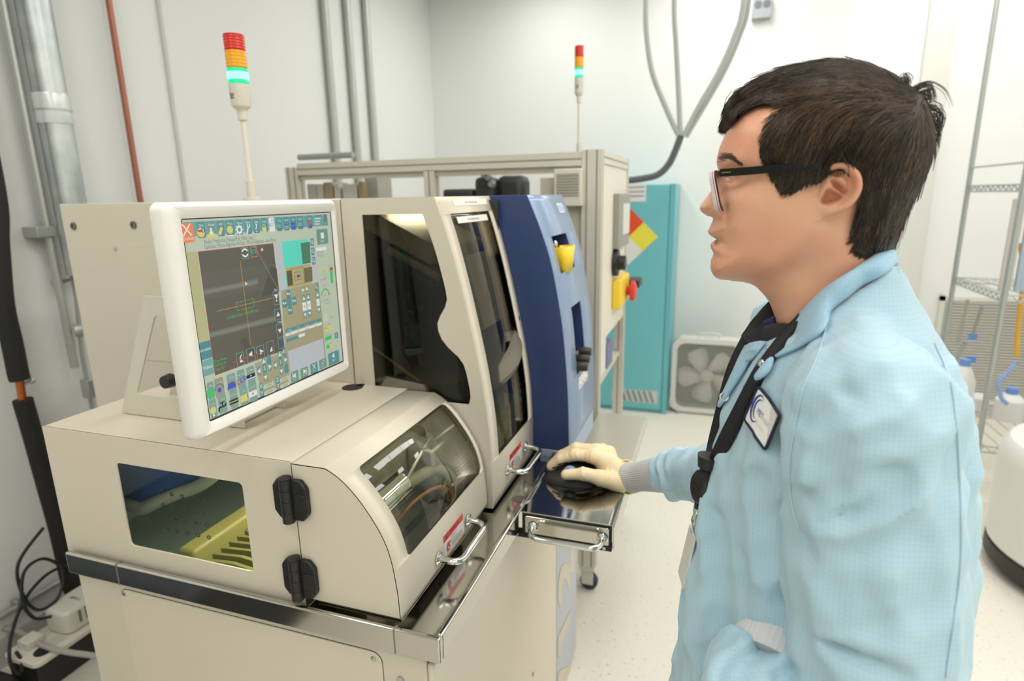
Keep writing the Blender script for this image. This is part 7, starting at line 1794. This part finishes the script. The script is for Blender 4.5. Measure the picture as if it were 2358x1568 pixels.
# glove wrinkles: thumb web, thumb base and knuckles
for pts, X, wd, amp in (([(1395, 1085), (1388, 1108), (1378, 1118)], 1.27, .0016, .0018), ([(1404, 1086), (1398, 1112), (1388, 1122)], 1.27, .0016, .0018), ([(1352, 1085), (1346, 1098), (1344, 1105)], 1.262, .0013, .0015), ([(1360, 1084), (1355, 1098), (1352, 1107)], 1.262, .0013, .0015), ([(1328, 1030), (1326, 1042), (1332, 1054)], 1.305, .0014, .0018), ([(1310, 1036), (1308, 1046), (1312, 1054)], 1.305, .0013, -.0014), ([(1352, 1042), (1350, 1058), (1356, 1072)], 1.31, .0016, .0014), ([(1362, 1040), (1362, 1056), (1364, 1066)], 1.31, .0015, .0012), ([(1425, 1070), (1412, 1078), (1405, 1086)], 1.30, .0014, .0012)):
    q = [yz(x, y, X) for x, y in pts]; d_, t_ = pline(PY[0], PZg[0], q); F = F-(amp*np.exp(-(d_/wd)**2))[None]*sst((1.335-PX)/.02)
F = np.maximum(F, (SZ1+.0006)-PZg)
V, Q = nets(F, org, .0019); V = smooth_mesh(V, Q, 2)
glv = mat('latex_glove', (240, 218, 176), .48, spec=.35, sss=.1, noise=(30, (246, 226, 190), .35, .7), bump=(240, .12, .0012))
glove = mesh_from('glove', V, Q, glv, man, label='pale yellow latex glove')
# rolled glove edge over the knit cuff
bm = bmesh.new(); a = onX(1434, 1062, 1.315); axg = (Vector(wrist)-Vector(wr0)).normalized(); o_ = axg.orthogonal().normalized(); p_ = axg.cross(o_)
R_ = []
for t, r_, dx in ((0, .0330, .034), (.3, .0370, .022), (.6, .0375, .010), (1, .0390, -.003)):
    R_.append([bm.verts.new(Vector(wrist)+axg*dx+(o_*math.cos(a_)+p_*math.sin(a_))*(r_+.0016*math.sin(3*a_+t*3)+.001*math.sin(7*a_))) for a_ in np.linspace(0, 2*PI, 49)[:-1]])
for A, B in zip(R_, R_[1:]):
    for j in range(48): bm.faces.new((A[j], A[(j+1) % 48], B[(j+1) % 48], B[j]))
link('glove_cuff', bm, mat('latex_yellow_edge', (236, 224, 160), .45), glove, solid=.0012, soff=0)
tb('glove_bead', [v.co.copy() if False else Vector(wrist)+axg*-.003+(o_*math.cos(a_)+p_*math.sin(a_))*(.0390+.0016*math.sin(3*a_+3)+.001*math.sin(7*a_)) for a_ in np.linspace(0, 2*PI, 49)[:-1]], .0014, MATS['latex_yellow_edge'], glove, n=8, closed=True)
# ---- trousers and shoes below the coat
(PX, PY, PZg), org = grid(.56, .94, -.30, .08, .05, .80, .008)
P = (PX, PY, PZg)
F = smin(cone(P, (.66, -.12, .80), (.655, -.125, .10), .095, .062), cone(P, (.84, -.12, .80), (.845, -.125, .10), .095, .062), .01); F = np.maximum(F, np.maximum(.075-PZg, PZg-.785))
V, Q = nets(F, org, .008); V = smooth_mesh(V, Q, 2); mesh_from('trousers', V, Q, mat('trouser_navy', (40, 44, 58), .8), man)
for xx in (.655, .845):
    (PX, PY, PZg), org = grid(xx-.06, xx+.06, -.24, .12, -.01, .12, .006); P = (PX, PY, PZg)
    F = smin(cone(P, (xx, -.16, .045), (xx, .04, .035), .045, .038), cone(P, (xx, -.13, .10), (xx, -.10, .05), .045, .04), .02); F = np.maximum(F, .001-PZg); V, Q = nets(F, org, .006); V = smooth_mesh(V, Q, 1)
    mesh_from('shoe', V, Q, mat('shoe_black', (28, 28, 30), .5), man)
# ================================================================== LANYARD AND BADGE
lan = thing('lanyard', 'black neck lanyard with a badge reel and white card hanging on the blue coat', 'lanyard', onX(1625, 1060, .73))
lb = mat('lanyard_black', (24, 24, 25), .75)
def strap(L_, R_, m, name, X, n=7, off=.008):
    a = smooth_path([(x, y, 0) for x, y in L_], n); b = smooth_path([(x, y, 0) for x, y in R_], n); k = min(len(a), len(b)); bm = bmesh.new(); rows = []
    for i in range(k):
        X1 = np.interp(i/(k-1), np.linspace(0, 1, len(X)), X)
        pa_, pb_ = onX(a[i].x, a[i].y, X1), onX(b[i].x, b[i].y, X1-.004); rows.append([bm.verts.new(pa_), bm.verts.new((pa_+pb_)/2+Vector((-.0015, 0, 0))), bm.verts.new(pb_)])
    for A, B in zip(rows, rows[1:]):
        for j in range(2): bm.faces.new((A[j], A[j+1], B[j+1], B[j]))
    return link(name, bm, m, lan, solid=.0018, soff=0)
def hx(pts, dX=.010, lo=.60, hi=.76):
    out = []
    for x, y in pts:
        p = oncoat(x, y, 0); out.append(min(max((p.x if p is not None else .735)-dX, lo), hi))
    return out
nearL = [(1826, 738), (1796, 768), (1766, 806), (1735, 850), (1708, 900), (1680, 955), (1655, 1005), (1630, 1062)]
nearR = [(1842, 742), (1816, 786), (1788, 826), (1760, 872), (1735, 925), (1706, 985), (1675, 1040), (1644, 1066)]
mid_ = [((a[0]+b[0])/2+4, (a[1]+b[1])/2) for a, b in zip(nearL, nearR)]
xs_ = hx(mid_); xs_[0] = .690; xs_[1] = min(xs_[1], .688); xs_ = [xs_[0]]+[(xs_[max(i-1, 0)]+2*xs_[i]+xs_[min(i+1, 7)])/4 for i in range(1, 8)]
strap(nearL, nearR, lb, 'strap', xs_)
farL = [(1772, 694), (1728, 742), (1700, 790), (1676, 842), (1660, 895), (1644, 960), (1630, 1020), (1622, 1062)]
farR = [(1788, 712), (1752, 762), (1728, 800), (1712, 838), (1692, 890), (1668, 955), (1655, 1015), (1640, 1066)]
strap(farL, farR, lb, 'strap', [.80, .79, .775, .765, .758, .75, .742, xs_[-1]+.006])
LX = xs_[-1]-.004
def lp3(x, y, X=None): return onX(x, y, LX if X is None else X)
c0, c1 = lp3(1633, 1050), lp3(1627, 1076)
bm = bmesh.new(); tube(bm, [c0, c1], [.0135, .0105], 12); link('crimp', bm, mat('crimp_black', (30, 30, 30), .45), lan)
tb('swivel', [c1, lp3(1626, 1082)], .0035, chrome, lan)
a, b = lp3(1626, 1080), lp3(1622, 1108)
bm = bmesh.new(); tube(bm, [a, lp3(1624, 1094), b], [.006, .011, .013], 12); link('reel_loop', bm, lb, lan)
rc = lp3(1615, 1122); rn = Vector((-.55, .8, .1)).normalized()
bm = bmesh.new(); lathe(bm, [(.0, -.0065), (.0135, -.0065), (.016, -.0035), (.016, .0035), (.0135, .0065), (0, .0072)], (0, 0, 0), rn, 32)
for v in bm.verts: v.co = Vector((v.co.x, v.co.y, v.co.z*1.36))+rc
link('badge_reel', bm, mat('reel_black', (30, 27, 24), .22, spec=.6), lan)
p0, p1 = lp3(1608, 1156), lp3(1607, 1171)
bm = bmesh.new(); tube(bm, [p0, p1], .003, 10)
for k in range(4): lathe(bm, [(.0032, -.0012), (.0046, 0), (.0032, .0012)], p0.lerp(p1, (k+.5)/4), (p1-p0), 14)
link('strain_relief', bm, mat('crimp_black', (30, 30, 30), .45), lan)
wire = mat('clip_wire', (190, 188, 182), .25, .9)
tb('wire_loop', smooth_path([lp3(*q) for q in ((1606, 1170), (1598, 1172), (1600, 1180), (1604, 1183), (1612, 1178), (1616, 1169), (1608, 1167))], 4, True), .0008, wire, lan, n=6, closed=True)
bm = bmesh.new(); tube(bm, [lp3(1603, 1182), lp3(1602, 1190), lp3(1600, 1200), lp3(1598, 1208)], [.0022, .0042, .0048, .003], 10); link('clip', bm, wire, lan)
tb('vinyl_strap', [lp3(1598, 1202), lp3(1596, 1214), lp3(1592, 1226)], .0022, glass('clear_vinyl', (236, 240, 242), 1.5), lan, n=8)
k0, k1, k2, k3 = onX(1590, 1206, LX+.03), onX(1601, 1241, LX-.012), onX(1574, 1358, LX-.012), onX(1563, 1317, LX+.03)
bm = bmesh.new(); n_ = (k1-k0).cross(k3-k0).normalized()*.0012; q = []
for s_ in (-1, 1): q.append([bm.verts.new(v+n_*s_) for v in (k0, k1, k2, k3)])
bm.faces.new(q[0]); bm.faces.new(q[1][::-1])
for i in range(4): bm.faces.new((q[0][i], q[0][(i+1) % 4], q[1][(i+1) % 4], q[1][i]))
link('badge_card', bm, mat('card_white', (228, 224, 214), .5), lan, bevel=.0004)
